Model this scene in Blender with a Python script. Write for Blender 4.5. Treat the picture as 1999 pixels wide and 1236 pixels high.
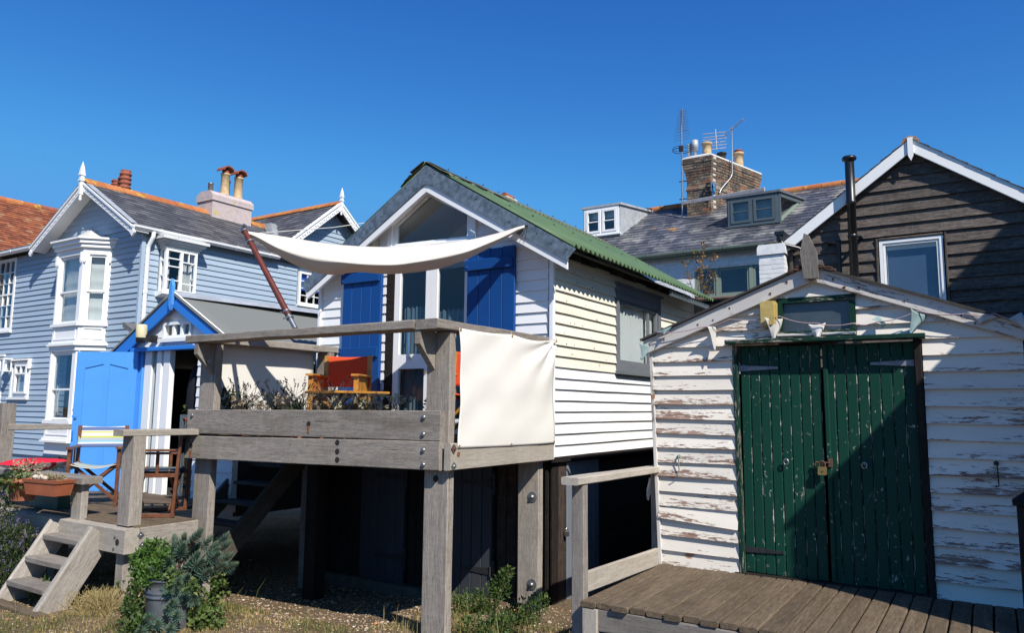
import bpy, math, random
from mathutils import Vector, Matrix, noise as mnoise

for o in list(bpy.data.objects):
    bpy.data.objects.remove(o)
SC = bpy.context.scene
COL = SC.collection
R = math.radians
rnd = random.Random(7)

# ------------------------------------------------------------------ camera, sky, sun, exposure
EYE = Vector((0, 0, 1.75))
PITCH, ROLL = R(6.92), R(0.556)
fwd = Vector((0, math.cos(PITCH), math.sin(PITCH)))
up0 = Vector((0, -math.sin(PITCH), math.cos(PITCH)))
rt0 = Vector((1, 0, 0))
rt = rt0 * math.cos(ROLL) + up0 * math.sin(ROLL)
up = up0 * math.cos(ROLL) - rt0 * math.sin(ROLL)
cd = bpy.data.cameras.new('camera')
cd.sensor_width = 36.0
cd.lens = 26.29
cd.clip_start = 0.05
cd.clip_end = 2000
cam = bpy.data.objects.new('camera', cd)
COL.objects.link(cam)
cam.matrix_world = Matrix(((rt.x, up.x, -fwd.x, EYE.x), (rt.y, up.y, -fwd.y, EYE.y), (rt.z, up.z, -fwd.z, EYE.z), (0, 0, 0, 1)))
SC.camera = cam

YAW = R(32.5)                       # every building here stands square to the same lane
UX = Vector((math.cos(YAW), -math.sin(YAW), 0))
VX = Vector((math.sin(YAW), math.cos(YAW), 0))
SUN_AZ, SUN_EL = R(60), R(44)       # azimuth from the fronts' normal towards their right
sun_h = UX * math.sin(SUN_AZ) - VX * math.cos(SUN_AZ)
sun_dir = Vector((sun_h.x * math.cos(SUN_EL), sun_h.y * math.cos(SUN_EL), math.sin(SUN_EL)))

world = bpy.data.worlds.new('World')
SC.world = world
world.use_nodes = True
wn = world.node_tree
wn.nodes.clear()
sky = wn.nodes.new('ShaderNodeTexSky')
sky.sky_type = 'NISHITA'
sky.sun_disc = False
sky.sun_elevation = SUN_EL
sky.sun_rotation = math.atan2(sun_dir.x, sun_dir.y)
sky.altitude = 0
sky.air_density = 1.0
sky.dust_density = 0.25
sky.ozone_density = 4.0
sep = wn.nodes.new('ShaderNodeSeparateColor')     # the photograph's deep, polarised blue
hs = wn.nodes.new('ShaderNodeCombineColor')
wn.links.new(sky.outputs[0], sep.inputs[0])
for i, (pw, gain, top) in enumerate(((1.75, 0.29, 2.0), (1.42, 0.68, 3.1), (0.85, 1.80, 5.2))):
    p_ = wn.nodes.new('ShaderNodeMath')
    p_.operation = 'POWER'
    c_ = wn.nodes.new('ShaderNodeMath')               # the glow low down stays as blue as the sky in view
    c_.operation = 'SMOOTH_MIN'
    c_.inputs[1].default_value = top
    c_.inputs[2].default_value = 0.6
    wn.links.new(sep.outputs[i], c_.inputs[0])
    wn.links.new(c_.outputs[0], p_.inputs[0])
    p_.inputs[1].default_value = pw
    g_ = wn.nodes.new('ShaderNodeMath')
    g_.operation = 'MULTIPLY'
    wn.links.new(p_.outputs[0], g_.inputs[0])
    g_.inputs[1].default_value = gain
    wn.links.new(g_.outputs[0], hs.inputs[i])
bg = wn.nodes.new('ShaderNodeBackground')
bg.inputs['Strength'].default_value = 0.085
wo = wn.nodes.new('ShaderNodeOutputWorld')
wn.links.new(hs.outputs[0], bg.inputs['Color'])
wn.links.new(bg.outputs[0], wo.inputs['Surface'])

sl = bpy.data.lights.new('sun', 'SUN')
sl.energy = 5.0
sl.angle = R(0.5)
sl.color = (1.0, 0.95, 0.875)
sun = bpy.data.objects.new('sun', sl)
COL.objects.link(sun)
sun.rotation_euler = sun_dir.to_track_quat('Z', 'Y').to_euler()
sun.location = (0, -10, 20)

SC.view_settings.view_transform = 'Standard'
SC.view_settings.look = 'None'
SC.view_settings.gamma = 1.0
SC.view_settings.use_curve_mapping = False
SC.view_settings.exposure = 0.36
SC.render.engine = 'CYCLES'
SC.cycles.max_bounces = 8
SC.cycles.transparent_max_bounces = 16

# ------------------------------------------------------------------ frame, mesh and object helpers
G0 = Vector((-0.523, 5.8, 0))       # lane frame: u runs along the fronts to the right, v runs back


def G(u, v, z=0.0):
    return G0 + UX * u + VX * v + Vector((0, 0, z))


def thing(name, label, cat, u=0.0, v=0.0, z=0.0, yaw=0.0, group=None, world=None):
    e = bpy.data.objects.new(name, None)
    e.empty_display_size = 0.1
    COL.objects.link(e)
    e.location = world if world is not None else G(u, v, z)
    e.rotation_euler = (0, 0, -YAW + yaw)
    e['label'] = label
    e['category'] = cat
    if group:
        e['group'] = group
    return e


def tag(o, label, cat, group=None, kind=None):
    o['label'] = label
    o['category'] = cat
    if group:
        o['group'] = group
    if kind:
        o['kind'] = kind
    return o


def copy_tree(o, parent=None):
    c = o.copy()
    COL.objects.link(c)
    if parent is not None:
        c.parent = parent
    for ch in list(o.children):
        copy_tree(ch, c)
    return c


class MB:
    """collects faces of one mesh object"""

    def __init__(s):
        s.v = []
        s.f = []
        s.mi = []
        s.sm = []
        s.at = []

    def add(s, vs, fs, mi=0, smooth=False, r=None):
        b = len(s.v)
        s.v.extend([tuple(p) for p in vs])
        if r is None:
            r = rnd.random()
        for f in fs:
            s.f.append([i + b for i in f])
            s.mi.append(mi)
            s.sm.append(smooth)
            s.at.append(r)
        return s

    def box(s, x0, x1, y0, y1, z0, z1, mi=0, r=None):
        vs = [(x0, y0, z0), (x1, y0, z0), (x1, y1, z0), (x0, y1, z0), (x0, y0, z1), (x1, y0, z1), (x1, y1, z1), (x0, y1, z1)]
        return s.add(vs, [(0, 3, 2, 1), (4, 5, 6, 7), (0, 1, 5, 4), (1, 2, 6, 5), (2, 3, 7, 6), (3, 0, 4, 7)], mi, False, r)

    def prism(s, poly, a0, a1, axis='y', mi=0, smooth=False):
        """poly: 2-D outline; axis y: (x,z) outline, axis x: (y,z), axis z: (x,y)"""
        n = len(poly)

        def P(p, a):
            return (p[0], a, p[1]) if axis == 'y' else ((a, p[0], p[1]) if axis == 'x' else (p[0], p[1], a))
        vs = [P(p, a0) for p in poly] + [P(p, a1) for p in poly]
        fs = [tuple(range(n)), tuple(range(2 * n - 1, n - 1, -1))] + [(i, i + n, (i + 1) % n + n, (i + 1) % n) for i in range(n)]
        ar = sum(poly[i][0] * poly[(i + 1) % n][1] - poly[(i + 1) % n][0] * poly[i][1] for i in range(n))
        flip = (ar < 0) if axis != 'y' else (ar > 0)
        flip = not flip if a1 > a0 else flip
        if axis == 'y':
            flip = not flip
            flip = not flip
        if flip:
            fs = [tuple(reversed(f)) for f in fs]
        return s.add(vs, fs, mi, smooth)

    def quad(s, a, b, c, d, mi=0, r=None, smooth=False):
        return s.add([a, b, c, d], [(0, 1, 2, 3)], mi, smooth, r)

    def tri(s, a, b, c, mi=0, r=None):
        return s.add([a, b, c], [(0, 1, 2)], mi, False, r)

    def tube(s, pts, rad, n=8, caps=True, mi=0, smooth=True, r=None):
        pts = [Vector(p) for p in pts]
        k = len(pts)
        if not hasattr(rad, '__len__'):
            rad = [rad] * k
        vs = []
        ref = Vector((0.31, 0.17, 0.93))
        for i, p in enumerate(pts):
            d = (pts[min(i + 1, k - 1)] - pts[max(i - 1, 0)]).normalized()
            if abs(d.dot(ref)) > 0.97:
                ref = Vector((0.95, 0.2, 0.1))
            a = d.cross(ref).normalized()
            b = d.cross(a)
            for j in range(n):
                t = 2 * math.pi * j / n
                vs.append(p + a * (rad[i] * math.cos(t)) + b * (rad[i] * math.sin(t)))
        fs = []
        for i in range(k - 1):
            for j in range(n):
                fs.append((i * n + j, i * n + (j + 1) % n, (i + 1) * n + (j + 1) % n, (i + 1) * n + j))
        if r is None:
            r = rnd.random()
        s.add(vs, fs, mi, smooth, r)
        if caps:
            s.add(vs[:n], [tuple(range(n - 1, -1, -1))], mi, False, r)
            s.add(vs[-n:], [tuple(range(n))], mi, False, r)
        return s

    def lathe(s, prof, n=16, c=(0, 0, 0), mi=0, smooth=True):
        vs = []
        for (r_, z) in prof:
            for j in range(n):
                t = 2 * math.pi * j / n
                vs.append((c[0] + r_ * math.cos(t), c[1] + r_ * math.sin(t), c[2] + z))
        fs = []
        for i in range(len(prof) - 1):
            for j in range(n):
                fs.append((i * n + j, i * n + (j + 1) % n, (i + 1) * n + (j + 1) % n, (i + 1) * n + j))
        s.add(vs, fs, mi, smooth)
        if prof[-1][0] > 1e-4:
            s.add(vs[-n:], [tuple(range(n))], mi, False)
        if prof[0][0] > 1e-4:
            s.add(vs[:n], [tuple(range(n - 1, -1, -1))], mi, False)
        return s

    def grid(s, fn, nu, nv, mi=0, smooth=True, r=0.5):
        vs = [fn(i / nu, j / nv) for j in range(nv + 1) for i in range(nu + 1)]
        fs = [(j * (nu + 1) + i, j * (nu + 1) + i + 1, (j + 1) * (nu + 1) + i + 1, (j + 1) * (nu + 1) + i) for j in range(nv) for i in range(nu)]
        return s.add(vs, fs, mi, smooth, r)

    def mesh(s, name, mats):
        me = bpy.data.meshes.new(name)
        me.from_pydata(s.v, [], s.f)
        for m in (mats if isinstance(mats, (list, tuple)) else [mats]):
            me.materials.append(m)
        me.polygons.foreach_set('material_index', s.mi)
        me.polygons.foreach_set('use_smooth', s.sm)
        a = me.attributes.new('rnd', 'FLOAT', 'FACE')
        a.data.foreach_set('value', s.at)
        me.update()
        return me


def link(name, me, parent=None, M=None, label=None, kind=None):
    o = bpy.data.objects.new(name, me)
    COL.objects.link(o)
    if parent is not None:
        o.parent = parent
    if M is not None:
        o.matrix_local = M
        o.matrix_basis = M
    if label:
        o['label'] = label
    if kind:
        o['kind'] = kind
    return o


def part(parent, name, mb, mats, M=None, label=None, kind=None):
    return link(name, mb.mesh(name, mats), parent, M, label, kind)


def T(x, y, z):
    return Matrix.Translation((x, y, z))


def along(p0, p1, upv=(0, 0, 1)):
    """matrix whose local X runs p0->p1, local Z leans towards upv"""
    p0 = Vector(p0)
    d = (Vector(p1) - p0)
    L = d.length
    x = d / L
    u_ = Vector(upv)
    y = u_.cross(x)
    if y.length < 1e-4:
        y = Vector((0, 1, 0)).cross(x)
        if y.length < 1e-4:
            y = Vector((1, 0, 0)).cross(x)
    y.normalize()
    z = x.cross(y)
    return Matrix(((x.x, y.x, z.x, p0.x), (x.y, y.y, z.y, p0.y), (x.z, y.z, z.z, p0.z), (0, 0, 0, 1))), L


def timber_mesh(L, w, h, mat, wob=0.0, seg=0.22, ch=0.006, name='timber'):
    """squared timber centred on its axis, arrises taken off, edges slightly worn"""
    mb = MB()
    n = max(1, int(L / seg)) if wob else 1
    a, b = w / 2, h / 2
    cs = [(-a + ch, -b), (a - ch, -b), (a, -b + ch), (a, b - ch), (a - ch, b), (-a + ch, b), (-a, b - ch), (-a, -b + ch)]
    vs = []
    sd = rnd.random() * 99
    for i in range(n + 1):
        x = L * i / n
        for j, (y, z) in enumerate(cs):
            if wob:
                q = mnoise.noise_vector(Vector((x * 2.3 + sd, j // 2 * 3.7, sd)))
                vs.append((x + (q.x * wob if i in (0, n) else 0), y + q.y * wob, z + q.z * wob))
            else:
                vs.append((x, y, z))
    fs = [(i * 8 + j, i * 8 + (j + 1) % 8, (i + 1) * 8 + (j + 1) % 8, (i + 1) * 8 + j) for i in range(n) for j in range(8)]
    fs = [tuple(reversed(f)) for f in fs]
    fs += [tuple(range(8)), tuple(range(n * 8 + 7, n * 8 - 1, -1))]
    fs = [tuple(reversed(f)) for f in fs]
    mb.add(vs, fs)
    return mb.mesh(name, mat)


def timber(parent, name, p0, p1, w, h, mat, wob=0.0025, upv=(0, 0, 1), ch=0.006, label=None):
    M, L = along(p0, p1, upv)
    return link(name, timber_mesh(L, w, h, mat, wob, ch=ch, name=name), parent, M, label)


def bolt(parent, p, nrm, r=0.016, h=0.014, mat=None, square=0.0, name='bolt', sq_mat=None, washer=0.0):
    """domed bolt head standing on the face with normal nrm"""
    mb = MB()
    if washer:
        mb.lathe([(washer, 0), (washer, 0.006)], 20, smooth=False)
    mb.lathe([(r, 0), (r, h * 0.45)], 6 if washer else 12, smooth=False)
    mb.lathe([(r * .98, h * .45), (r * 0.8, h * 0.8), (r * .4, h)], 12)
    if square:
        a = square
        mb.add([(-a, 0, 0.0), (0, -a, 0), (a, 0, 0), (0, a, 0), (-a, 0, .006), (0, -a, .006), (a, 0, .006), (0, a, .006)],
               [(4, 5, 6, 7), (0, 1, 5, 4), (1, 2, 6, 5), (2, 3, 7, 6), (3, 0, 4, 7)])
    q = Vector(nrm).to_track_quat('Z', 'Y').to_matrix().to_4x4()
    return part(parent, name, mb, mat, T(*p) @ q)


def wedge_board(L0, L1, x0t, x1t, e, t, wav=0.0, mat=None, name='board', lap=0.02):
    """one feather-edged board: x L0..L1 at its foot, x0t..x1t at its head, e high, foot standing t proud"""
    mb = MB()
    n = max(1, int((L1 - L0) / 0.35)) if wav else 1
    sd = rnd.random() * 99
    vs = []
    for i in range(n + 1):
        k = i / n
        xb = L0 + (L1 - L0) * k
        xt = x0t + (x1t - x0t) * k
        dz = mnoise.noise(Vector((xb * 1.7 + sd, sd, 0))) * wav
        dy = mnoise.noise(Vector((xb * 1.1 + sd, 7, sd))) * wav
        vs += [(xb, 0.012, dz), (xb, -t + dy, dz), (xb, -t + 0.002 + dy, dz + 0.004), (xt, -0.003, e + lap), (xt, 0.012, e + lap)]
    fs = []
    for i in range(n):
        for j in range(5):
            fs.append((i * 5 + j, i * 5 + (j + 1) % 5, (i + 1) * 5 + (j + 1) % 5, (i + 1) * 5 + j))
    fs += [(4, 3, 2, 1, 0), tuple(n * 5 + j for j in range(5))]
    mb.add(vs, [tuple(f) for f in fs])
    return mb.mesh(name, mat)


def clad(parent, M, z0, z1, e, outline, mat, t=0.018, holes=(), wav=0.003, name='board', skew=0.0):
    """weatherboarding in the wall plane of M (x along, y inwards, z up), each board an object"""
    out = []
    rows = int(round((z1 - z0) / e))
    for k in range(rows):
        za, zb = z0 + k * e, z0 + (k + 1) * e
        m_ = mat(za) if callable(mat) else mat
        xl0, xr0 = outline(za)
        xl1, xr1 = outline(zb)
        if xr0 - xl0 < 0.05:
            continue
        cuts = [(xl0, xr0, xl1, xr1)]
        for (hx0, hx1, hz0, hz1) in holes:
            if min(zb, hz1) - max(za, hz0) < 0.25 * e:
                continue
            nc = []
            for (a, b, c, d) in cuts:
                if hx1 <= a or hx0 >= b:
                    nc.append((a, b, c, d))
                    continue
                if hx0 > a + 0.02:
                    nc.append((a, hx0, min(c, hx0), hx0))
                if hx1 < b - 0.02:
                    nc.append((hx1, b, hx1, max(d, hx1)))
            cuts = nc
        for (a, b, c, d) in cuts:
            if d < c:
                c = d = (c + d) / 2
            me = wedge_board(0, b - a, c - a, d - a, e, t, wav, m_, name)
            tilt = rnd.uniform(-1, 1) * skew
            o = link(name, me, parent, M @ T(a, rnd.uniform(-.001, .001), za) @ Matrix.Rotation(tilt, 4, 'Y'))
            out.append(o)
    return out


def wallM(x, y, face):
    """wall plane matrix inside a building's frame: 'f' faces front (-y), 'r' faces right (+x), 'l' faces left"""
    if face == 'f':
        return T(x, y, 0)
    if face == 'r':
        return T(x, y, 0) @ Matrix.Rotation(R(90), 4, 'Z')
    return T(x, y, 0) @ Matrix.Rotation(R(-90), 4, 'Z')


def wall_poly(parent, name, M, poly, th, mat, off=0.014):
    mb = MB()
    mb.prism(poly, off, off + th, 'y')
    return part(parent, name, mb, mat, M)


def frame_rect(mb, x0, x1, z0, z1, w, y0, y1, mi=0):
    """four mitre-less bars butted end to end"""
    mb.box(x0, x1, y0, y1, z1 - w, z1, mi)
    mb.box(x0, x1, y0, y1, z0, z0 + w, mi)
    mb.box(x0, x0 + w, y0, y1, z0 + w, z1 - w, mi)
    mb.box(x1 - w, x1, y0, y1, z0 + w, z1 - w, mi)
    return mb


def sloped_tiles(parent, name, M, w, l, tw, tl, mat, th=0.008, jit=0.004, clip=None, miss=0.0):
    """slates or tiles on the plane of M (x along the eaves, y up the slope, z out of it), joined: too small to pick apart"""
    mb = MB()
    rows = int(math.ceil(l / tl))
    cols = int(math.ceil(w / tw))
    for j in range(rows):
        off = (j % 2) * 0.5 * tw
        for i in range(-1, cols + 1):
            x0 = max(0, i * tw + off + .0015)
            x1 = min(w, (i + 1) * tw + off - .0015)
            if x1 - x0 < 0.01:
                continue
            y0 = j * tl + rnd.uniform(-1, 1) * jit
            y1 = min(l, (j + 1) * tl + 0.03)
            if clip and not clip((x0 + x1) / 2, j * tl + tl / 2):
                continue
            h0 = th * 2 + rnd.uniform(0, 1) * jit * 0.6
            h1 = th * 0.6
            mb.add([(x0, y0, h0 - th), (x1, y0, h0 - th), (x0, y0, h0), (x1, y0, h0 + rnd.uniform(-1, 1) * jit * .3), (x1, y1, h1), (x0, y1, h1)],
                   [(0, 1, 3, 2), (2, 3, 4, 5), (0, 2, 5), (1, 4, 3)])
    return part(parent, name, mb, mat, M, kind='stuff')


def slopeM(x, y, z, rise, run_dir):
    """plane whose local y climbs: run_dir 'b' climbs towards +y, 'l' climbs towards -x, 'r' towards +x; rise = tan of pitch"""
    a = math.atan(rise)
    if run_dir == 'b':
        return T(x, y, z) @ Matrix.Rotation(a, 4, 'X')
    if run_dir == 'l':
        return T(x, y, z) @ Matrix.Rotation(R(90), 4, 'Z') @ Matrix.Rotation(a, 4, 'X')
    if run_dir == 'r':
        return T(x, y, z) @ Matrix.Rotation(R(-90), 4, 'Z') @ Matrix.Rotation(a, 4, 'X')
    return T(x, y, z) @ Matrix.Rotation(R(180), 4, 'Z') @ Matrix.Rotation(a, 4, 'X')

# ------------------------------------------------------------------ materials
class NT:
    def __init__(s, name):
        s.m = bpy.data.materials.new(name)
        s.m.use_nodes = True
        s.t = s.m.node_tree
        s.t.nodes.clear()
        s.out = s.n('ShaderNodeOutputMaterial')
        s.oi = None
        s._co = None

    def n(s, typ, **kw):
        nd = s.t.nodes.new(typ)
        for k, v in kw.items():
            setattr(nd, k, v)
        return nd

    def l(s, a, b):
        s.t.links.new(a, b)
        return b

    def set(s, sock, v):
        if hasattr(v, 'links'):
            s.l(v, sock)
        elif v is not None:
            if isinstance(v, (tuple, list)) and len(v) == 3 and sock.type == 'RGBA':
                v = (*v, 1)
            sock.default_value = v

    def info(s):
        if not s.oi:
            s.oi = s.n('ShaderNodeObjectInfo')
        return s.oi.outputs['Random']

    def co(s):
        """object coordinates shifted by a random amount per object"""
        if s._co is None:
            tc = s.n('ShaderNodeTexCoord')
            w = s.n('ShaderNodeTexWhiteNoise', noise_dimensions='1D')
            s.l(s.info(), w.inputs['W'])
            m = s.n('ShaderNodeVectorMath', operation='MULTIPLY_ADD')
            s.l(w.outputs['Color'], m.inputs[0])
            m.inputs[1].default_value = (37, 37, 37)
            s.l(tc.outputs['Object'], m.inputs[2])
            s._co = m.outputs[0]
        return s._co

    def noise(s, scale=(1, 1, 1), k=1.0, detail=4, rough=0.55, dist=0.0, co=None, color=False):
        mp = s.n('ShaderNodeMapping')
        mp.inputs['Scale'].default_value = scale
        s.l(co or s.co(), mp.inputs['Vector'])
        t = s.n('ShaderNodeTexNoise')
        t.inputs['Scale'].default_value = k
        t.inputs['Detail'].default_value = detail
        t.inputs['Roughness'].default_value = rough
        t.inputs['Distortion'].default_value = dist
        s.l(mp.outputs[0], t.inputs['Vector'])
        return t.outputs['Color'] if color else t.outputs['Fac']

    def ramp(s, fac, stops, interp='LINEAR'):
        r = s.n('ShaderNodeValToRGB')
        cr = r.color_ramp
        cr.interpolation = interp
        while len(cr.elements) > 1:
            cr.elements.remove(cr.elements[-1])
        for i, (p, c) in enumerate(stops):
            el = cr.elements[0] if i == 0 else cr.elements.new(p)
            el.position = p
            if not hasattr(c, '__len__'):
                c = (c, c, c)
            el.color = (c[0], c[1], c[2], 1)
        s.l(fac, r.inputs['Fac'])
        return r.outputs['Color']

    def mix(s, f, a, b, mode='MIX'):
        m = s.n('ShaderNodeMix', data_type='RGBA', blend_type=mode)
        s.set(m.inputs[0], f)
        s.set(m.inputs[6], a)
        s.set(m.inputs[7], b)
        return m.outputs[2]

    def math(s, op, a, b=None, c=None):
        m = s.n('ShaderNodeMath', operation=op)
        s.set(m.inputs[0], a)
        if b is not None:
            s.set(m.inputs[1], b)
        if c is not None:
            s.set(m.inputs[2], c)
        return m.outputs[0]

    def attr(s, name='rnd'):
        a = s.n('ShaderNodeAttribute', attribute_name=name)
        return a.outputs['Fac']

    def bump(s, h, strength=0.3, dist=0.004):
        b = s.n('ShaderNodeBump')
        b.inputs['Strength'].default_value = strength
        b.inputs['Distance'].default_value = dist
        s.l(h, b.inputs['Height'])
        return b.outputs['Normal']

    def principled(s, color, rough=0.7, metal=0.0, normal=None, spec=None, trans=None):
        p = s.n('ShaderNodeBsdfPrincipled')
        s.set(p.inputs['Base Color'], color)
        s.set(p.inputs['Roughness'], rough)
        s.set(p.inputs['Metallic'], metal)
        if normal is not None:
            s.l(normal, p.inputs['Normal'])
        if spec is not None:
            s.set(p.inputs['Specular IOR Level'], spec)
        s.l(p.outputs[0], s.out.inputs['Surface'])
        return p


MATS = {}


def weathered(name, dark, mid, light, grain=1.0, rough=0.85, stain=None):
    """bare timber gone grey: grain along local X, checks, blotches"""
    k = NT(name)
    g = k.noise((9.0, 85 * grain, 85 * grain), 1.0, 8, 0.75, 0.4)
    g2 = k.noise((0.8, 11 * grain, 11 * grain), 1.0, 6, 0.68, 1.2)
    b = k.noise((1.6, 3, 3), 1.0, 4, 0.6)
    c = k.ramp(g, [(0.30, dark), (0.46, mid), (0.70, light)])
    c = k.mix(k.ramp(g2, [(0.46, 0.0), (0.72, 0.55)]), c, dark)
    c = k.mix(k.ramp(b, [(0.3, 0.32), (0.62, 0.0)]), c, tuple(x * 0.72 for x in mid))
    if stain:
        s_ = k.noise((2.0, 5, 5), 1.0, 3, 0.6)
        c = k.mix(k.ramp(s_, [(0.55, 0.0), (0.75, 0.55)]), c, stain)
    band = k.noise((26, 2.5, 2.5), 1.0, 3, 0.6)
    c = k.mix(k.ramp(band, [(0.5, 0.0), (0.68, 0.10)]), c, tuple(x * 1.25 for x in light))
    c = k.mix(k.ramp(k.noise((60, 60, 60), 1.0, 2, 0.5), [(0.36, 0.22), (0.5, 0.0)]), c, dark)
    hv = k.n('ShaderNodeHueSaturation')
    k.l(c, hv.inputs['Color'])
    k.l(k.math('MULTIPLY_ADD', k.info(), 0.34, 0.82), hv.inputs['Value'])
    crack = k.ramp(k.noise((1.6, 48, 48), 1.0, 4, 0.55, 1.2), [(0.27, 1.0), (0.32, 0.0)])
    c = k.mix(k.math('MULTIPLY', crack, 0.75), hv.outputs[0], tuple(x * 0.25 for x in dark))
    h = k.math('SUBTRACT', g, k.math('MULTIPLY', crack, 0.8))
    k.principled(c, rough, normal=k.bump(h, 0.55, 0.004), spec=0.2)
    return k.m


def painted(name, color, rough=0.5, dirt=(0.25, 0.22, 0.18), amt=0.18, grain=True, var=0.06, knots=0.0):
    k = NT(name)
    b = k.noise((0.8, 3, 3), 1.0, 5, 0.65)
    c = k.mix(k.ramp(b, [(0.4, 0.0), (0.78, amt)]), color, dirt)
    hv = k.n('ShaderNodeHueSaturation')
    k.l(c, hv.inputs['Color'])
    k.l(k.math('MULTIPLY_ADD', k.info(), var * 2, 1 - var), hv.inputs['Value'])
    c = hv.outputs[0]
    if knots:
        sp = k.noise((7, 14, 14), 1.0, 2, 0.5)
        c = k.mix(k.ramp(sp, [(0.70, 0.0), (0.74, knots)]), c, (0.09, 0.05, 0.03))
    h = k.noise((1.5, 60, 60) if grain else (40, 40, 40), 1.0, 4, 0.6)
    k.principled(c, rough, normal=k.bump(h, 0.12, 0.002), spec=0.3)
    return k.m


def peeling(name, paint, under_d, under_l, thr=0.55, rough=0.6, sx=1.0, rust=False, edge=0.0, low=0.0):
    """old paint flaking off along the grain"""
    k = NT(name)
    n1 = k.noise((4.5 * sx, 36, 36), 1.0, 8, 0.75, 0.25)
    nf = k.noise((15 * sx, 85, 85), 1.0, 5, 0.7)
    n1 = k.math('ADD', k.math('MULTIPLY', n1, 0.62), k.math('MULTIPLY', nf, 0.38))
    if low:                                    # board feet hold the wet and flake first
        sz_ = k.n('ShaderNodeSeparateXYZ')
        k.l(k.n('ShaderNodeTexCoord').outputs['Object'], sz_.inputs[0])
        n1 = k.math('ADD', n1, k.math('MULTIPLY', k.math('SUBTRACT', low, sz_.outputs[2]), 0.9))
    n2 = k.noise((0.7, 2.2, 2.2), 1.0, 3, 0.5)
    m = k.math('ADD', n1, k.math('MULTIPLY', k.math('SUBTRACT', n2, 0.5), 0.45))
    mask = k.ramp(m, [(thr, 0.0), (thr + 0.02, 1.0)])
    wood = k.ramp(k.noise((1.5, 50, 50), 1.0, 5, 0.6), [(0.3, under_d), (0.7, under_l)])
    pv = k.mix(k.ramp(k.noise((1.5, 6, 6), 1.0, 5, 0.6), [(0.35, 0.0), (0.75, 0.38)]), paint, tuple(x * 0.62 for x in paint))
    hv = k.n('ShaderNodeHueSaturation')
    k.l(pv, hv.inputs['Color'])
    k.l(k.math('MULTIPLY_ADD', k.info(), 0.14, 0.92), hv.inputs['Value'])
    c = k.mix(mask, hv.outputs[0], wood)
    if rust:
        sp = k.noise((5, 8, 8), 1.0, 2, 0.5)
        c = k.mix(k.ramp(sp, [(0.70, 0.0), (0.76, 0.85)]), c, (0.28, 0.09, 0.03))
    if edge:                                   # paint worn off the arrises and chipped in spots
        ob = k.n('ShaderNodeTexCoord').outputs['Object']
        sx_ = k.n('ShaderNodeSeparateXYZ')
        k.l(ob, sx_.inputs[0])
        ay = k.math('ABSOLUTE', sx_.outputs[1])
        en = k.noise((7, 30, 30), 1.0, 5, 0.7)
        em = k.math('ADD', k.math('MULTIPLY', k.math('SUBTRACT', ay, edge - .0045), 70.0), k.math('MULTIPLY', k.math('SUBTRACT', en, .585), 3.2))
        chip = k.ramp(k.noise((26, 36, 36), 1.0, 3, 0.55), [(0.655, 0.0), (0.67, 1.0)])
        big = k.ramp(k.noise((3.2, 3.2, 3.2), 1.0, 2, 0.5), [(0.45, 0.0), (0.6, 1.0)])
        em = k.math('MAXIMUM', k.ramp(em, [(0.12, 0.0), (0.2, 1.0)]), k.math('MULTIPLY', chip, big))
        c = k.mix(em, c, k.mix(k.noise((30, 60, 60), 1.0, 3, .6), under_d, under_l))
    h = k.math('SUBTRACT', k.math('MULTIPLY', n1, 0.25), mask)
    k.principled(c, rough, normal=k.bump(h, 0.5, 0.003), spec=0.22)
    return k.m


def tilemat(name, stops, lichen=None, lthr=0.62, rough=0.65, lscale=2.0, pale=None):
    """slates, tiles, bricks: one random tone per piece, weathering and lichen over them"""
    k = NT(name)
    c = k.ramp(k.attr(), stops)
    tc = k.n('ShaderNodeTexCoord')
    ob = tc.outputs['Object']
    n1 = k.noise((9, 9, 9), 1.0, 6, 0.7, co=ob)
    c = k.mix(k.ramp(n1, [(0.35, 0.35), (0.6, 0.0)]), c, tuple(x * 0.55 for x in stops[0][1]))
    if pale:
        n3 = k.noise((1.3, 1.3, 1.3), 1.0, 5, 0.65, co=ob)
        c = k.mix(k.ramp(n3, [(0.5, 0.0), (0.66, pale[1])]), c, pale[0])
    if lichen:
        n2 = k.noise((lscale, lscale, lscale), 1.0, 7, 0.72, co=ob)
        n4 = k.noise((22, 22, 22), 1.0, 3, 0.6, co=ob)
        lm = k.math('MULTIPLY', k.ramp(n2, [(lthr, 0.0), (lthr + 0.04, 1.0)]), k.ramp(n4, [(0.42, 0.0), (0.52, 1.0)]))
        c = k.mix(lm, c, lichen)
    k.principled(c, rough, normal=k.bump(k.noise((60, 60, 60), 1.0, 4, 0.6, co=ob), 0.3, 0.003), spec=0.35)
    return k.m


def plain(name, color, rough=0.6, metal=0.0, var=0.25, scale=8, bump=0.1, spec=None):
    k = NT(name)
    n = k.noise((scale, scale, scale), 1.0, 5, 0.65)
    c = k.mix(k.ramp(n, [(0.35, 0.0), (0.7, 1.0)]), tuple(x * (1 - var) for x in color), tuple(min(1, x * (1 + var * 0.5)) for x in color))
    k.principled(c, rough, metal, normal=k.bump(n, bump, 0.004), spec=spec)
    return k.m


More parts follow.
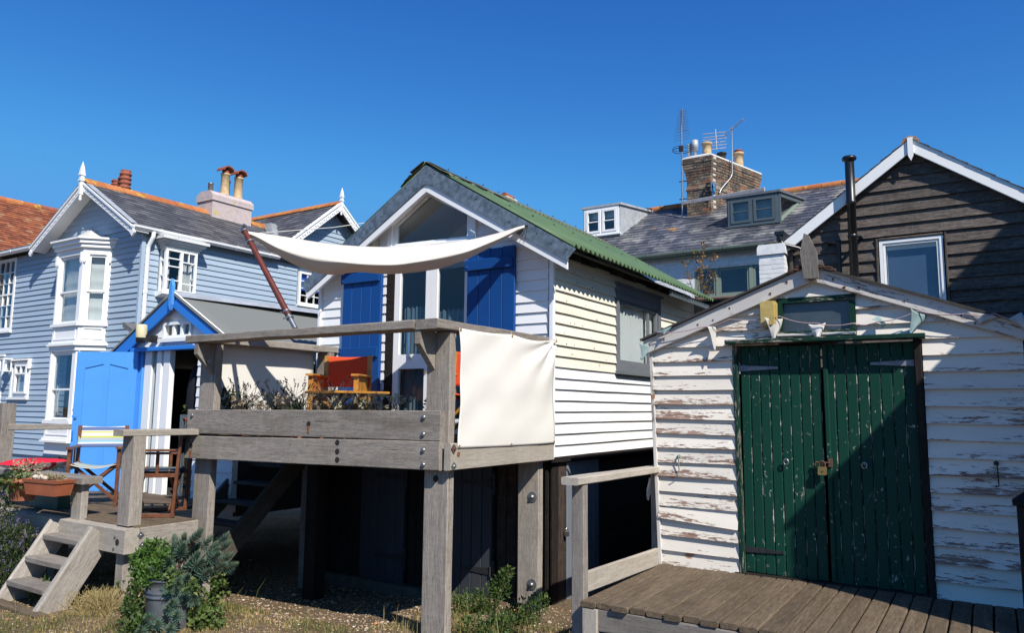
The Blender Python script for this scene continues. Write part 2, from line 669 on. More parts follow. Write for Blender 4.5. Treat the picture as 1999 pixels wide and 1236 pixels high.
def glassmat(name, tint=(0.97, 0.985, 0.985), ior=1.45, rough=0.0):
    k = NT(name)
    lw_ = k.n('ShaderNodeLayerWeight')
    lw_.inputs['Blend'].default_value = 0.5
    f0 = ((ior - 1) / (ior + 1)) ** 2
    frv = k.math('MULTIPLY_ADD', k.math('POWER', lw_.outputs['Facing'], 4.0), 1 - f0, f0)
    tr = k.n('ShaderNodeBsdfTransparent')
    tr.inputs['Color'].default_value = (*tint, 1)
    gl = k.n('ShaderNodeBsdfGlossy')
    gl.inputs['Roughness'].default_value = rough
    w = k.noise((1.1, 1.1, 1.1), 1.0, 1, 0.4)
    k.l(k.bump(w, 0.05, 0.03), gl.inputs['Normal'])
    mx = k.n('ShaderNodeMixShader')
    k.l(frv, mx.inputs[0])
    k.l(tr.outputs[0], mx.inputs[1])
    k.l(gl.outputs[0], mx.inputs[2])
    k.l(mx.outputs[0], k.out.inputs['Surface'])
    return k.m


def clothmat(name, color, transl=0.25, weave=420, wr=0.35, stripes=None, axis=2, rough=0.9):
    k = NT(name)
    tc = k.n('ShaderNodeTexCoord')
    if stripes:
        sx = k.n('ShaderNodeSeparateXYZ')
        k.l(tc.outputs['UV'] if axis == 'uv' else tc.outputs['Object'], sx.inputs[0])
        f = sx.outputs[axis if axis != 'uv' else 1]
        f = k.math('FRACT', k.math('MULTIPLY', f, stripes[0]))
        c = k.ramp(f, stripes[1], 'CONSTANT')
    else:
        n = k.noise((2, 2, 2), 1.0, 4, 0.6)
        c = k.mix(k.ramp(n, [(0.35, 0.0), (0.7, 0.5)]), color, tuple(x * 0.9 for x in color))
    w = k.noise((weave, weave, weave), 1.0, 1, 0.5)
    wr_ = k.noise((5, 5, 5), 1.0, 3, 0.5)
    h = k.math('ADD', k.math('MULTIPLY', w, 0.15), wr_)
    nb = k.bump(h, wr, 0.006)
    p = k.principled(c, rough, normal=nb, spec=0.15)
    if transl:
        t = k.n('ShaderNodeBsdfTranslucent')
        k.set(t.inputs['Color'], c)
        mx = k.n('ShaderNodeMixShader')
        mx.inputs[0].default_value = transl
        k.l(p.outputs[0], mx.inputs[1])
        k.l(t.outputs[0], mx.inputs[2])
        k.l(mx.outputs[0], k.out.inputs['Surface'])
    return k.m


def leafmat(name, stops, transl=0.3, rough=0.5):
    k = NT(name)
    c = k.ramp(k.attr(), stops)
    p = k.principled(c, rough, spec=0.35)
    t = k.n('ShaderNodeBsdfTranslucent')
    hv = k.n('ShaderNodeHueSaturation')
    hv.inputs['Value'].default_value = 1.3
    k.l(c, hv.inputs['Color'])
    k.l(hv.outputs[0], t.inputs['Color'])
    mx = k.n('ShaderNodeMixShader')
    mx.inputs[0].default_value = transl
    k.l(p.outputs[0], mx.inputs[1])
    k.l(t.outputs[0], mx.inputs[2])
    k.l(mx.outputs[0], k.out.inputs['Surface'])
    return k.m


oak = weathered('weathered_oak', (0.125, 0.104, 0.085), (0.28, 0.245, 0.208), (0.42, 0.375, 0.322), stain=(0.12, 0.098, 0.075))
oak_pale = weathered('sun_bleached_softwood', (0.22, 0.19, 0.155), (0.36, 0.32, 0.265), (0.46, 0.42, 0.36))
deckwood = weathered('trodden_deck_boards', (0.050, 0.035, 0.022), (0.118, 0.087, 0.057), (0.205, 0.157, 0.108), 0.8, stain=(0.05, 0.038, 0.028))
step_wood = weathered('driftwood_steps', (0.16, 0.132, 0.10), (0.33, 0.295, 0.255), (0.46, 0.42, 0.37), 0.7)
grey_softwood = weathered('grey_softwood', (0.12, 0.105, 0.092), (0.22, 0.195, 0.17), (0.31, 0.275, 0.24), stain=(0.10, 0.08, 0.06))
black_board = weathered('black_stained_boards', (0.022, 0.018, 0.016), (0.095, 0.079, 0.070), (0.20, 0.170, 0.150), 0.5, stain=(0.035, 0.026, 0.021))
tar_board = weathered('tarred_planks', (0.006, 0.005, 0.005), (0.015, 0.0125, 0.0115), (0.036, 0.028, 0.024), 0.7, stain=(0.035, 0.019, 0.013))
blue_black = painted('blue_black_door_paint', (0.032, 0.037, 0.048), 0.55, (0.10, 0.09, 0.08), 0.25, knots=0.3)
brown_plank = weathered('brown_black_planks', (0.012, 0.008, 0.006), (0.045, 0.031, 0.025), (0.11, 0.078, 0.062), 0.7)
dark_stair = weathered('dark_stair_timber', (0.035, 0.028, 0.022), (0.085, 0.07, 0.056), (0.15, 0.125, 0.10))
slate_paint = peeling('flaking_slate_grey_paint', (0.16, 0.175, 0.20), (0.05, 0.03, 0.025), (0.12, 0.07, 0.05), 0.62)
white_paint = painted('white_gloss_board_paint', (0.80, 0.80, 0.79), 0.45, (0.55, 0.53, 0.48), 0.14, var=0.02, knots=0.05)
white_trim = painted('white_joinery_paint', (0.82, 0.82, 0.81), 0.4, (0.5, 0.48, 0.44), 0.1, var=0.01)
cream_paint = painted('cream_board_paint', (0.76, 0.72, 0.60), 0.5, (0.46, 0.38, 0.24), 0.32, var=0.03, knots=0.5)
shed_paint = peeling('flaking_white_shed_paint', (0.74, 0.685, 0.60), (0.13, 0.06, 0.045), (0.38, 0.27, 0.21), 0.556, rust=True, low=0.045)
shed_trim = peeling('flaking_grey_white_trim', (0.60, 0.57, 0.53), (0.13, 0.11, 0.09), (0.30, 0.26, 0.22), 0.57, rust=True)
green_paint = peeling('flaking_bottle_green_paint', (0.003, 0.044, 0.027), (0.20, 0.18, 0.15), (0.48, 0.45, 0.40), 0.70, 0.6, 1.3, edge=0.0365)
green_trim = peeling('worn_bottle_green_trim', (0.004, 0.032, 0.02), (0.10, 0.075, 0.055), (0.40, 0.35, 0.30), 0.555, 0.6)
royal_blue = painted('royal_blue_shutter_paint', (0.006, 0.06, 0.235), 0.45, (0.006, 0.035, 0.15), 0.3, var=0.03)
sky_blue = painted('bright_blue_door_paint', (0.085, 0.31, 0.74), 0.42, (0.03, 0.14, 0.45), 0.22, var=0.02)
barge_blue = painted('bright_blue_barge_paint', (0.03, 0.20, 0.64), 0.42, (0.015, 0.09, 0.35), 0.25, var=0.02)
grey_blue = painted('grey_blue_board_paint', (0.345, 0.43, 0.515), 0.5, (0.21, 0.27, 0.34), 0.38, var=0.07)
slate_joinery = painted('slate_blue_joinery', (0.075, 0.10, 0.115), 0.45, (0.20, 0.2, 0.2), 0.2)
grey_window = painted('weathered_grey_window_paint', (0.12, 0.135, 0.15), 0.6, (0.26, 0.25, 0.24), 0.4)
sage_paint = painted('sage_green_joinery', (0.21, 0.26, 0.21), 0.5, (0.12, 0.14, 0.11), 0.2)
zinc = plain('galvanised_flashing', (0.165, 0.21, 0.25), 0.5, 0.25, 0.5, 16, 0.06)
lead = plain('lead_sheet', (0.40, 0.42, 0.44), 0.55, 0.15, 0.22, 6, 0.08)
lead_dark = plain('dark_lead_roof', (0.13, 0.14, 0.16), 0.55, 0.1, 0.3, 6, 0.08)
felt = plain('grey_mineral_felt', (0.165, 0.172, 0.16), 0.95, 0, 0.16, 160, 0.3)
rubber = plain('black_plastic', (0.012, 0.012, 0.013), 0.35, 0, 0.2, 5, 0.03)
upvc = plain('white_plastic_gutter', (0.80, 0.80, 0.80), 0.35, 0, 0.06, 4, 0.02)
sage_gutter = plain('sage_gutter_paint', (0.14, 0.18, 0.145), 0.5, 0, 0.2, 6, 0.05)
steel = plain('dull_steel', (0.32, 0.33, 0.34), 0.4, 0.8, 0.25, 30, 0.1)
bright_steel = plain('bright_steel', (0.62, 0.62, 0.62), 0.25, 0.95, 0.1, 30, 0.05)
iron = plain('rusty_iron', (0.14, 0.075, 0.05), 0.8, 0.3, 0.5, 60, 0.4)
dark_iron = plain('dark_iron', (0.04, 0.04, 0.042), 0.6, 0.5, 0.4, 40, 0.3)
rust_stain = plain('rust', (0.27, 0.095, 0.03), 0.9, 0.0, 0.5, 60, 0.3)
brass = plain('old_brass', (0.48, 0.33, 0.12), 0.4, 0.8, 0.3, 40, 0.1)
hole_mat = plain('bored_hole_dark', (0.018, 0.014, 0.012), 0.9)
terracotta = plain('terracotta', (0.36, 0.13, 0.065), 0.8, 0, 0.3, 12, 0.15)
terracotta_plastic = plain('terracotta_plastic', (0.33, 0.10, 0.045), 0.5, 0, 0.2, 8, 0.05)
green_plastic = plain('green_plastic', (0.03, 0.11, 0.085), 0.5, 0, 0.2, 8, 0.05)
pot_buff = plain('buff_clay_pot', (0.52, 0.37, 0.20), 0.8, 0, 0.25, 10, 0.15)
pot_red = plain('red_clay_pot', (0.30, 0.085, 0.045), 0.8, 0, 0.3, 10, 0.15)
soot = plain('sooty_clay', (0.035, 0.028, 0.025), 0.9, 0, 0.4, 14, 0.2)
mortar = plain('lime_mortar', (0.52, 0.49, 0.43), 0.95, 0, 0.25, 20, 0.4)
pink_render = plain('pinkish_render', (0.52, 0.43, 0.41), 0.9, 0, 0.22, 5, 0.25)
concrete = plain('concrete', (0.10, 0.088, 0.07), 0.95, 0, 0.3, 12, 0.4)
slate_m = tilemat('roof_slates', [(0, (0.07, 0.068, 0.072)), (0.5, (0.105, 0.103, 0.106)), (1, (0.165, 0.16, 0.155))], (0.50, 0.23, 0.02), 0.68, 0.5, 3.0)
slate_w = tilemat('lichened_slates', [(0, (0.055, 0.06, 0.075)), (0.5, (0.085, 0.09, 0.105)), (1, (0.14, 0.142, 0.155))], (0.52, 0.25, 0.03), 0.60, 0.42, 0.9, pale=((0.36, 0.35, 0.32), 0.75))
red_tiles = tilemat('red_clay_tiles', [(0, (0.16, 0.052, 0.028)), (0.5, (0.27, 0.085, 0.04)), (0.9, (0.36, 0.12, 0.05)), (1, (0.33, 0.22, 0.12))], (0.25, 0.2, 0.1), 0.7, 0.85)
ridge_tile = tilemat('orange_ridge_tiles', [(0, (0.38, 0.12, 0.04)), (1, (0.50, 0.18, 0.06))], (0.50, 0.36, 0.05), 0.55, 0.8, 5)
lichen_tiles = tilemat('lichened_tiles', [(0, (0.30, 0.19, 0.08)), (1, (0.42, 0.27, 0.11))], (0.62, 0.33, 0.02), 0.45, 0.9, 6)
brick_m = tilemat('stock_bricks', [(0, (0.10, 0.07, 0.05)), (0.35, (0.20, 0.15, 0.10)), (0.72, (0.27, 0.205, 0.135)), (0.86, (0.21, 0.085, 0.05)), (1, (0.38, 0.14, 0.065))], (0.06, 0.05, 0.042), 0.47, 0.9, 3)
white_brick = tilemat('white_painted_brick', [(0, (0.74, 0.74, 0.735)), (1, (0.80, 0.80, 0.79))], None, rough=0.7)
green_tin = plain('green_corrugated_sheet', (0.085, 0.145, 0.065), 0.55, 0.0, 0.22, 3.5, 0.05)
green_tin_old = plain('mossy_ridge_capping', (0.135, 0.15, 0.085), 0.75, 0.0, 0.35, 5, 0.2)
roof_felt_dark = plain('dark_felt_edge', (0.05, 0.045, 0.04), 0.9, 0, 0.4, 14, 0.3)
canvas = clothmat('cream_canvas', (0.80, 0.77, 0.70), 0.12, 420, 0.35)
sail_cloth = clothmat('cream_sailcloth', (0.79, 0.735, 0.655), 0.30, 420, 0.25)
orange_cloth = clothmat('orange_red_canvas', (0.66, 0.085, 0.03), 0.2, 420, 0.3)
curtain_white = clothmat('white_curtain', (0.80, 0.83, 0.82), 0.3, 300, 0.15)
curtain_blue = clothmat('blue_checked_curtain', (0.12, 0.19, 0.24), 0.3, 300, 0.2)
blind_cloth = clothmat('cream_blind', (0.74, 0.73, 0.68), 0.2, 300, 0.4)
red_cloth = clothmat('red_cushion_cover', (0.62, 0.02, 0.045), 0.0, 300, 0.3)
white_cloth = clothmat('white_cloth', (0.75, 0.72, 0.68), 0.1, 300, 0.3)
faded_flag = clothmat('faded_flag_cloth', (0.66, 0.63, 0.58), 0.3, 300, 0.5)
flag_print = clothmat('printed_flag_cloth', (0.34, 0.46, 0.46), 0.3, 60, 0.5)
dark_coat = clothmat('dark_coat_cloth', (0.012, 0.013, 0.02), 0.0, 200, 0.4)
STR = [(0.0, (0.72, 0.70, 0.62)), (0.10, (0.60, 0.60, 0.10)), (0.17, (0.72, 0.72, 0.68)), (0.24, (0.14, 0.19, 0.36)), (0.44, (0.75, 0.75, 0.72)), (0.54, (0.30, 0.52, 0.62)), (0.66, (0.45, 0.50, 0.52)), (0.80, (0.60, 0.60, 0.12)), (0.90, (0.72, 0.70, 0.64))]
stripe_back = clothmat('striped_deckchair_canvas', None, 0.25, 300, 0.15, (1 / 0.185, STR), 2)
stripe_seat = clothmat('striped_seat_canvas', None, 0.25, 300, 0.15, (1 / 0.22, STR), 1)
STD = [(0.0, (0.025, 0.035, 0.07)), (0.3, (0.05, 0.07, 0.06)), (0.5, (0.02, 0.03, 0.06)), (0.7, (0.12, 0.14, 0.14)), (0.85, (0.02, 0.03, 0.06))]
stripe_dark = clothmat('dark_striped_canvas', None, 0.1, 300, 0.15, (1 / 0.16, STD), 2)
chair_wood = plain('oiled_hardwood', (0.15, 0.055, 0.025), 0.45, 0, 0.35, 14, 0.1)
dark_wood = plain('dark_hardwood', (0.06, 0.026, 0.016), 0.5, 0, 0.35, 14, 0.1)
honey_wood = plain('honey_pine', (0.46, 0.205, 0.035), 0.4, 0, 0.25, 12, 0.05)
pole_wood = plain('varnished_pole', (0.125, 0.025, 0.012), 0.4, 0, 0.3, 9, 0.08)
glass = glassmat('window_glass')
glass_sky = glassmat('old_window_glass', (0.92, 0.95, 0.96), 1.6)
frosted = plain('obscured_glass', (0.055, 0.07, 0.08), 0.3, 0, 0.35, 3, 0.03, spec=0.8)
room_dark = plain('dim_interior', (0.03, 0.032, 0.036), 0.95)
room_grey = plain('room_plaster', (0.42, 0.43, 0.43), 0.95)
blind_blue = plain('blue_roller_blind', (0.07, 0.115, 0.20), 0.8, 0, 0.1, 2, 0.02)
blue_blind_bright = plain('bright_blue_blind', (0.02, 0.14, 0.62), 0.8, 0, 0.1, 2, 0.02)
lamp_yellow = plain('yellowed_lamp_lens', (0.50, 0.375, 0.12), 0.4, 0, 0.2, 20, 0.1)
lamp_cream = plain('cream_lamp_lens', (0.62, 0.56, 0.34), 0.4, 0, 0.12, 10, 0.05)
bin_metal = plain('galvanised_bin', (0.17, 0.18, 0.195), 0.45, 0.5, 0.3, 6, 0.08)
cloth_red_small = plain('red_bobbles', (0.5, 0.03, 0.02), 0.8)
orange_plastic = plain('orange_plastic', (0.5, 0.07, 0.012), 0.5)
blue_rope = plain('blue_rope', (0.03, 0.20, 0.42), 0.8)
twine = plain('twine', (0.42, 0.30, 0.32), 0.9)
cable = plain('grey_cable', (0.25, 0.25, 0.25), 0.6)
leaf_lime = leafmat('fresh_green_leaves', [(0, (0.045, 0.10, 0.018)), (0.6, (0.085, 0.17, 0.03)), (1, (0.14, 0.22, 0.04))])
leaf_euph = leafmat('blue_green_leaves', [(0, (0.05, 0.10, 0.075)), (0.6, (0.10, 0.165, 0.12)), (1, (0.19, 0.235, 0.13))], 0.2)
leaf_dark = leafmat('dark_shrub_leaves', [(0, (0.02, 0.035, 0.012)), (0.7, (0.05, 0.075, 0.022)), (1, (0.11, 0.13, 0.03))])
leaf_ivy = leafmat('ivy_leaves', [(0, (0.05, 0.09, 0.02)), (0.6, (0.10, 0.15, 0.04)), (1, (0.19, 0.22, 0.06))])
leaf_dry = leafmat('dried_flower_heads', [(0, (0.24, 0.15, 0.075)), (0.6, (0.42, 0.32, 0.19)), (1, (0.52, 0.45, 0.32))], 0.2, 0.9)
leaf_pale = leafmat('pale_dried_heads', [(0, (0.34, 0.31, 0.18)), (0.6, (0.48, 0.44, 0.27)), (1, (0.56, 0.53, 0.38))], 0.2, 0.9)
leaf_brown = leafmat('turning_creeper_leaves', [(0, (0.12, 0.05, 0.02)), (0.5, (0.26, 0.14, 0.035)), (0.8, (0.34, 0.23, 0.05)), (1, (0.10, 0.14, 0.03))])
leaf_succ = leafmat('succulent_leaves', [(0, (0.14, 0.15, 0.05)), (0.6, (0.24, 0.22, 0.09)), (1, (0.32, 0.16, 0.09))], 0.15)
flower_lav = leafmat('dark_lavender_heads', [(0, (0.018, 0.014, 0.02)), (1, (0.05, 0.04, 0.055))], 0.1, 0.9)
flower_vio = leafmat('violet_flowers', [(0, (0.12, 0.09, 0.22)), (1, (0.26, 0.21, 0.38))], 0.2, 0.9)
grass_m = leafmat('dry_grass_blades', [(0, (0.09, 0.105, 0.025)), (0.3, (0.18, 0.165, 0.05)), (0.6, (0.36, 0.27, 0.10)), (1, (0.50, 0.40, 0.19))], 0.25, 0.8)
weed_m = leafmat('weed_leaves', [(0, (0.03, 0.065, 0.015)), (0.6, (0.065, 0.115, 0.025)), (1, (0.13, 0.16, 0.045))])
stem_red = plain('reddish_stems', (0.16, 0.06, 0.035), 0.7)
stem_green = plain('green_stems', (0.08, 0.10, 0.03), 0.7)
stem_brown = plain('woody_stems', (0.10, 0.07, 0.045), 0.9)
soil = plain('potting_soil', (0.035, 0.026, 0.018), 0.98, 0, 0.4, 60, 0.5)
stone_m = leafmat('shingle_stones', [(0, (0.20, 0.14, 0.09)), (0.4, (0.34, 0.24, 0.15)), (0.75, (0.42, 0.34, 0.26)), (0.93, (0.45, 0.20, 0.09)), (1, (0.70, 0.66, 0.60))], 0.0, 0.8)

# ------------------------------------------------------------------ ground
def gz(u, v):
    """gently falling shingle ground"""
    a = -0.04 * max(0, min(1, (-2.2 - u) / 1.2))
    b = -0.10 * max(0, min(1, (v + 0.1) / 1.6)) * max(0, min(1, (u + 5.5) / 2))
    b -= 0.16 * max(0, min(1, (v + 0.35) / 0.8)) * max(0, min(1, (-0.5 - u) / 1.3)) * max(0, min(1, (u + 4.6) / 1.0))
    return a + b


def loc_uv(x, y):
    d = Vector((x, y, 0)) - G0
    return d.dot(UX), d.dot(VX)


gm = NT('shingle_ground')
tcg = gm.n('ShaderNodeTexCoord').outputs['Object']
vo = gm.n('ShaderNodeTexVoronoi')
vo.inputs['Scale'].default_value = 34
gm.l(tcg, vo.inputs['Vector'])
peb = gm.ramp(vo.outputs['Color'], [(0.0, (0.10, 0.065, 0.04)), (0.35, (0.165, 0.11, 0.066)), (0.6, (0.21, 0.14, 0.085)), (0.8, (0.27, 0.21, 0.15)), (1.0, (0.22, 0.09, 0.04))])
pn = gm.noise((0.9, 0.9, 0.9), 1.0, 5, 0.6, co=tcg)
gcol = gm.mix(gm.ramp(pn, [(0.40, 0.0), (0.60, 0.85)]), peb, (0.10, 0.078, 0.038))
gcol = gm.mix(gm.ramp(gm.noise((14, 14, 14), 1.0, 4, 0.6, co=tcg), [(0.4, 0.45), (0.65, 0.0)]), gcol, (0.09, 0.07, 0.05))
gm.principled(gcol, 0.95, normal=gm.bump(vo.outputs['Distance'], 0.9, 0.012), spec=0.15)

mb = MB()
NX, NY = 150, 120
xs = [-9 + 16 * i / NX for i in range(NX + 1)]
ys = [1.5 + 15 * j / NY for j in range(NY + 1)]
xs = [-400, -60, -20] + xs + [14, 60, 400]
ys = [-300, -40, -6] + ys + [24, 80, 500]
vs = []
for y in ys:
    for x in xs:
        u, v = loc_uv(x, y)
        h = gz(u, v) + 0.018 * mnoise.noise(Vector((x * 2.1, y * 2.1, 0))) + 0.008 * mnoise.noise(Vector((x * 7, y * 7, 3)))
        vs.append((x, y, h))
w_ = len(xs)
mb.add(vs, [(j * w_ + i, j * w_ + i + 1, (j + 1) * w_ + i + 1, (j + 1) * w_ + i) for j in range(len(ys) - 1) for i in range(len(xs) - 1)], 0, True)
ground = part(None, 'ground', mb, gm.m, kind='structure')

# ------------------------------------------------------------------ white hut with green tin roof
HU, HV = -0.02, 1.75
hut = thing('beach_hut', 'white weatherboarded hut on stilts with blue shutters and green corrugated roof', 'hut', HU, HV)
MF, MR = wallM(0, 0, 'f'), wallM(0, 0, 'r')
XA, SLP = -1.47, 0.612


def hz(x):
    return 4.39 - SLP * abs(x - XA)


XL, XR, HB, DEPTH = -3.24, 0.0, 1.28, 4.08
wall_poly(hut, 'wall', MF, [(XL, HB), (-2.1, HB), (-2.1, hz(-2.1) - .1), (XL, hz(XL) - .1)], .05, white_paint)
wall_poly(hut, 'wall', MF, [(-0.99, HB), (XR - .01, HB), (XR - .01, hz(0) - .1), (-0.99, hz(-.99) - .1)], .05, white_paint)
wall_poly(hut, 'wall', MF, [(-2.1, 3.46), (-0.99, 3.46), (-0.99, 3.53), (-2.1, 3.53)], .05, white_paint)
side_holes = [(1.45, 2.78, 2.19, 3.15)]
for (a, b, c, d) in ((0.01, 1.45, HB, 3.38), (2.78, DEPTH, HB, 3.38), (1.45, 2.78, HB, 2.19), (1.45, 2.78, 3.15, 3.38)):
    wall_poly(hut, 'wall', MR, [(a, c), (b, c), (b, d), (a, d)], .05, cream_paint if c > 2 else white_paint)
mb = MB()
mb.box(XL, XL + .05, 0.07, DEPTH, HB, 3.25)
mb.prism([(XL, HB), (XR - .07, HB), (XR - .07, 3.3), (XA, 4.25), (XL, 3.25)], DEPTH, DEPTH + .05, 'y')
part(hut, 'wall', mb, white_paint)
mb = MB()
mb.box(XL + .055, XR - .07, 0.07, DEPTH - .01, 1.40, 1.448)
part(hut, 'floor', mb, deckwood)
mb = MB()
mb.prism([(XL + .06, 1.45), (XR - .075, 1.45), (XR - .075, 3.2), (XA, 4.15), (XL + .06, 3.15)], 2.9, 2.94, 'y')
part(hut, 'partition', mb, room_grey)
mb = MB()
mb.prism([(XL + .06, hz(XL) - .16), (XA, 4.22), (XR - .08, hz(0) - .16), (XR - .08, hz(0) - .18), (XA, 4.2), (XL + .06, hz(XL) - .18)], .1, 2.89, 'y')
part(hut, 'ceiling', mb, white_paint)

front_out = lambda z: (XL + .045 if z < hz(XL) - .1 else XA - (4.29 - z) / SLP, XR - .045 if z < hz(XR) - .1 else XA + (4.29 - z) / SLP)
clad(hut, MF, HB, HB + 26 * .1085, .1085, front_out, white_paint, .022, [(-2.17, -1.0, 1.2, 3.50), (-2.14, -.95, 3.45, 4.2)], .0015)
clad(hut, MR, HB, HB + 19 * .1085, .1085, lambda z: (0.012, DEPTH - .03), lambda z: cream_paint if z > 2.13 else white_paint, .030, side_holes, .004, skew=.0015)
for (p0, p1) in (((XR + .004, -.018, HB - .02), (XR + .004, -.018, 3.32)), ((XL + .02, -.016, HB - .02), (XL + .02, -.016, 3.3)), ((XR + .006, DEPTH - .01, HB), (XR + .006, DEPTH - .01, 3.3))):
    timber(hut, 'corner_board', p0, p1, .05, .045, white_trim, 0, (0, 1, 0))

# verge: galvanised flashing over a white barge board
for s in (-1, 1):
    xe = 0.365 if s > 0 else -3.37
    zt = lambda x: hz(x) - .03
    mb = MB()
    xi = XA + s * 0.001
    mb.prism([(xi, zt(xi)), (xe, zt(xe)), (xe - s * .085, zt(xe) - .135 + .05), (xe - s * .085, zt(xe - s * .085) - .165), (xi, zt(xi) - .20)], -.212, -.200, 'y')
    part(hut, 'verge_flashing', mb, zinc)
    mb = MB()
    xb = xe - s * .105
    mb.prism([(xi, zt(xi) - .12), (xb, zt(xb) - .08), (xb - s * .0, zt(xb) - .245), (xi, zt(xi) - .29)], -.198, -.165, 'y')
    part(hut, 'barge_board', mb, white_trim)
    mb = MB()
    mb.prism([(xi, zt(xi) - .02), (xe - s * .15, zt(xe - s * .15) - .02), (xe - s * .15, zt(xe - s * .15) - .07), (xi, zt(xi) - .08)], -.163, -.02, 'y')
    part(hut, 'soffit_board', mb, white_trim)
mb = MB()
mb.prism([(XA - .115, zt(XA - .115) + .004), (XA, zt(XA) + .006), (XA + .115, zt(XA + .115) + .004), (XA + .115, zt(XA + .115) - .172), (XA, zt(XA) - .21), (XA - .115, zt(XA - .115) - .172)], -.2155, -.2125, 'y')
part(hut, 'apex_plate', mb, zinc)
for (x, dz) in ((-.06, .06), (.1, .08), (.27, .05), (-.38, .1), (-.8, .06), (-1.75, .04), (-1.35, .04), (-2.5, .07), (-1.58, .12), (-2.1, .1)):
    bolt(hut, (x, -.212, zt(x) - dz), (0, -1, 0), .007, .006, dark_iron, name='nail')

# corrugated sheets, five to a slope
PITCH_ = 0.102


def sheet(y0, y1, s, ext):
    mb = MB()
    n = int((y1 - y0) / PITCH_ * 8)

    def fn(a, b):
        y = y0 + (y1 - y0) * b
        x = XA + s * (0.02 + (1.72 + ext) * a)
        ph = (y + 9) / PITCH_ * 2 * math.pi
        z = 4.385 - SLP * abs(x - XA) + .019 * math.cos(ph)
        return (x, y, z)
    mb.grid(fn, 3, n, 0, True)
    o = part(hut, 'roof_sheet', mb, green_tin)
    md = o.modifiers.new('thick', 'SOLIDIFY')
    md.thickness = 0.004
    return o


for s in (1, -1):
    for k in range(5):
        y0 = -.20 + k * .87
        sheet(y0, min(4.22, y0 + .875), s, rnd.uniform(-.012, .015) + (.05 if s > 0 else 0))
for s in (1, -1):
    mb = MB()

    def cap(a, b):
        y = -.215 + 4.42 * b
        x = XA + s * (.0 + .30 * a)
        z = 4.405 - SLP * abs(x - XA) + (.012 * math.cos(y / PITCH_ * 2 * math.pi) * (a > .9)) + .006 * mnoise.noise(Vector((y * 3, a * 3, s)))
        return (x, y, z)
    mb.grid(cap, 3, 300, 0, True)
    o = part(hut, 'ridge_capping', mb, green_tin_old)
    o.modifiers.new('thick', 'SOLIDIFY').thickness = 0.006
for k in range(13):
    y = -.1 + k * .33
    bolt(hut, (XA + .22, y, 4.44 - SLP * .22), (SLP, 0, 1), .011, .012, dark_iron, name='roof_bolt')
for k in range(9):
    bolt(hut, (XA + .95, k * .47, 4.405 - SLP * .95), (SLP, 0, 1), .010, .012, dark_iron, name='roof_bolt')
for i, (x, y, a) in enumerate(((-1.75, -.12, -.2), (-1.58, -.16, .1), (-1.38, -.1, .2), (-1.24, .12, .15), (-1.2, .42, .3), (-1.1, .75, .25))):
    mb = MB()
    mb.box(-.10, .10, -.09, .09, 0, .007)
    s = -1 if x < XA else 1
    part(hut, 'broken_tile', mb, roof_felt_dark, T(x, y, hz(x) + .022) @ Matrix.Rotation(s * math.atan(SLP), 4, 'Y') @ Matrix.Rotation(a, 4, 'Z'))

# rafter ends and the bit of eaves board under the sheets
for k in range(11):
    y = .22 + k * .36
    if k in (2, 5):
        continue
    mb = MB()
    mb.prism([(-.02, 3.36), (.17 + rnd.uniform(0, .05), 3.265), (.17, 3.20), (-.02, 3.28)], y - .03, y + .03, 'y')
    part(hut, 'rafter_end', mb, tar_board)
timber(hut, 'eaves_board', (.235, 2.6, 3.205), (.235, 4.16, 3.20), .018, .075, slate_joinery, .002)
timber(hut, 'wall_plate', (.035, .3, 3.30), (.035, 4.0, 3.30), .04, .05, tar_board, .004)

# gable window
gw = [(-2.10, 3.555), (-0.965, 3.53), (-0.965, 3.80), (-1.585, 4.125), (-2.10, 3.80)]
cx = sum(p[0] for p in gw) / 5
cz = sum(p[1] for p in gw) / 5


def ring(poly, f):
    return [(cx + (x - cx) * f, cz + (z - cz) * f) for (x, z) in poly]


def ring_frame(parent, name, po, pi, y0, y1, mat):
    mb = MB()
    n = len(po)
    for i in range(n):
        a, b, c, d = po[i], po[(i + 1) % n], pi[(i + 1) % n], pi[i]
        mb.prism([a, b, c, d], y0, y1, 'y')
    return part(parent, name, mb, mat)


wf = ring_frame(hut, 'gable_window', [(x + (.05 if x > -1.5 else (-.05 if x < -1.7 else 0)), z + (.06 if z > 4 else (-.035 if z < 3.6 else .02))) for x, z in gw], ring(gw, .97), -.05, .03, white_trim)
ring_frame(wf, 'sash', ring(gw, .97), ring(gw, .87), -.025, .02, white_trim)
mb = MB()
mb.prism(ring(gw, .88), -.002, .004, 'y')
part(wf, 'pane', mb, glass)
timber(wf, 'sill', (-2.2, -.06, 3.512), (-.90, -.06, 3.487), .09, .035, white_trim, 0)

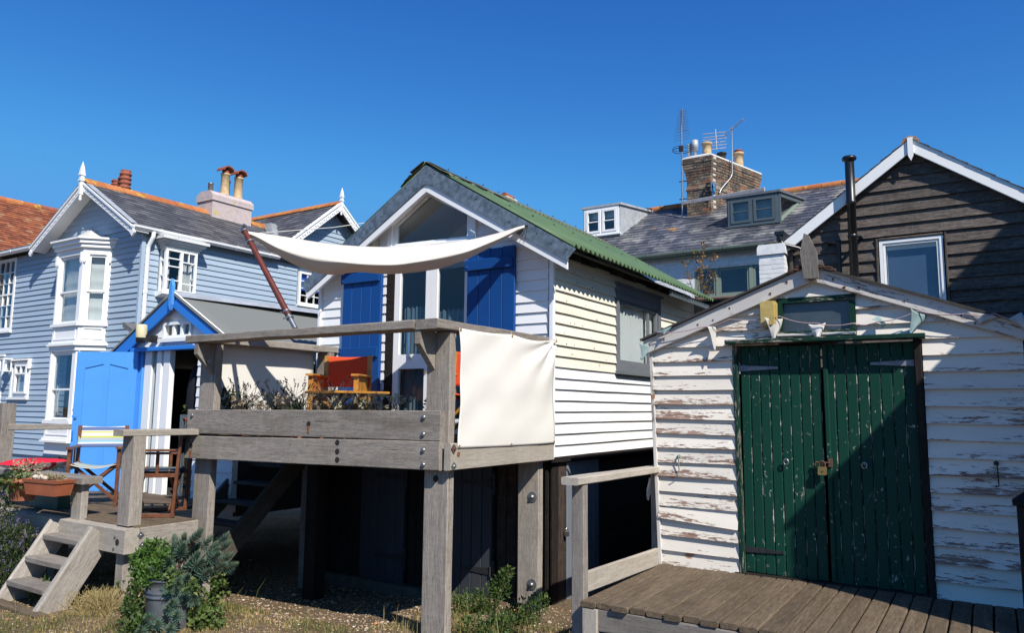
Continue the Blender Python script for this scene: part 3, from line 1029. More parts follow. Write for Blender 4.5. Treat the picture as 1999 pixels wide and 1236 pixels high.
# french doors
df = MB()
df.box(-2.18, -2.06, -.01, .06, 1.45, 3.46)
part(hut, 'door_reveal', df, tar_board)
df = MB()
df.box(-2.058, -1.0, -.02, .05, 3.405, 3.455)
part(hut, 'door_head', df, white_trim)
for (x0, x1) in ((-2.055, -1.527), (-1.523, -1.0)):
    mb = MB()
    w = .078
    mb.box(x0, x0 + w, .0, .045, 1.46, 3.40)
    mb.box(x1 - w, x1, .0, .045, 1.46, 3.40)
    mb.box(x0 + w, x1 - w, .0, .045, 3.30, 3.40)
    mb.box(x0 + w, x1 - w, .0, .045, 2.16, 2.32)
    mb.box(x0 + w, x1 - w, .0, .045, 1.46, 1.62)
    dr = part(hut, 'french_door', mb, white_trim)
    for (za, zb) in ((1.615, 2.165), (2.315, 3.305)):
        m2 = MB()
        m2.box(x0 + w - .005, x1 - w + .005, .018, .024, za, zb)
        part(dr, 'pane', m2, glass)
    if x0 < -2:
        m2 = MB()
        m2.box(x1 - w - .21, x1 - w - .185, -.028, -.008, 2.26, 2.68)
        m2.box(x1 - w - .205, x1 - w - .19, -.008, .018, 2.28, 2.30)
        m2.box(x1 - w - .205, x1 - w - .19, -.008, .018, 2.64, 2.66)
        part(dr, 'handle', m2, bright_steel)


def curtain(parent, x0, x1, z0, z1, y, mat, waves=9, amp=.02, M=None, name='curtain'):
    mb = MB()
    n = waves * 8

    def fn(a, b):
        x = x0 + (x1 - x0) * a
        return (x, y + amp * math.sin(a * waves * 2 * math.pi + .6 * math.sin(a * 17)) * (.5 + .5 * (1 - b)), z0 + (z1 - z0) * b - .012 * (b > .95) * math.sin(a * waves * 2 * math.pi))
    mb.grid(fn, n, 8, 0, True)
    return part(parent, name, mb, mat, M)


curtain(hut, -2.0, -1.56, 1.5, 2.86, .12, curtain_blue, 7, .02)
curtain(hut, -1.5, -1.02, 1.5, 2.80, .13, curtain_blue, 7, .02)

# shutters folded back on the wall
for (x0, x1, z0, z1, bats, plk) in ((-2.80, -2.20, 1.50, 3.37, (2.30, 3.17), 4), (-1.0, -.405, 1.50, 3.385, (2.3, 3.165), 4)):
    mb = MB()
    mb.box(x0 + .012, x1 - .012, -.034, -.02, z0 + .01, z1 - .01)
    sh = part(hut, 'shutter', mb, royal_blue)
    pw = (x1 - x0) / plk
    for i in range(plk):
        timber(sh, 'plank', (x0 + (i + .5) * pw, -.052 + rnd.uniform(-.002, .002), z0), (x0 + (i + .5) * pw, -.052, z1 + rnd.uniform(-.004, .004)), pw - .004, .032, royal_blue, .0008, (0, 1, 0), ch=.005)
    for zb in bats:
        timber(sh, 'batten', (x0 - .01, -.084, zb + .055), (x1 - .02, -.084, zb + .055), .030, .115, royal_blue, .0008, ch=.006)
    for zb in (1.9, 2.36, 3.2):
        bolt(sh, (x0 + .02, -.10, zb), (0, -1, 0), .012, .01, royal_blue, name='hinge_pin')

# side window
M_ = MR
mb = MB()
frame_rect(mb, 1.43, 2.80, 2.175, 3.165, .085, -.035, .03)
mb.box(1.41, 2.84, -.06, .0, 3.167, 3.195)
mb.box(1.43, 2.80, -.03, .03, 3.00, 3.078)
sw = part(hut, 'window', mb, grey_window, M_)
mb = MB()
frame_rect(mb, 1.517, 2.713, 2.262, 2.998, .04, -.012, .02)
part(sw, 'sash', mb, grey_window)
mb = MB()
mb.box(2.42, 2.455, -.012, .018, 2.302, 2.958)
part(sw, 'mullion', mb, grey_window)
mb = MB()
mb.box(1.55, 2.68, .002, .007, 2.295, 2.965)
part(sw, 'pane', mb, glass)
mb = MB()
mb.box(1.40, 2.84, -.075, .0, 2.135, 2.172)
part(sw, 'sill', mb, grey_window)
curtain(hut, 1.53, 2.40, 2.24, 3.02, .055, curtain_white, 11, .014, M_)
curtain(hut, 2.47, 2.70, 2.24, 3.02, .06, curtain_white, 3, .014, M_)
mb = MB()
mb.prism([(XL + .06, 3.46), (XR - .075, 3.46), (XA, 4.18)], .95, .99, 'y')
part(hut, 'loft_brightening_panel', mb, white_paint)  # white panel added behind the gable window to brighten the view inside
mb = MB()
mb.box(-.3, -.25, 1.3, 2.9, 1.45, 3.2)
part(hut, 'partition', mb, room_grey)

mb = MB()
for k in range(46):
    x, z = rnd.uniform(.1, 4.0), HB + .02 + rnd.choice(range(9, 18)) * .1085
    if 1.3 < x < 2.9 and z > 2.1:
        continue
    r_ = rnd.uniform(.005, .010)
    mb.add([(x + r_ * math.cos(q), -.0285, z + r_ * math.sin(q)) for q in [math.pi * i / 3 for i in range(6)]], [(0, 1, 2, 3, 4, 5)])
part(hut, 'nail_heads', mb, iron, MR, kind='stuff')

# boarded store under the hut
ub = HB - .02
GB = -.12
x = -3.2
holes = ((-2.5, -1.86), (-1.34, -.71))
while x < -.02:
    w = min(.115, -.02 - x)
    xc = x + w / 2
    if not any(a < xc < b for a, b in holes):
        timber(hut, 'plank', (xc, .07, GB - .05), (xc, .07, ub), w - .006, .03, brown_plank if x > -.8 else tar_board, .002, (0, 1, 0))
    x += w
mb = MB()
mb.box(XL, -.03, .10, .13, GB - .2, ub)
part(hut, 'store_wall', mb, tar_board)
for (a, b) in holes:
    mb = MB()
    mb.box(a, b, .062, .085, GB, ub - .06)
    d = part(hut, 'store_door', mb, blue_black)
    n = 5
    pw = (b - a) / n
    for i in range(n):
        timber(d, 'plank', (a + (i + .5) * pw, .045, GB - .03), (a + (i + .5) * pw, .045, ub - .07), pw - .005, .03, blue_black, .001, (0, 1, 0))
    for zh in (.12, .98):
        m2 = MB()
        m2.prism([(b - .02, zh - .035), (b - .02, zh + .035), (b - .42, zh + .012), (b - .42, zh - .012)], .02, .029, 'y')
        m2.box(b + .005, b + .04, .022, .054, zh - .11, zh + .11)
        m2.tube([(b - .008, .02, zh - .05), (b - .008, .02, zh + .05)], .014, 10)
        part(d, 'hinge', m2, dark_iron)
mb = MB()
mb.box(-3.2, 0.02, -.02, .09, -.35, GB - .035)
part(hut, 'sill_beam', mb, concrete)
# right-hand side of the store: corner planks, painted door, dark boards
yb = .02
for (w, m_) in ((.12, tar_board), (.11, brown_plank), (.05, brown_plank)):
    timber(hut, 'plank', (-.02, yb + w / 2, GB - .05), (-.02, yb + w / 2, ub), w - .006, .03, m_, .003, (1, 0, 0))
    yb += w
mb = MB()
mb.box(-.055, -.035, yb, yb + .72, GB, ub - .03)
sd = part(hut, 'side_door', mb, slate_paint)
for i in range(5):
    timber(sd, 'plank', (-.018, yb + .072 + i * .144, GB - .02), (-.018, yb + .072 + i * .144, ub - .05), .14, .034, slate_paint, .0015, (1, 0, 0))
yb += .74
for k in range(7):
    timber(hut, 'store_board', (-.03, yb, GB + .06 + k * .19), (-.03, DEPTH, GB + .06 + k * .19), .03, .183, tar_board, .003)
mb = MB()
mb.box(-.09, -.06, .02, DEPTH, GB - .2, ub)
part(hut, 'store_wall', mb, tar_board)
timber(hut, 'floor_beam', (-.005, -.02, ub - .012), (-.005, DEPTH, ub - .012), .09, .05, tar_board, .004)
# padlock on the side door
pk = thing('padlock', 'steel padlock hanging on the flaking grey plank door under the white hut', 'padlock', HU + .03, HV + .235, .55)


def padlock(e, w, h, t, mat, shk):
    mb = MB()
    mb.prism([(-w / 2, -h + .006), (-w / 2 + .006, -h), (w / 2 - .006, -h), (w / 2, -h + .006), (w / 2, -.004), (w / 2 - .004, 0), (-w / 2 + .004, 0), (-w / 2, -.004)], -t / 2, t / 2, 'y')
    part(e, 'lock_body', mb, mat)
    mb = MB()
    r = w * .33
    mb.tube([(-r, 0, -.004), (-r, 0, w * .35)] + [(-r * math.cos(a), 0, w * .35 + r * math.sin(a)) for a in [math.pi * i / 8 for i in range(1, 8)]] + [(r, 0, w * .35), (r, 0, -.004)], w * .085, 8)
    part(e, 'shackle', mb, shk)
    mb = MB()
    mb.lathe([(w * .09, 0), (w * .08, .002)], 10)
    part(e, 'keyhole', mb, hole_mat, T(0, -t / 2 - .0005, -h * .6) @ Matrix.Rotation(R(90), 4, 'X'))


padlock(pk, .045, .045, .02, bright_steel, bright_steel)
pk.rotation_euler.z = -YAW + R(60)
lamp_b = thing('wall_lamp', 'cream plastic bulkhead lamp beside the gable window of the white hut', 'lamp', HU - 2.37, HV - .03, 3.52)
mb = MB()
mb.prism([(-.06, 0), (.06, 0), (.066, .02), (.066, .19), (.05, .215), (-.05, .215), (-.066, .19), (-.066, .02)], -.09, -.01, 'y')
part(lamp_b, 'lens', mb, lamp_cream)
mb = MB()
mb.box(-.055, .055, -.009, .012, .01, .2)
part(lamp_b, 'back_plate', mb, upvc)

# ------------------------------------------------------------------ raised timber deck in front of the hut
deck = thing('raised_deck', 'raised deck of heavy grey sea-worn timbers standing on posts before the white hut', 'deck', 0, 0)
DT = 1.45
# posts
timber(deck, 'post', (-.118, .118, -.25), (-.118, .118, 2.34), .235, .08, oak, .004)
timber(deck, 'post', (-3.03, .118, -.25), (-3.03, .118, 2.34), .245, .08, oak, .004)
timber(deck, 'post', (-.125, 1.52, -.4), (-.125, 1.52, 1.30), .225, .085, oak, .004)
timber(deck, 'post', (-3.0, 1.62, DT), (-3.0, 1.62, 2.36), .20, .08, oak, .004)
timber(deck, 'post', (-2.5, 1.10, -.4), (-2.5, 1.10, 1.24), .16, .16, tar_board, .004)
timber(deck, 'post', (-3.05, 1.5, -.4), (-3.05, 1.5, 1.24), .16, .10, oak, .004)
for p in [c for c in deck.children if c.name.startswith('post')]:
    pass
# beams
timber(deck, 'beam', (-3.20, .037, 1.578), (-.03, .037, 1.600), .075, .235, oak, .003)
timber(deck, 'beam', (-3.215, .036, 1.325), (-.03, .036, 1.372), .075, .222, oak, .003)
timber(deck, 'side_beam', (.034, .02, 1.366), (.034, 1.63, 1.362), .06, .205, oak_pale, .004)
timber(deck, 'side_beam', (-3.19, .08, 1.33), (-3.19, 1.7, 1.33), .06, .22, oak, .004)
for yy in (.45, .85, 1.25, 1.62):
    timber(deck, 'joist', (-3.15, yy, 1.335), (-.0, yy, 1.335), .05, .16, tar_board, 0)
nb = 10
for i in range(nb):
    y = .16 + (i + .5) * (1.55 / nb)
    timber(deck, 'deck_board', (-3.15, y, DT - .018), (.0, y, DT - .018), 1.55 / nb - .006, .034, deckwood, .002)
# rails
timber(deck, 'handrail', (-3.13, -.02, 2.385), (-.208, -.02, 2.387), .21, .07, oak, .005)
timber(deck, 'handrail', (-.085, -.125, 2.384), (-.085, 1.60, 2.384), .22, .075, oak, .005)
timber(deck, 'handrail', (-3.02, .10, 2.395), (-3.02, 1.87, 2.402), .22, .07, oak, .005)
for (x0, x1) in ((-.205, -.15), (-2.99, -2.935)):
    mb = MB()
    mb.prism([(-.115, 2.346), (-.115, 2.235), (.077, 2.04), (.077, 2.346)], x0, x1, 'x')
    part(deck, 'knee_brace', mb, oak)
bolt(deck, (-2.933, .02, 2.17), (1, 0, 0), .012, .012, steel, .035)
for (x, z) in ((-.185, 1.665), (-.186, 1.534), (-.182, 1.412), (-.179, 1.30), (-3.12, 1.64), (-3.12, 1.50), (-3.12, 1.40)):
    bolt(deck, (x, -.003, z), (0, -1, 0), .019, .016, steel)
for (x, z) in ((-1.469, 1.588), (-1.113, 1.44), (-1.11, 1.365), (-1.107, 1.296), (-3.11, 1.34)):
    mb = MB()
    mb.lathe([(.024, 0), (.024, .0015), (.016, .0018), (.014, .001)], 14)
    part(deck, 'bolt_hole', mb, hole_mat, T(x, -.003, z) @ Matrix.Rotation(R(90), 4, 'X'))
for (x, z, s) in ((-1.469, 1.54, 1), (-3.12, 1.265, 1.6)):
    mb = MB()
    mb.prism([(-.014 * s, .03), (.016 * s, .03), (.006 * s, -.035), (-.008 * s, -.03)], -.0055, -.0035, 'y')
    part(deck, 'rust_streak', mb, rust_stain, T(x, 0, z))
for (y, z, sq, wsh) in ((.055, 1.428, .036, 0), (.06, 1.297, .032, 0)):
    bolt(deck, (.066, y, z), (1, 0, 0), .013, .014, iron if z > 1.4 else steel, sq)
mb = MB()
mb.lathe([(.02, 0), (.02, .0015), (.013, .002)], 12)
part(deck, 'bolt_hole', mb, rust_stain, T(.0655, .12, 1.385) @ Matrix.Rotation(R(90), 4, 'Y'))
for z in (.925, .14):
    bolt(deck, (-.075, 1.476, z), (0, -1, 0), .022, .03, steel, washer=.048)
mb = MB()
mb.lathe([(.026, 0), (.026, .0015), (.012, .002)], 12)
part(deck, 'bolt_hole', mb, hole_mat, T(-.118, .0765, 1.19) @ Matrix.Rotation(R(90), 4, 'X'))

# stair under the deck, climbing to the back
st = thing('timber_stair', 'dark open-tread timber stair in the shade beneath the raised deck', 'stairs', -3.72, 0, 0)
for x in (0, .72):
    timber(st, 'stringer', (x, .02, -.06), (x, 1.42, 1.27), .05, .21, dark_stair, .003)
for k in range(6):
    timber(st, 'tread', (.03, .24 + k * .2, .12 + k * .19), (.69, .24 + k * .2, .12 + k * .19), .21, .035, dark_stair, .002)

# canvas screens laced to the deck
cv = thing('canvas_screen', 'cream canvas windbreak laced to the right side of the raised deck', 'screen', 0, 0)


def screen(a, b):
    y = .10 + 1.53 * a
    zt_ = 2.366 + .03 * a - .014 * math.sin(math.pi * ((a * 2) % 1)) - .02 * (a > .5) * math.sin(math.pi * ((a - .5) * 2))
    zb_ = 1.43 - .015 * a - .006 * math.sin(a * 3.14)
    z = zb_ + (zt_ - zb_) * b
    ed = math.sin(math.pi * b)
    y2 = y + (.022 * ed if a < .5 else -.016 * ed) * abs(1 - 2 * a) ** 2
    d1 = math.sin((a * .75 + (1 - b)) * 8.5) * .010 * max(0, a * b)
    d2 = .012 * math.sin(b * 3.1) * math.sin(a * 3.1)
    d3 = .008 * mnoise.noise(Vector((a * 4, b * 4, 2))) + .006 * math.sin((a - b) * 14) * (1 - a) * b
    cr = max(0, a - .45) * max(0, b - .2) * .05 * math.sin(math.atan2(1.02 - b, 1.03 - a) * 11)
    return (.072 + d1 + d2 + d3 + cr, y2, z)


mb = MB()
mb.grid(screen, 64, 48)
cs = part(cv, 'canvas', mb, canvas)
cs.modifiers.new('thick', 'SOLIDIFY').thickness = 0.003
for (a, b) in ((.01, .985), (.5, .985), (.99, .985), (.01, .015), (.5, .015), (.99, .015)):
    p = screen(a, b)
    mb = MB()
    mb.lathe([(.013, 0), (.013, .003), (.008, .004), (.006, .001)], 12)
    part(cv, 'eyelet', mb, brass, T(p[0] + .002, p[1], p[2]) @ Matrix.Rotation(R(90), 4, 'Y'))
mb = MB()
for (a, b, dy, dz) in ((.01, .985, -.03, .03), (.5, .985, .0, .035), (.99, .985, .02, .03), (.01, .015, -.02, -.03), (.5, .015, 0, -.03), (.99, .015, .015, -.04)):
    p = screen(a, b)
    mb.tube([(p[0] + .004, p[1], p[2]), (p[0] - .012, p[1] + dy, p[2] + dz)], .004, 6)
part(cv, 'lacing', mb, twine)
cv2 = thing('canvas_screen', 'shaded cream canvas windbreak on the left side of the raised deck', 'screen', -3.1, 0)
mb = MB()
mb.grid(lambda a, b: (.012 * math.sin(a * 3.1) + .01 * mnoise.noise(Vector((a * 3, b * 3, 5))), .17 + 1.36 * a, 1.46 + .91 * b), 24, 16)
part(cv2, 'canvas', mb, canvas).modifiers.new('thick', 'SOLIDIFY').thickness = 0.003

# ------------------------------------------------------------------ peeling white shed with the green doors
SU, SV = 1.168, 1.574
shed = thing('boat_shed', 'peeling white weatherboarded shed with tall green double doors on a boardwalk', 'shed', SU, SV, 0)
SF = wallM(0, 0, 'f')
SZ, SX0, SX1, SXA, SAP, SSL = .45, -.03, 2.60, 1.26, 2.86, .385


def sz(x):
    return SAP - SSL * abs(x - SXA)


DX0, DX1, DZ1 = .635, 1.99, 2.262
for poly in ([(SX0 + .02, SZ), (DX0, SZ), (DX0, sz(DX0) - .06), (SX0 - .06, sz(SX0 - .06) - .06), (SX0 - .06, 2.2)],
             [(DX1, SZ), (SX1, SZ), (SX1, sz(SX1) - .06), (DX1, sz(DX1) - .06)],
             [(DX0, DZ1 + .04), (DX1, DZ1 + .04), (DX1, 2.33), (DX0, 2.33)],
             [(DX0, 2.33), (.99, 2.33), (.99, sz(.99) - .06), (DX0, sz(DX0) - .06)],
             [(1.56, 2.33), (DX1, 2.33), (DX1, sz(DX1) - .06), (1.56, sz(1.56) - .06)],
             [(.99, 2.63), (1.56, 2.63), (1.56, sz(1.56) - .06), (SXA, sz(SXA) - .06), (.99, sz(.99) - .06)]):
    wall_poly(shed, 'wall', SF, poly, .05, tar_board, .016)
mb = MB()
mb.box(SX0 - .05, SX0, .07, 4.6, 0, 2.25)
mb.box(SX1 - .05, SX1, .07, 4.6, 0, 2.25)
mb.box(SX0 - .05, SX1, 4.6, 4.65, 0, 2.3)
mb.box(SX0, SX1, .07, 4.6, .40, .44)
part(shed, 'wall', mb, tar_board)
rows_before = len(shed.children)
lean = lambda z: SX0 + .0 - .055 * (z - SZ) / 1.8
sh_out = lambda z: (max(lean(z), SXA - (SAP - .055 - z) / SSL), min(SX1, SXA + (SAP - .055 - z) / SSL))
bl = clad(shed, SF, SZ, SZ + 20 * .1215, .1215, sh_out, shed_paint, .036, [(DX0 - .005, DX1 + .005, .3, DZ1 + .02), (.985, 1.565, 2.325, 2.64)], .008, skew=.006)
for b in bl:                                      # one board has sprung near the bottom left
    t_ = b.matrix_basis.translation
    if t_.x < .3 and .75 < t_.z < .86:
        b.matrix_basis = b.matrix_basis @ T(0, -.012, .02) @ Matrix.Rotation(R(4.0), 4, 'Y')
        b['label'] = 'sprung board hanging crooked'
timber(shed, 'corner_board', (SX0 - .0, -.012, SZ), (SX0 - .06, -.012, 2.25), .035, .05, shed_trim, .002, (0, 1, 0))
# barge boards with grey finial
for s, xe, hgt in ((-1, -.125, .122), (1, 2.72, .118)):
    a = (SXA - s * -.03, -.055, sz(SXA + s * .03) + .0)
    b = (xe, -.055, sz(xe) + .01)
    timber(shed, 'barge_board', (SXA + s * .035, -.055, sz(SXA + s * .035) - .045), (xe, -.055, sz(xe) - .045), .03, hgt, shed_trim, .003)
mb = MB()
mb.prism([(-.06, .052), (-.07, -.055), (.13, -.062), (.275, -.02), (.30, .015), (.15, .06)], -.018, .018, 'y')
part(shed, 'finial', mb, weathered('grey_plank_upright', (0.10, 0.09, 0.08), (0.20, 0.18, 0.16), (0.28, 0.255, 0.23)), T(SXA + .005, -.10, SAP - .03) @ Matrix.Rotation(R(-94), 4, 'Y'))
for s, xe in ((-1, -.16), (1, 2.75)):
    mb = MB()
    L = abs(xe - SXA) / math.cos(math.atan(SSL))
    n = 14
    mb.grid(lambda a, b: (SXA + (xe - SXA) * a, -.10 + 4.8 * b, sz(SXA + (xe - SXA) * a) + .022 + .004 * mnoise.noise(Vector((a * 9, b * 30, s)))), 12, 30, 0, False)
    o = part(shed, 'roof_felt', mb, roof_felt_dark)
    o.modifiers.new('thick', 'SOLIDIFY').thickness = .016
mb = MB()
for k in range(26):
    x = SXA - .1 + rnd.uniform(-.05, .28)
    mb.box(x - .02, x + .02, -.105, -.05, sz(x) + .02, sz(x) + .032 + rnd.uniform(0, .012))
part(shed, 'rotten_splinters', mb, iron, kind='stuff')
for (x, dz, r_) in ((.35, .05, .009), (.62, .03, .008), (.95, .06, .010), (1.08, .03, .009), (.05, .05, .007), (1.42, .04, .011), (1.50, .08, .012), (1.60, .05, .012), (1.9, .06, .008), (2.25, .05, .009), (2.33, .08, .008), (.48, .07, .008)):
    mb = MB()
    mb.lathe([(r_, 0), (r_ * .6, .003), (.0005, .004)], 9)
    mb.prism([(-r_ * .7, 0), (r_ * .7, 0), (r_ * .3, -r_ * 2.2), (-r_ * .2, -r_ * 2.0)], -.0015, .0, 'y')
    part(shed, 'rusty_nail', mb, rust_stain, T(x, -.0715, sz(x) - dz) @ Matrix.Rotation(R(90), 4, 'X') if False else T(x, -.0712, sz(x) - dz))
# drip board over the doors, frame, threshold
timber(shed, 'door_lintel', (.585, -.065, 2.294), (2.02, -.065, 2.29), .115, .036, green_trim, .002)
timber(shed, 'door_frame', (.655, -.012, .43), (.638, -.012, 2.27), .04, .05, green_trim, .002, (0, 1, 0))
timber(shed, 'door_frame', (1.975, -.012, .43), (1.962, -.012, 2.27), .05, .05, tar_board, .003, (0, 1, 0))
timber(shed, 'door_sill', (.6, .0, .452), (2.0, .0, .452), .08, .03, tar_board, .004)
for (x0, x1, hx, first) in ((.672, 1.292, .672, True), (1.312, 1.945, 1.945, False)):
    mb = MB()
    mb.box(x0 + .01, x1 - .01, .036, .05, .475, 2.25)
    d = part(shed, 'door', mb, green_paint)
    n = 8
    pw = (x1 - x0) / n
    for i in range(n):
        xc = x0 + (i + .5) * pw
        timber(d, 'plank', (xc, .022 + rnd.uniform(-.0015, .0015), .472 + rnd.uniform(-.006, .004)), (xc, .022, 2.255), pw - .0045, .028, green_paint, .0012, (0, 1, 0), ch=.006)
    s = 1 if first else -1
    zs = ((2.083, 1), (.645, 0)) if first else ((2.10, 1),)
    for zh, hi in zs:
        m2 = MB()
        m2.prism([(hx, zh - .024), (hx, zh + .024), (hx + s * .30, zh + .009), (hx + s * .30, zh - .009)], -.002, .0065, 'y')
        m2.tube([(hx - s * .005, .0, zh - .045), (hx - s * .005, .0, zh + .045)], .009, 8)
        part(d, 'hinge', m2, plain('hinge_grey_paint', (0.22, 0.23, 0.26), .6, 0, .4, 30, .2) if hi else dark_iron)
    m2 = MB()
    kx = 1.016 if first else 1.574
    m2.tube([(kx, .01, 1.352), (kx, -.02, 1.352)], .005, 8)
    m2.tube([(kx + .018 * math.cos(t), -.022, 1.345 + .022 * math.sin(t)) for t in [2 * math.pi * i / 14 for i in range(15)]], .0055, 6)
    part(d, 'door_ring', m2, steel)
timber(shed, 'cover_strip', (1.332, -.002, .48), (1.326, -.002, 2.25), .035, .02, green_paint, .001, (0, 1, 0))
# hasp and padlock
mb = MB()
mb.tube([(1.235, -.022, 1.352), (1.335, -.022, 1.352)], .007, 8)
mb.tube([(1.235, -.022, 1.352), (1.228, -.022, 1.33)], .007, 8)
mb.box(1.325, 1.352, -.024, .0, 1.322, 1.385)
mb.tube([(1.283, .0, 1.352), (1.283, -.036, 1.352), (1.283, -.036, 1.33), (1.283, .0, 1.33)], .005, 6)
part(shed, 'hasp', mb, iron)
pk = thing('padlock', 'brass padlock with rusty shackle hanging on the green double doors', 'padlock', SU + 1.283, SV - .038, 1.322)
padlock(pk, .062, .062, .026, brass, iron)
# stay hooks either side of the doors
for (x, z, m_) in ((.149, 1.352, sage_paint), (2.40, 1.40, dark_iron)):
    mb = MB()
    mb.lathe([(.016, 0), (.016, .008), (.009, .012)], 10)
    mb.tube([(0, 0, .01), (.0, .0, .026)], .006, 8)
    hk = part(shed, 'stay_hook', mb, m_, T(x, -.022, z) @ Matrix.Rotation(R(90), 4, 'X'))
    mb = MB()
    mb.tube([(x, -.046, z + .012), (x + .004, -.050, z - .02), (x + .006, -.046, z - .13), (x + .006, -.05, z - .15), (x - .012, -.065, z - .155), (x - .012, -.068, z - .148)], .0045, 8)
    part(shed, 'stay_hook', mb, m_)
# window over the doors
mb = MB()
frame_rect(mb, .985, 1.565, 2.322, 2.638, .045, -.035, .03)
wd = part(shed, 'window', mb, green_trim)
mb = MB()
mb.box(1.025, 1.525, .004, .012, 2.362, 2.597)
part(wd, 'pane', mb, frosted)
timber(wd, 'sill', (.99, -.045, 2.336), (1.56, -.045, 2.332), .05, .022, shed_trim, .002)
lamp = thing('wall_lamp', 'yellowed oval bulkhead lamp beside the shed window above the green doors', 'lamp', SU + .928, SV - .03, 2.41)
mb = MB()
prof = [(-.045, .0), (.045, .0), (.06, .018), (.062, .18), (.048, .205), (-.048, .205), (-.062, .18), (-.06, .018)]
mb.prism([(x * 1.0, z) for x, z in prof], -.055, -.012, 'y')
mb.prism([(x * .86, .1025 + (z - .1025) * .9) for x, z in prof], -.078, -.055, 'y')
part(lamp, 'lens', mb, lamp_yellow)
mb = MB()
mb.prism([(x * 1.06, .1025 + (z - .1025) * 1.04) for x, z in prof], -.014, .008, 'y')
part(lamp, 'back_plate', mb, plain('yellowed_lamp_base', (0.42, 0.33, 0.10), .5))

# bunting slung across the shed
bun = thing('bunting', 'string of faded triangular cloth bunting slung across the gable of the peeling shed', 'bunting', SU, SV - .09, 0)
knots = [(-.11, .03, 2.30), (.02, -.03, 2.40), (.38, -.0, 2.43), (.62, .01, 2.485), (1.02, -.0, 2.485), (1.29, -.02, 2.415), (1.55, -.01, 2.40), (1.72, -.0, 2.405), (1.98, -.0, 2.47), (2.28, -.02, 2.43), (2.45, -.03, 2.42), (2.62, -.01, 2.37)]
pts = []
for i in range(len(knots) - 1):
    a, b = Vector(knots[i]), Vector(knots[i + 1])
    for k in range(6):
        q = a.lerp(b, k / 6)
        q.z -= .018 * math.sin(math.pi * k / 6)
        pts.append(q)
pts.append(Vector(knots[-1]))
mb = MB()
mb.tube(pts, .0035, 6)
part(bun, 'cord', mb, twine)


def flag(p, w, h, drop, mat, rag=0.0, ry=0.0, twist=.3):
    mb = MB()

    def fn(a, b):
        ww = w * (1 - b * .93)
        x = (a - .5) * ww + .02 * math.sin(b * 3) * twist
        y = .018 * math.sin(a * 5 + b * 3) * (.3 + b) + twist * .03 * (a - .5) * b
        z = -h * b - drop * math.sin(math.pi * a) * (1 - b) + (rag * mnoise.noise(Vector((a * 9, b * 3, 1))) * b)
        return (x, y, z)
    mb.grid(fn, 10, 12)
    o = part(bun, 'flag', mb, mat, T(*p) @ Matrix.Rotation(ry, 4, 'Y') @ Matrix.Rotation(twist * .8, 4, 'Z'))
    o.modifiers.new('thick', 'SOLIDIFY').thickness = .0025


flag((-.115, -.0, 2.30), .13, .13, .0, flag_print, .02, .35, 1.0)
flag((.06, -.02, 2.425), .15, .045, .0, flag_print, .0, -.25, .1)
flag((.47, .0, 2.43), .12, .20, .0, faded_flag, .01, .0, 1.6)
flag((.97, .0, 2.475), .15, .19, .01, faded_flag, .02, .06, .8)
flag((1.29, .0, 2.415), .135, .13, .012, white_cloth, .025, -.02, .2)
flag((1.70, .0, 2.435), .08, .085, .0, flag_print, .02, -.7, 1.2)
flag((1.99, .0, 2.465), .14, .17, .01, flag_print, .02, .45, .9)
flag((2.38, -.01, 2.425), .20, .07, .0, faded_flag, .01, .2, .2)
flag((2.56, -.02, 2.40), .11, .13, .0, faded_flag, .02, -.55, .8)

# ------------------------------------------------------------------ boardwalk and its rail
bw = thing('boardwalk', 'low worn timber boardwalk in front of the shed with the green doors', 'boardwalk', SU, SV, 0)
BX0, BX1, BY0, BY1, BZ = .0, 7.2, -1.47, -.02, .46
x = BX0 - .02
while x < BX1:
    w = .118 + rnd.uniform(-.004, .004)
    q = rnd.uniform(-.02, .025)
    timber(bw, 'deck_board', (x + w / 2, BY0 + q - .04, BZ - .02 + rnd.uniform(-.003, .003)), (x + w / 2, BY1, BZ - .02 + rnd.uniform(-.003, .003)), w - .009, .036, deckwood, .003)
    x += w
timber(bw, 'edge_beam', (BX0 + .10, BY0 + .0, BZ - .112), (BX1, BY0 + .0, BZ - .112), .06, .14, grey_softwood, .004)
timber(bw, 'edge_beam', (BX0 + .10, BY0 + .02, BZ - .30), (BX1, BY0 + .02, BZ - .30), .05, .20, grey_softwood, .004)
timber(bw, 'end_beam', (BX0 + .0, BY0 + .0, BZ - .13), (BX0 + .0, BY1, BZ - .13), .04, .18, grey_softwood, .003)
for px in (.03, 2.3, 4.6, 7.0):
    timber(bw, 'leg', (px + .02, BY0 - .02, -.3), (px + .02, BY0 - .02, BZ - .045), .11, .06, oak_pale, .003)
rail = thing('boardwalk_railing', 'grey timber railing along the left end of the boardwalk by the white hut', 'railing', SU - .08, SV, 0)
timber(rail, 'post', (.0, -1.40, -.3), (.0, -1.40, 1.218), .095, .07, grey_softwood, .003)
timber(rail, 'post', (-.005, .05, -.2), (-.01, .05, 1.20), .085, .07, grey_softwood, .003)
timber(rail, 'handrail', (-.01, -1.53, 1.245), (-.01, .18, 1.228), .13, .052, oak_pale, .003)
timber(rail, 'kick_board', (.02, -1.36, .545), (.02, .03, .505), .035, .14, oak_pale, .003)
rag = thing('rag', 'torn grey cloth strip tied to the back post of the boardwalk railing', 'rag', SU - .14, SV + .04, 1.15)
mb = MB()
mb.grid(lambda a, b: ((a - .5) * .035 * (1 - .6 * abs(b - .5)) - .02 * b, .012 * math.sin(b * 7 + a * 4), -.19 * b), 4, 12)
part(rag, 'cloth', mb, faded_flag).modifiers.new('thick', 'SOLIDIFY').thickness = .003
rp = thing('railing_post', 'dark capped timber post at the right end of the boardwalk', 'post', 3.705, .92, 0.03)
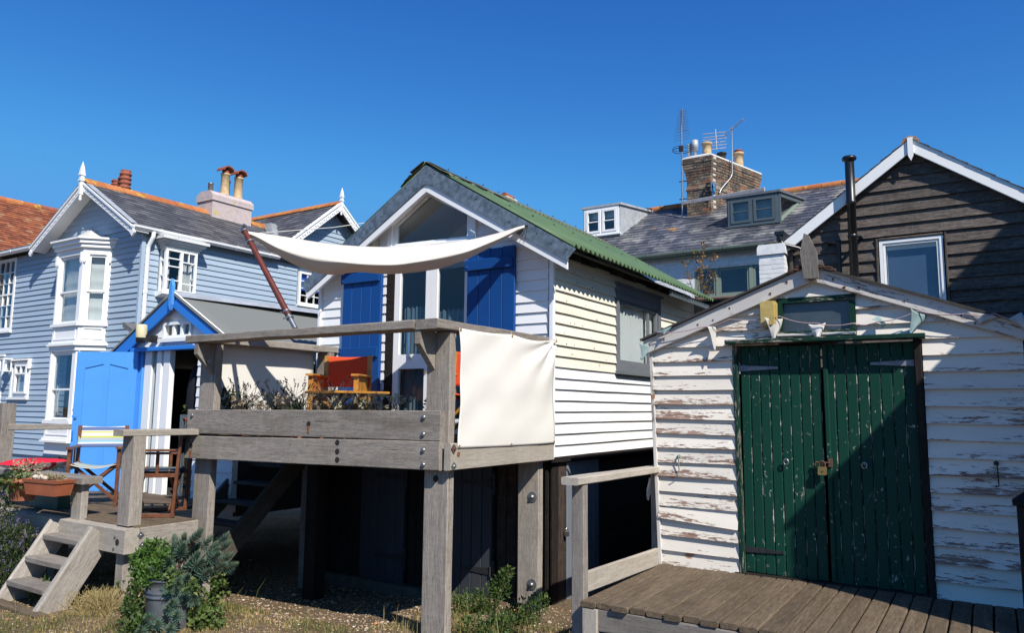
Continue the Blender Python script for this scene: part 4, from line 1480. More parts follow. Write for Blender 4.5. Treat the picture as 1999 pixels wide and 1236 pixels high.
timber(rp, 'shaft', (.0, 0, -.2), (0, 0, 1.16), .10, .10, tar_board, .003, (1, 0, 0))
mb = MB()
mb.box(-.07, .07, -.07, .07, 1.165, 1.19)
mb.add([(-.07, -.07, 1.19), (.07, -.07, 1.19), (.07, .07, 1.19), (-.07, .07, 1.19), (0, 0, 1.25)], [(0, 1, 4), (1, 2, 4), (2, 3, 4), (3, 0, 4)])
part(rp, 'cap', mb, tar_board)

# neighbour beyond the right edge of the view, whose gable throws the big shadow
nb_ = thing('black_shed', 'tall black boarded shed standing forward of the green-doored shed', 'shed', 4.94, .0, 0)
NH, NW, NA = 3.90, 3.4, 4.70
MFN = wallM(0, 0, 'f')
wall_poly(nb_, 'wall', MFN, [(0, 0), (NW, 0), (NW, NH), (NW / 2, NA), (0, NH)], .05, tar_board)
wall_poly(nb_, 'wall', T(0, 4, 0), [(0, 0), (NW, 0), (NW, NH), (NW / 2, NA), (0, NH)], .05, tar_board)
mb = MB()
mb.box(0, .05, .07, 4, 0, NH)
mb.box(NW - .05, NW, .07, 4, 0, NH)
part(nb_, 'wall', mb, tar_board)
for s in (-1, 1):
    mb = MB()
    xe = NW / 2 + s * (NW / 2 + .02)
    ze = NA - (NA - NH) / (NW / 2) * (NW / 2 + .02)
    mb.prism([(NW / 2, NA + .01), (xe, ze + .01), (xe, ze + .06), (NW / 2, NA + .06)], -.02, 4.05, 'y')
    part(nb_, 'roof', mb, felt)
clad(nb_, MFN, 0, NH, .16, lambda z: (0, NW), black_board, .012)
clad(nb_, wallM(0, 4, 'l'), 0, NH, .16, lambda z: (0, 3.93), black_board, .02)

far = thing('gabled_house', 'tall gabled house beyond the black shed at the right', 'house', 7.86, 4.4, 0)
FH, FW = 8.65, 5.0
FAp = FH + .47 * FW / 2
wall_poly(far, 'wall', T(0, 0, 0), [(0, 0), (FW, 0), (FW, FH), (FW / 2, FAp), (0, FH)], .1, brick_m)
wall_poly(far, 'wall', T(0, 6, 0), [(0, 0), (FW, 0), (FW, FH), (FW / 2, FAp), (0, FH)], .1, brick_m)
mb = MB()
mb.box(0, .1, .12, 6, 0, FH)
mb.box(FW - .1, FW, .12, 6, 0, FH)
part(far, 'wall', mb, brick_m)
for s in (-1, 1):
    mb = MB()
    xe = FW / 2 + s * (FW / 2 + .05)
    mb.prism([(FW / 2, FAp + .01), (xe, FH - .02), (xe, FH + .05), (FW / 2, FAp + .08)], -.05, 6.1, 'y')
    part(far, 'roof', mb, slate_m)
for x in (1.2, 3.0):
    for z in (1.2, 4.4):
        mb = MB()
        frame_rect(mb, x, x + .9, z, z + 1.3, .07, -.03, .03)
        w = part(far, 'window', mb, white_trim)
        mb = MB()
        mb.box(x + .06, x + .84, .0, .006, z + .06, z + 1.24)
        part(w, 'pane', mb, frosted)

# ------------------------------------------------------------------ black boarded house with white barge boards
KU, KV = 1.064, 7.436
bh = thing('black_house', 'black weatherboarded house with white barge boards and one plain window', 'house', KU, KV, 0)
KA, KS, KW = 1.725, .73, 3.45


def kz(x):
    return 5.66 - KS * abs(x - KA)


BF = wallM(0, 0, 'f')
for poly in ([(.0, 0), (1.23, 0), (1.23, kz(1.23) - .12), (.0, kz(0) - .12)], [(2.06, 0), (KW, 0), (KW, kz(KW) - .12), (2.06, kz(2.06) - .12)],
             [(1.23, 0), (2.06, 0), (2.06, 3.26), (1.23, 3.26)], [(1.23, 4.24), (2.06, 4.24), (2.06, kz(2.06) - .12), (KA, kz(KA) - .12), (1.23, kz(1.23) - .12)]):
    wall_poly(bh, 'wall', BF, poly, .06, tar_board, .02)
mb = MB()
mb.box(0, .06, .085, 6, 0, 4.25)
mb.box(KW - .06, KW, .085, 6, 0, 4.25)
mb.prism([(0, 0), (KW, 0), (KW, 4.25), (KA, 5.5), (0, 4.25)], 6.0, 6.06, 'y')
part(bh, 'wall', mb, tar_board)
clad(bh, BF, 1.7, 1.7 + 22 * .173, .173, lambda z: (max(.02, KA - (5.56 - z) / KS), min(KW - .02, KA + (5.56 - z) / KS)), black_board, .042,
     [(1.22, 2.07, 3.24, 4.25)], .006, skew=.002)
timber(bh, 'corner_board', (.0, -.02, 1.5), (.0, -.02, 4.28), .06, .08, black_board, .002, (0, 1, 0))
for s in (-1, 1):
    xe = KA + s * 1.86
    timber(bh, 'barge_board', (KA + s * .001, -.13, kz(KA) - .075), (xe, -.13, kz(xe) - .075), .035, .17, white_trim, .0015)
    timber(bh, 'soffit_board', (KA + s * .001, -.06, kz(KA) - .06), (xe, -.06, kz(xe) - .06), .10, .02, white_trim, 0)
    L = 1.95 / math.cos(math.atan(KS))
    Mx = slopeM(xe + s * .06, -.33 if s < 0 else 6.2, kz(xe + s * .06) + .012, KS, 'r' if s < 0 else 'l')
    if s < 0:
        Mx = T(xe + s * .06, 6.2, kz(xe + s * .06) + .012) @ Matrix.Rotation(R(-90), 4, 'Z') @ Matrix.Rotation(math.atan(KS), 4, 'X')
    else:
        Mx = T(xe + s * .06, -.17, kz(xe + s * .06) + .012) @ Matrix.Rotation(R(90), 4, 'Z') @ Matrix.Rotation(math.atan(KS), 4, 'X')
    sloped_tiles(bh, 'roof_slates', Mx, 6.37, L, .25, .19, slate_m, .010)
mb = MB()
mb.prism([(-.035, -.02), (0, -.10), (.035, -.02), (.035, .25), (-.035, .25)], -.012, .012, 'y')
part(bh, 'pendant', mb, white_trim, T(KA, -.165, 5.44))
for k in range(18):
    mb = MB()
    mb.tube([(KA, -.14 + k * .36, -.06), (KA, -.14 + k * .36 + .37, -.06)], [.125, .122], 14)
    part(bh, 'ridge_tile', mb, tilemat('weathered_ridge_tile', [(0, (0.25, 0.10, 0.05)), (1, (0.33, 0.15, 0.08))], (0.35, 0.33, 0.28), 0.45, .9, 9) if k == 0 else MATS['rt'], T(0, 0, kz(KA) - .0))
    if k == 0:
        MATS['rt'] = bh.children[-1].data.materials[0] if bh.children[-1].data.materials else ridge_tile
mb = MB()
frame_rect(mb, 1.24, 2.055, 3.25, 4.235, .045, -.03, .04)
w = part(bh, 'window', mb, white_trim)
mb = MB()
frame_rect(mb, 1.29, 2.005, 3.30, 4.185, .03, -.015, .03)
part(w, 'sash', mb, white_trim)
mb = MB()
mb.box(1.318, 1.978, .0, .006, 3.328, 4.157)
part(w, 'pane', mb, glass_sky)
mb = MB()
mb.box(1.30, 2.0, .07, .075, 3.3, 4.1)
part(w, 'blind', mb, blind_blue)
mb = MB()
mb.box(1.30, 2.0, .06, .09, 4.10, 4.19)
mb.box(1.33, 1.335, .05, .055, 3.5, 4.1)
part(w, 'blind_rail', mb, white_trim)
for (xa, xb, ya, yb) in ((1.185, 1.232, 3.22, 4.27), (2.063, 2.11, 3.22, 4.27)):
    timber(bh, 'window_surround', ((xa + xb) / 2, -.03, ya), ((xa + xb) / 2, -.03, yb), .03, .047, black_board, .001, (0, 1, 0))
timber(bh, 'window_surround', (1.235, -.03, 4.258), (2.06, -.03, 4.258), .03, .03, black_board, .001)
# flue and waste pipes
mb = MB()
fx, fy = .915, -.22
mb.lathe([(.062, 2.6), (.062, 4.78), (.074, 4.785), (.074, 4.84), (.066, 4.85), (.066, 5.42), (.068, 5.46), (.1, 5.475), (.105, 5.50), (.09, 5.525), (.0005, 5.53)], 18, (fx, fy, 0))
for z in (3.55, 4.28):
    mb.lathe([(.064, z), (.07, z + .005), (.07, z + .05), (.064, z + .055)], 18, (fx, fy, 0))
    mb.box(fx + .06, fx + .12, fy - .01, fy + .28, z + .01, z + .03)
part(bh, 'flue_pipe', mb, rubber)
mb = MB()
mb.tube([(-.12, -.22, 4.47), (-.12, -.22, 4.36)], .055, 12)
mb.tube([(-.12, -.22, 4.36), (-.10, -.22, 4.31), (-.05, -.2, 4.28), (.12, -.12, 4.23), (.17, -.1, 4.2), (.18, -.1, 4.12), (.18, -.1, 3.0)], .038, 12)
mb.box(-.19, -.05, -.28, .5, 4.44, 4.50)
part(bh, 'drainpipe', mb, rubber)
mb = MB()
mb.tube([(.56, -.02, 4.27), (.56, -.09, 4.27), (.60, -.11, 4.275), (.66, -.11, 4.27), (.705, -.11, 4.23), (.71, -.11, 3.0)], .03, 12)
part(bh, 'waste_pipe', mb, rubber)

pil = thing('brick_pier', 'white painted brick pier with a capped top beside the black house', 'pier', KU - .25, KV - .06, 0)
mb = MB()
z = 0.0
while z < 4.12:
    for k in range(2):
        for (a, b, c, d) in (((-.19, .0, -.19, -.08), (.005, .19, -.19, -.08))[k], ((-.19, .06, -.07, .19), (.065, .19, -.07, .19))[k]):
            q = rnd.uniform(-.003, .003)
            mb.box(a - q, b + q, c - q, d, z + .003, z + .066)
    z += .07
part(pil, 'brick_courses', mb, white_brick, kind='stuff')
mb = MB()
mb.box(-.186, .186, -.186, .186, 0, 4.14)
part(pil, 'render', mb, white_brick)
mb = MB()
mb.prism([(-.215, 4.15), (.215, 4.15), (.215, 4.26), (.19, 4.31), (-.19, 4.31), (-.215, 4.26)], -.215, .215, 'y')
part(pil, 'cap', mb, white_brick)
mb = MB()
mb.box(-.05, .09, -.1, .1, 4.312, 4.36)
part(pil, 'lichened_tile', mb, lichen_tiles)

fen = thing('board_fence', 'dark horizontal board fence below the sage green window', 'fence', KU - 2.9, KV, 0)
for k in range(14):
    z = .1 + k * .245
    timber(fen, 'board', (-.6, 0, z + .12), (2.45, rnd.uniform(-.004, .004), z + .12), .03, .24, tar_board, .003)
for x in (-.4, .9, 2.2):
    timber(fen, 'post', (x, .07, 0), (x, .07, 3.5), .09, .09, tar_board, .002, (0, 1, 0))
timber(fen, 'coping', (-.6, .0, 3.555), (2.45, 0, 3.555), .12, .035, weathered('red_brown_coping', (0.07, 0.04, 0.03), (0.17, 0.10, 0.075), (0.26, 0.17, 0.13)), .003)

# ------------------------------------------------------------------ white brick house with slate roof and dormers (its plan is slightly out of square)
WU, WV = -.431, 11.82
wh = thing('brick_house', 'white painted brick house with lichened slate roof two dormers and corbelled chimney', 'house', WU, WV, 0)
SK = .29                                # the party walls run off square
WS = .70
WE = 5.30                               # eaves height


def wx(x, y, z):
    return (x + SK * y, y, z)


def roofz(y):
    return WE + WS * (y + .15)


WL, WR = -5.0, 3.0
RY = 2.45
# wall in courses of painted brick
mb = MB()
z = 2.8
row = 0
bl_, bh_ = .215, .075
while z < 5.24:
    x = -4.2 + (row % 2) * bl_ / 2
    while x < .8:
        a, b = x + .004, x + bl_ - .004
        if not (b > -1.55 and a < .06 and 4.22 < z + .04 < 4.94):
            q = rnd.uniform(-.004, .003)
            mb.box(a, b, -.008 + q, .02, z + .004, z + bh_ - .004)
        x += bl_
    z += bh_
    row += 1
part(wh, 'brick_courses', mb, white_brick, kind='stuff')
mb = MB()
mb.box(WL, -1.55, .0, .2, 0, 5.28)
mb.box(.05, WR, .0, .2, 0, 5.28)
mb.box(-1.55, .05, .0, .2, 0, 4.2)
mb.box(-1.55, .05, .0, .2, 4.95, 5.28)
part(wh, 'wall', mb, white_brick)
mb = MB()
mb.box(-1.62, .12, -.03, .02, 4.945, 4.985)
part(wh, 'lintel', mb, white_brick)
mb = MB()
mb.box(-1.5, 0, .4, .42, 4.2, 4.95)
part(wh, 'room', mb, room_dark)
mb = MB()
frame_rect(mb, -1.55, .05, 4.23, 4.94, .05, .0, .08)
mb.box(-1.06, -1.0, .0, .08, 4.28, 4.89)
mb.box(-.32, -.24, .0, .08, 4.28, 4.89)
w = part(wh, 'window', mb, sage_paint)
for (a, b) in ((-1.5, -1.06), (-1.0, -.32), (-.24, .0)):
    mb = MB()
    frame_rect(mb, a + .004, b - .004, 4.284, 4.886, .045, .015, .06)
    sa = part(w, 'sash', mb, sage_paint)
    mb = MB()
    mb.box(a + .045, b - .045, .03, .035, 4.325, 4.845)
    part(sa, 'pane', mb, glass_sky)
timber(wh, 'window_sill', (-1.62, -.05, 4.205), (.1, -.05, 4.205), .14, .045, iron, .002)
# roof
L = (RY + .2) / math.cos(math.atan(WS))


def shear(M):
    return M


Mroof = T(WL + .0, -.18, WE - .01) @ Matrix.Rotation(math.atan(WS), 4, 'X')
sloped_tiles(wh, 'roof_slates', Mroof, WR - WL, L, .25, .17, slate_w, .009)
mb = MB()
mb.prism([(-.18, WE - .03), (RY, WE - .03 + WS * (RY + .18)), (RY * 2 + .4, WE - .03), ], WL + .02, WR, 'x')
part(wh, 'roof_deck', mb, slate_m)
for k in range(18):
    mb = MB()
    x = WL + k * .45
    mb.tube([(x, RY, 0), (x + .44, RY, 0)], [.10, .104], 12)
    part(wh, 'ridge_tile', mb, ridge_tile, T(0, 0, WE + WS * (RY + .15) + .0))
mb = MB()
prof = [(-.06, .045), (-.055, 0.0), (0, -.05), (.055, 0), (.06, .045), (.05, .045), (.045, .005), (0, -.04), (-.045, .005), (-.05, .045)]
mb.prism([(y - .24, z + WE - .03) for y, z in prof], -3.35, .05, 'x')
g = part(wh, 'gutter', mb, sage_gutter)
mb = MB()
mb.prism([(y - .24, z + WE - .03) for y, z in prof], WL, -3.352, 'x')
part(wh, 'gutter', mb, rubber, label='black section of gutter')
for x in (-2.6, -1.7, -.8):
    mb = MB()
    mb.prism([(y * 1.12 - .24, z * 1.12 + WE - .03) for y, z in prof], x, x + .04, 'x')
    part(g, 'gutter_joint', mb, sage_gutter)
timber(wh, 'fascia', (WL, -.165, WE - .06), (.6, -.165, WE - .06), .02, .13, sage_paint, 0)


def dormer(name, x0, x1, y, z0, z1, wall_m, top_m, frame_m, y_back, roof_over=.06):
    """flat-topped dormer standing on the slates"""
    q = lambda x, yy, z: (x + SK * (yy - y), yy, z)
    bl = y_back
    mb = MB()
    # cheeks (left, right) and front apron
    d = part(wh, name, mb.box(x0 + .02, x1 - .02, y + .005, y + .06, z0 - .12, z0 + .0), wall_m)
    for xx in (x0, x1 - .03):
        m2 = MB()
        a, b, c = q(xx, y, z0 - .08), q(xx, y, z1), q(xx, bl, z1 + .02)
        e, f, g_ = q(xx + .03, y, z0 - .08), q(xx + .03, y, z1), q(xx + .03, bl, z1 + .02)
        m2.add([a, b, c, e, f, g_], [(0, 1, 2), (5, 4, 3), (0, 3, 4, 1), (1, 4, 5, 2), (0, 2, 5, 3)])
        if name == 'dormer' and wall_m is slate_joinery and xx != x0:
            continue
        part(d, 'cheek', m2, lead if wall_m is lead else wall_m)
    m2 = MB()
    o = roof_over
    vs = [q(x0 - o, y - o, z1 + .005), q(x1 + o, y - o, z1 + .005), q(x1 + o, bl, z1 + .03), q(x0 - o, bl, z1 + .03)]
    vs += [(p[0], p[1], p[2] + .055) for p in vs]
    m2.add(vs, [(0, 3, 2, 1), (4, 5, 6, 7), (0, 1, 5, 4), (1, 2, 6, 5), (2, 3, 7, 6), (3, 0, 4, 7)])
    part(d, 'flat_roof', m2, top_m)
    m2 = MB()
    frame_rect(m2, x0 + .03, x1 - .03, z0, z1, .06, y - .03, y + .05)
    part(d, 'frame', m2, frame_m)
    mid = (x0 + x1) / 2
    m2 = MB()
    m2.box(mid - .025, mid + .025, y - .03, y + .05, z0 + .06, z1 - .06)
    part(d, 'mullion', m2, frame_m)
    for (a, b) in ((x0 + .095, mid - .028), (mid + .028, x1 - .095)):
        m2 = MB()
        frame_rect(m2, a, b, z0 + .065, z1 - .065, .055, y - .045, y + .02)
        m2.box(a + .055, b - .055, y - .035, y + .01, (z0 + z1) / 2 - .012, (z0 + z1) / 2 + .012)
        part(d, 'casement', m2, frame_m)
        m2 = MB()
        m2.box(a + .05, b - .05, y - .012, y - .007, z0 + .115, z1 - .115)
        part(d, 'pane', m2, glass_sky)
    m2 = MB()
    m2.box(x0 + .05, x1 - .05, y + .16, y + .18, z0 - .05, z1)
    part(d, 'room', m2, room_dark if wall_m is lead else room_grey)
    m2 = MB()
    m2.box(x0 - .02, x1 + .02, y - .07, y + .0, z0 - .035, z0 - .003)
    part(d, 'sill', m2, frame_m)
    return d


d1 = dormer('dormer', -4.93, -3.87, 1.1, 6.28, 7.02, lead, lead, white_trim, 2.42, .05)
m2 = MB()
for a in (-4.8, -4.36):
    m2.box(a, a + .36, 1.22, 1.23, 6.75, 6.95)
part(d1, 'blind', m2, plain('pale_blue_blind', (0.42, 0.55, 0.58), .9))
d2 = dormer('dormer', -.99, .20, .75, 5.98, 6.66, slate_joinery, lead_dark, slate_joinery, 2.15, .06)
# glazed right cheek of the slate blue dormer
q = lambda x, yy, z: (x + SK * (yy - .75), yy, z)
xx = .17


def bar3(mb, a, b, r):
    a, b = Vector(a), Vector(b)
    M_, L_ = along(a, b)
    vs = [M_ @ Vector((s * L_, i * r, k * r)) for s in (0, 1) for (i, k) in ((-1, -1), (1, -1), (1, 1), (-1, 1))]
    mb.add(vs, [(0, 1, 2, 3), (7, 6, 5, 4), (0, 4, 5, 1), (1, 5, 6, 2), (2, 6, 7, 3), (3, 7, 4, 0)])


m2 = MB()
bar3(m2, q(xx, .78, 5.9), q(xx, .78, 6.66), .045)
bar3(m2, q(xx, .80, 6.62), q(xx, 2.1, 6.64), .05)
part(d2, 'cheek_frame', m2, slate_joinery)
m2 = MB()
bar3(m2, q(xx, .80, 6.02), q(xx, 1.75, 6.66), .035)
part(d2, 'cheek_rail', m2, sage_paint)
m2 = MB()
m2.tri(q(xx, .80, 6.05), q(xx, .80, 6.60), q(xx, 1.7, 6.61))
part(d2, 'cheek_pane', m2, glass_sky)

# corbelled chimney: front face on the roof pitch, long side running back
cdir = Vector((SK, 1, 0)).normalized()
CX, CY = -1.655, 1.72
mb = MB()
chw, chl = .635, 2.25
z = 6.25
row = 0
hb = .066
core = []
while z < 8.12:
    t_ = z - 6.25
    if z > 7.99:
        o = .075
    elif z > 7.86:
        o = .05 + (z - 7.86) * .1
    elif z > 7.60:
        o = (z - 7.60) / .26 * .05
    elif 7.30 < z < 7.37:
        o = .02
    else:
        o = 0
    blk = .225 if row % 2 else .108

    def P(a, b):
        # a along the front (0 at right corner, negative left), b back along the skewed side
        return Vector((CX, CY, 0)) + Vector((a, 0, 0)) + cdir * b
    # front bricks
    a = o
    first = True
    while a > -chw - o + .02:
        w_ = min(blk if first else .215, a + chw + o)
        qn = rnd.uniform(-.006, .004)
        c0, c1 = P(a - .004, -o + qn), P(a - w_ + .004, -o + qn)
        c2, c3 = c1 + cdir * .1, c0 + cdir * .1
        vs = [(p.x, p.y, zz) for zz in (z + .005, z + hb - .006) for p in (c0, c1, c2, c3)]
        mb.add(vs, [(0, 1, 2, 3), (7, 6, 5, 4), (1, 0, 4, 5), (2, 1, 5, 6), (0, 3, 7, 4)], 0)
        a -= w_
        first = False
    # right-hand bricks
    b = -o + (.108 if row % 2 else .225)
    while b < chl + o - .02:
        w_ = min(.215, chl + o - b)
        qn = rnd.uniform(-.006, .004)
        c0, c1 = P(o + qn, b + .004), P(o + qn, b + w_ - .004)
        c2, c3 = c1 + Vector((-.1, 0, 0)), c0 + Vector((-.1, 0, 0))
        vs = [(p.x, p.y, zz) for zz in (z + .005, z + hb - .006) for p in (c0, c1, c2, c3)]
        mb.add(vs, [(3, 2, 1, 0), (4, 5, 6, 7), (0, 1, 5, 4), (1, 2, 6, 5), (3, 0, 4, 7)], 0)
        b += w_
    core.append((z, o))
    z += hb + .004
    row += 1
m2 = MB()
for (z0, o) in core:
    ps = [Vector((CX, CY, 0)) + Vector((a, 0, 0)) + cdir * b for a, b in ((o - .012, -o + .012), (o - .012, chl + o), (-chw - o, chl + o), (-chw - o, -o + .012))]
    m2.add([(p.x, p.y, zz) for zz in (z0, z0 + hb + .004) for p in ps], [(0, 1, 2, 3), (7, 6, 5, 4), (0, 4, 5, 1), (1, 5, 6, 2), (2, 6, 7, 3), (3, 7, 4, 0)])
chim = part(wh, 'chimney', m2, mortar)
part(chim, 'bricks', mb, brick_m, kind='stuff')
m2 = MB()
o = .07
ztop = core[-1][0] + hb + .004
ps = [Vector((CX, CY, 0)) + Vector((a, 0, 0)) + cdir * b for a, b in ((o, -o), (o, chl + o), (-chw - o, chl + o), (-chw - o, -o))]
pt = [Vector((CX, CY, 0)) + Vector((a, 0, 0)) + cdir * b for a, b in ((-.1, .1), (-.1, chl - .1), (-chw + .1, chl - .1), (-chw + .1, .1))]
m2.add([(p.x, p.y, ztop) for p in ps] + [(p.x, p.y, ztop + .035) for p in ps] + [(p.x, p.y, ztop + .11) for p in pt],
       [(0, 1, 5, 4), (1, 2, 6, 5), (2, 3, 7, 6), (3, 0, 4, 7), (4, 5, 9, 8), (5, 6, 10, 9), (6, 7, 11, 10), (7, 4, 8, 11), (8, 9, 10, 11)])
part(chim, 'flaunching', m2, plain('white_mortar_cap', (.72, .70, .66), .9, 0, .1, 8, .3))


def chp(a, b, z):
    p = Vector((CX, CY, 0)) + Vector((a, 0, 0)) + cdir * b
    return (p.x, p.y, z)


def pot(parent, p, r, h, mat, lip=None, name='chimney_pot'):
    mb = MB()
    mb.lathe([(r * .95, 0), (r * .92, h * .35), (r * .95, h * .38), (r * .9, h * .42), (r * .86, h * .85), (r * 1.08, h * .87), (r * 1.12, h * .93), (r * 1.05, h), (r * .8, h), (r * .78, h * .8)], 18)
    o = part(parent, name, mb, mat, T(*p))
    if lip:
        m2 = MB()
        m2.lathe([(r * .8, h), (r * .82, h * 1.16), (r * .7, h * 1.16), (r * .7, h)], 16)
        m2.lathe([(r * .9, h * 1.03), (r * .9, h * 1.06)], 16)
        m2.lathe([(r * .9, h * 1.1), (r * .9, h * 1.13)], 16)
        part(parent, 'pot_collar', m2, lip, T(*p))
    return o


pot(chim, chp(-.33, .42, ztop + .08), .125, .42, pot_buff)
pot(chim, chp(-.30, 1.05, ztop + .05), .12, .32, soot)
pot(chim, chp(-.22, 1.72, ztop + .05), .13, .47, pot_buff, pot_red)
m2 = MB()
m2.lathe([(.045, 0), (.045, .22), (.09, .23), (.095, .50), (.05, .52)], 14)
m2.box(-.17, -.09, -.03, .03, .1, .44)
part(chim, 'cowl', m2, lead, T(*chp(-.52, .20, ztop + .04)))
m2 = MB()
p0, p1 = Vector(chp(.04, -.03, 6.25)), Vector(chp(.02, .95, 6.95))
m2.add([chp(.03, -.04, 6.28), chp(.03, .9, 6.85), chp(.03, .9, 7.06), chp(.03, .4, 6.75), chp(.03, -.04, 6.42), chp(.16, -.04, 6.24), chp(.16, .9, 6.82)], [(0, 1, 2, 3, 4), (0, 5, 6, 1)])
m2.add([chp(.03, -.03, 6.44), chp(-chw - .05, -.03, 6.44), chp(-chw - .05, -.03, 6.3), chp(.03, -.03, 6.3)], [(0, 1, 2, 3)])
part(chim, 'lead_flashing', m2, lead)
bandb = thing('timber_board', 'pale pinkish board fixed across the chimney to the slate blue dormer', 'board', WU, WV, 0)
timber(bandb, 'board', (-2.38, 1.60, 6.975), (-.10, .70, 6.77), .025, .09, plain('pale_pink_board', (.58, .50, .46), .8), .001)

# aerials on the chimney
ae = thing('tv_aerial', 'tall mast with upright comb aerial and ring aerial beside the brick chimney', 'aerial', WU - 2.40, WV + 1.66, 6.55)
mb = MB()
mb.tube([(0, 0, .02), (.03, 0, 2.9)], .02, 8)
part(ae, 'mast', mb, steel)
mb = MB()
mb.tube([(.03, 0, 2.35), (.06, -.02, 2.95)], .012, 6)
for k in range(14):
    z = 2.36 + k * .043
    L = .10 + .012 * (13 - k) * .6
    mb.tube([(.03 - L + .03 * k / 13, .0, z + .03), (.03 + L + .03 * k / 13, .0, z - .01)], .005, 5)
    mb.tube([(.03 + .03 * k / 13, -L, z), (.03 + .03 * k / 13, L, z)], .004, 5)
for k in range(4):
    mb.tube([(-.19, .02, 2.13 + k * .07), (.25, .02, 2.15 + k * .07)], .005, 5)
part(ae, 'comb', mb, steel)
mb = MB()
mb.tube([(.02 + .23 * math.cos(t), .23 * math.sin(t), 1.84) for t in [2 * math.pi * i / 28 for i in range(29)]], .009, 6, False)
mb.tube([(.02 + .23 * math.cos(t), .23 * math.sin(t), 1.89) for t in [2 * math.pi * i / 28 for i in range(29)]], .006, 6, False)
mb.box(-.05, .05, -.03, .04, 1.82, 1.96)
part(ae, 'ring', mb, dark_iron)
mb = MB()
for z in (.55, 1.02):
    mb.tube([(-.07, 0, z), (.12, .06, z + .01)], .014, 6)
part(ae, 'bracket', mb, dark_iron)
p = chp(.04, .5, 0)
a2 = thing('tv_aerial', 'bent pole carrying a sideways comb aerial above the chimney pots', 'aerial', WU + p[0], WV + p[1], 7.1)
mb = MB()
mb.tube([(-.04, -.25, .1), (.0, -.2, .22), (.14, .15, .58), (.17, .2, .70), (.19, .2, 1.95)], .018, 8)
part(a2, 'pole', mb, steel)
mb = MB()
mb.tube([(.0, .16, 1.72), (.48, .24, 2.12)], .010, 6)
for k in range(13):
    t = k / 12
    c = Vector((.0, .16, 1.72)).lerp(Vector((.48, .24, 2.12)), t)
    L = .13 - .05 * t
    mb.tube([c + Vector((-.02, -L, 0)), c + Vector((.02, L, 0))], .005, 5)
for k in range(6):
    z = 1.42 + k * .085
    mb.tube([(-.55, .1, z + .02 * (k % 2)), (-.0 + .08 * rnd.random(), .18, z)], .011, 6)
mb.tube([(-.2, .14, 1.40), (-.22, .14, 1.95)], .012, 6)
part(a2, 'comb', mb, plain('pale_aluminium', (.62, .58, .58), .4, .4))
cb = thing('coiled_cable', 'black and blue coil of cable hooked to the corner of the chimney', 'cable', WU + CX, WV + CY - .06, 7.28)
mb = MB()
for k in range(4):
    mb.tube([(-.03 + .09 * math.cos(t), -.03 + .01 * k, .12 * math.sin(t)) for t in [2 * math.pi * i / 16 for i in range(17)]], .012, 6, False)
part(cb, 'cable', mb, rubber)
mb = MB()
for k in range(5):
    mb.tube([(.07 + .03 * math.cos(t + k), .0 + .05 * k - .06, .13 * math.sin(t)) for t in [2 * math.pi * i / 12 for i in range(13)]], .012, 6, False)
mb.tube([(.07, -.03, -.1), (.06, -.04, -.3)], .01, 6)
part(cb, 'rope', mb, blue_rope)

# lichened roof and small chimney seen over the tin roof
lr = thing('lichened_roof', 'small hipped tile roof covered in orange lichen behind the white dormer', 'roof', WU, WV, 0)
mb = MB()
A, B_, C_ = (-6.6, 3.0, 5.9), (-4.2, 3.0, 5.9), (-4.7, 4.6, 7.35)
lrm = MB()
Mx = T(-7.4, 2.6, 5.55) @ Matrix.Rotation(R(38), 4, 'X')
sloped_tiles(lr, 'roof_tiles', Mx, 3.6, 2.35, .17, .12, lichen_tiles, .012, clip=lambda x, y: y < 2.35 and x > y * .95)
mb = MB()
mb.prism([(-7.2, 0), (-3.9, 0), (-3.9, 5.6), (-7.2, 5.6)], 2.9, 5.6, 'y')
part(lr, 'wall', mb, white_brick)
c3 = thing('chimney_stack', 'short cream chimney with red half-round pots peeping over the green tin roof', 'chimney', -7.42, 12.1, 0)
mb = MB()
mb.box(-.27, .27, -.24, .24, 0, 7.1)
mb.box(-.32, .32, -.29, .29, 7.1, 7.3)
mb.box(-.30, .30, -.27, .27, 7.3, 7.42)
part(c3, 'stack', mb, tilemat('limewashed_brick', [(0, (.55, .47, .36)), (1, (.62, .55, .44))], (.40, .27, .03), .5, .9, 7))
for x in (-.15, .15):
    mb = MB()
    mb.tube([(x, -.2, 7.45), (x, .2, 7.45)], .10, 12)
    part(c3, 'pot_tile', mb, pot_red)

# ------------------------------------------------------------------ grey-blue weatherboarded house
BU, BV = -10.385, 3.699
bz = thing('blue_house', 'grey blue weatherboarded house with white bay window barge boards and slate roof', 'house', BU, BV, 0)
FF, FR = wallM(0, 0, 'f'), wallM(0, 0, 'r')
BA, BS, BE = -1.79, .595, 5.17


def bzz(x):
    return 6.30 - BS * abs(x - BA)


for poly in ([(-6.3, 0), (-5.95, 0), (-5.95, 5.2), (-6.3, 5.2)], [(-5.1, 0), (-1.95, 0), (-1.95, 6.05), (-3.6, 5.15), (-5.1, 5.15)],
             [(-5.95, 0), (-5.1, 0), (-5.1, 3.4), (-5.95, 3.4)], [(-1.95, 0), (-.02, 0), (-.02, 5.15), (BA, 6.18), (-1.95, 6.1)]):
    wall_poly(bz, 'wall', FF, poly, .08, grey_blue, .015)
for poly in ([(.1, 0), (.36, 0), (.36, 5.2), (.1, 5.2)], [(1.05, 0), (3.93, 0), (3.93, 5.3), (1.05, 5.2)], [(.36, 0), (1.05, 0), (1.05, 3.95), (.36, 3.95)],
             [(4.72, 0), (9, 0), (9, 5.3), (4.93, 6.6), (4.72, 6.5)], [(3.93, 0), (4.72, 0), (4.72, 4.15), (3.93, 4.15)], [(3.93, 4.98), (4.72, 4.98), (4.72, 6.4), (3.93, 5.9)]):
    wall_poly(bz, 'wall', FR, poly, .08, grey_blue, .015)
mb = MB()
mb.box(-6.3, -6.22, .1, 8.9, 0, 5.2)
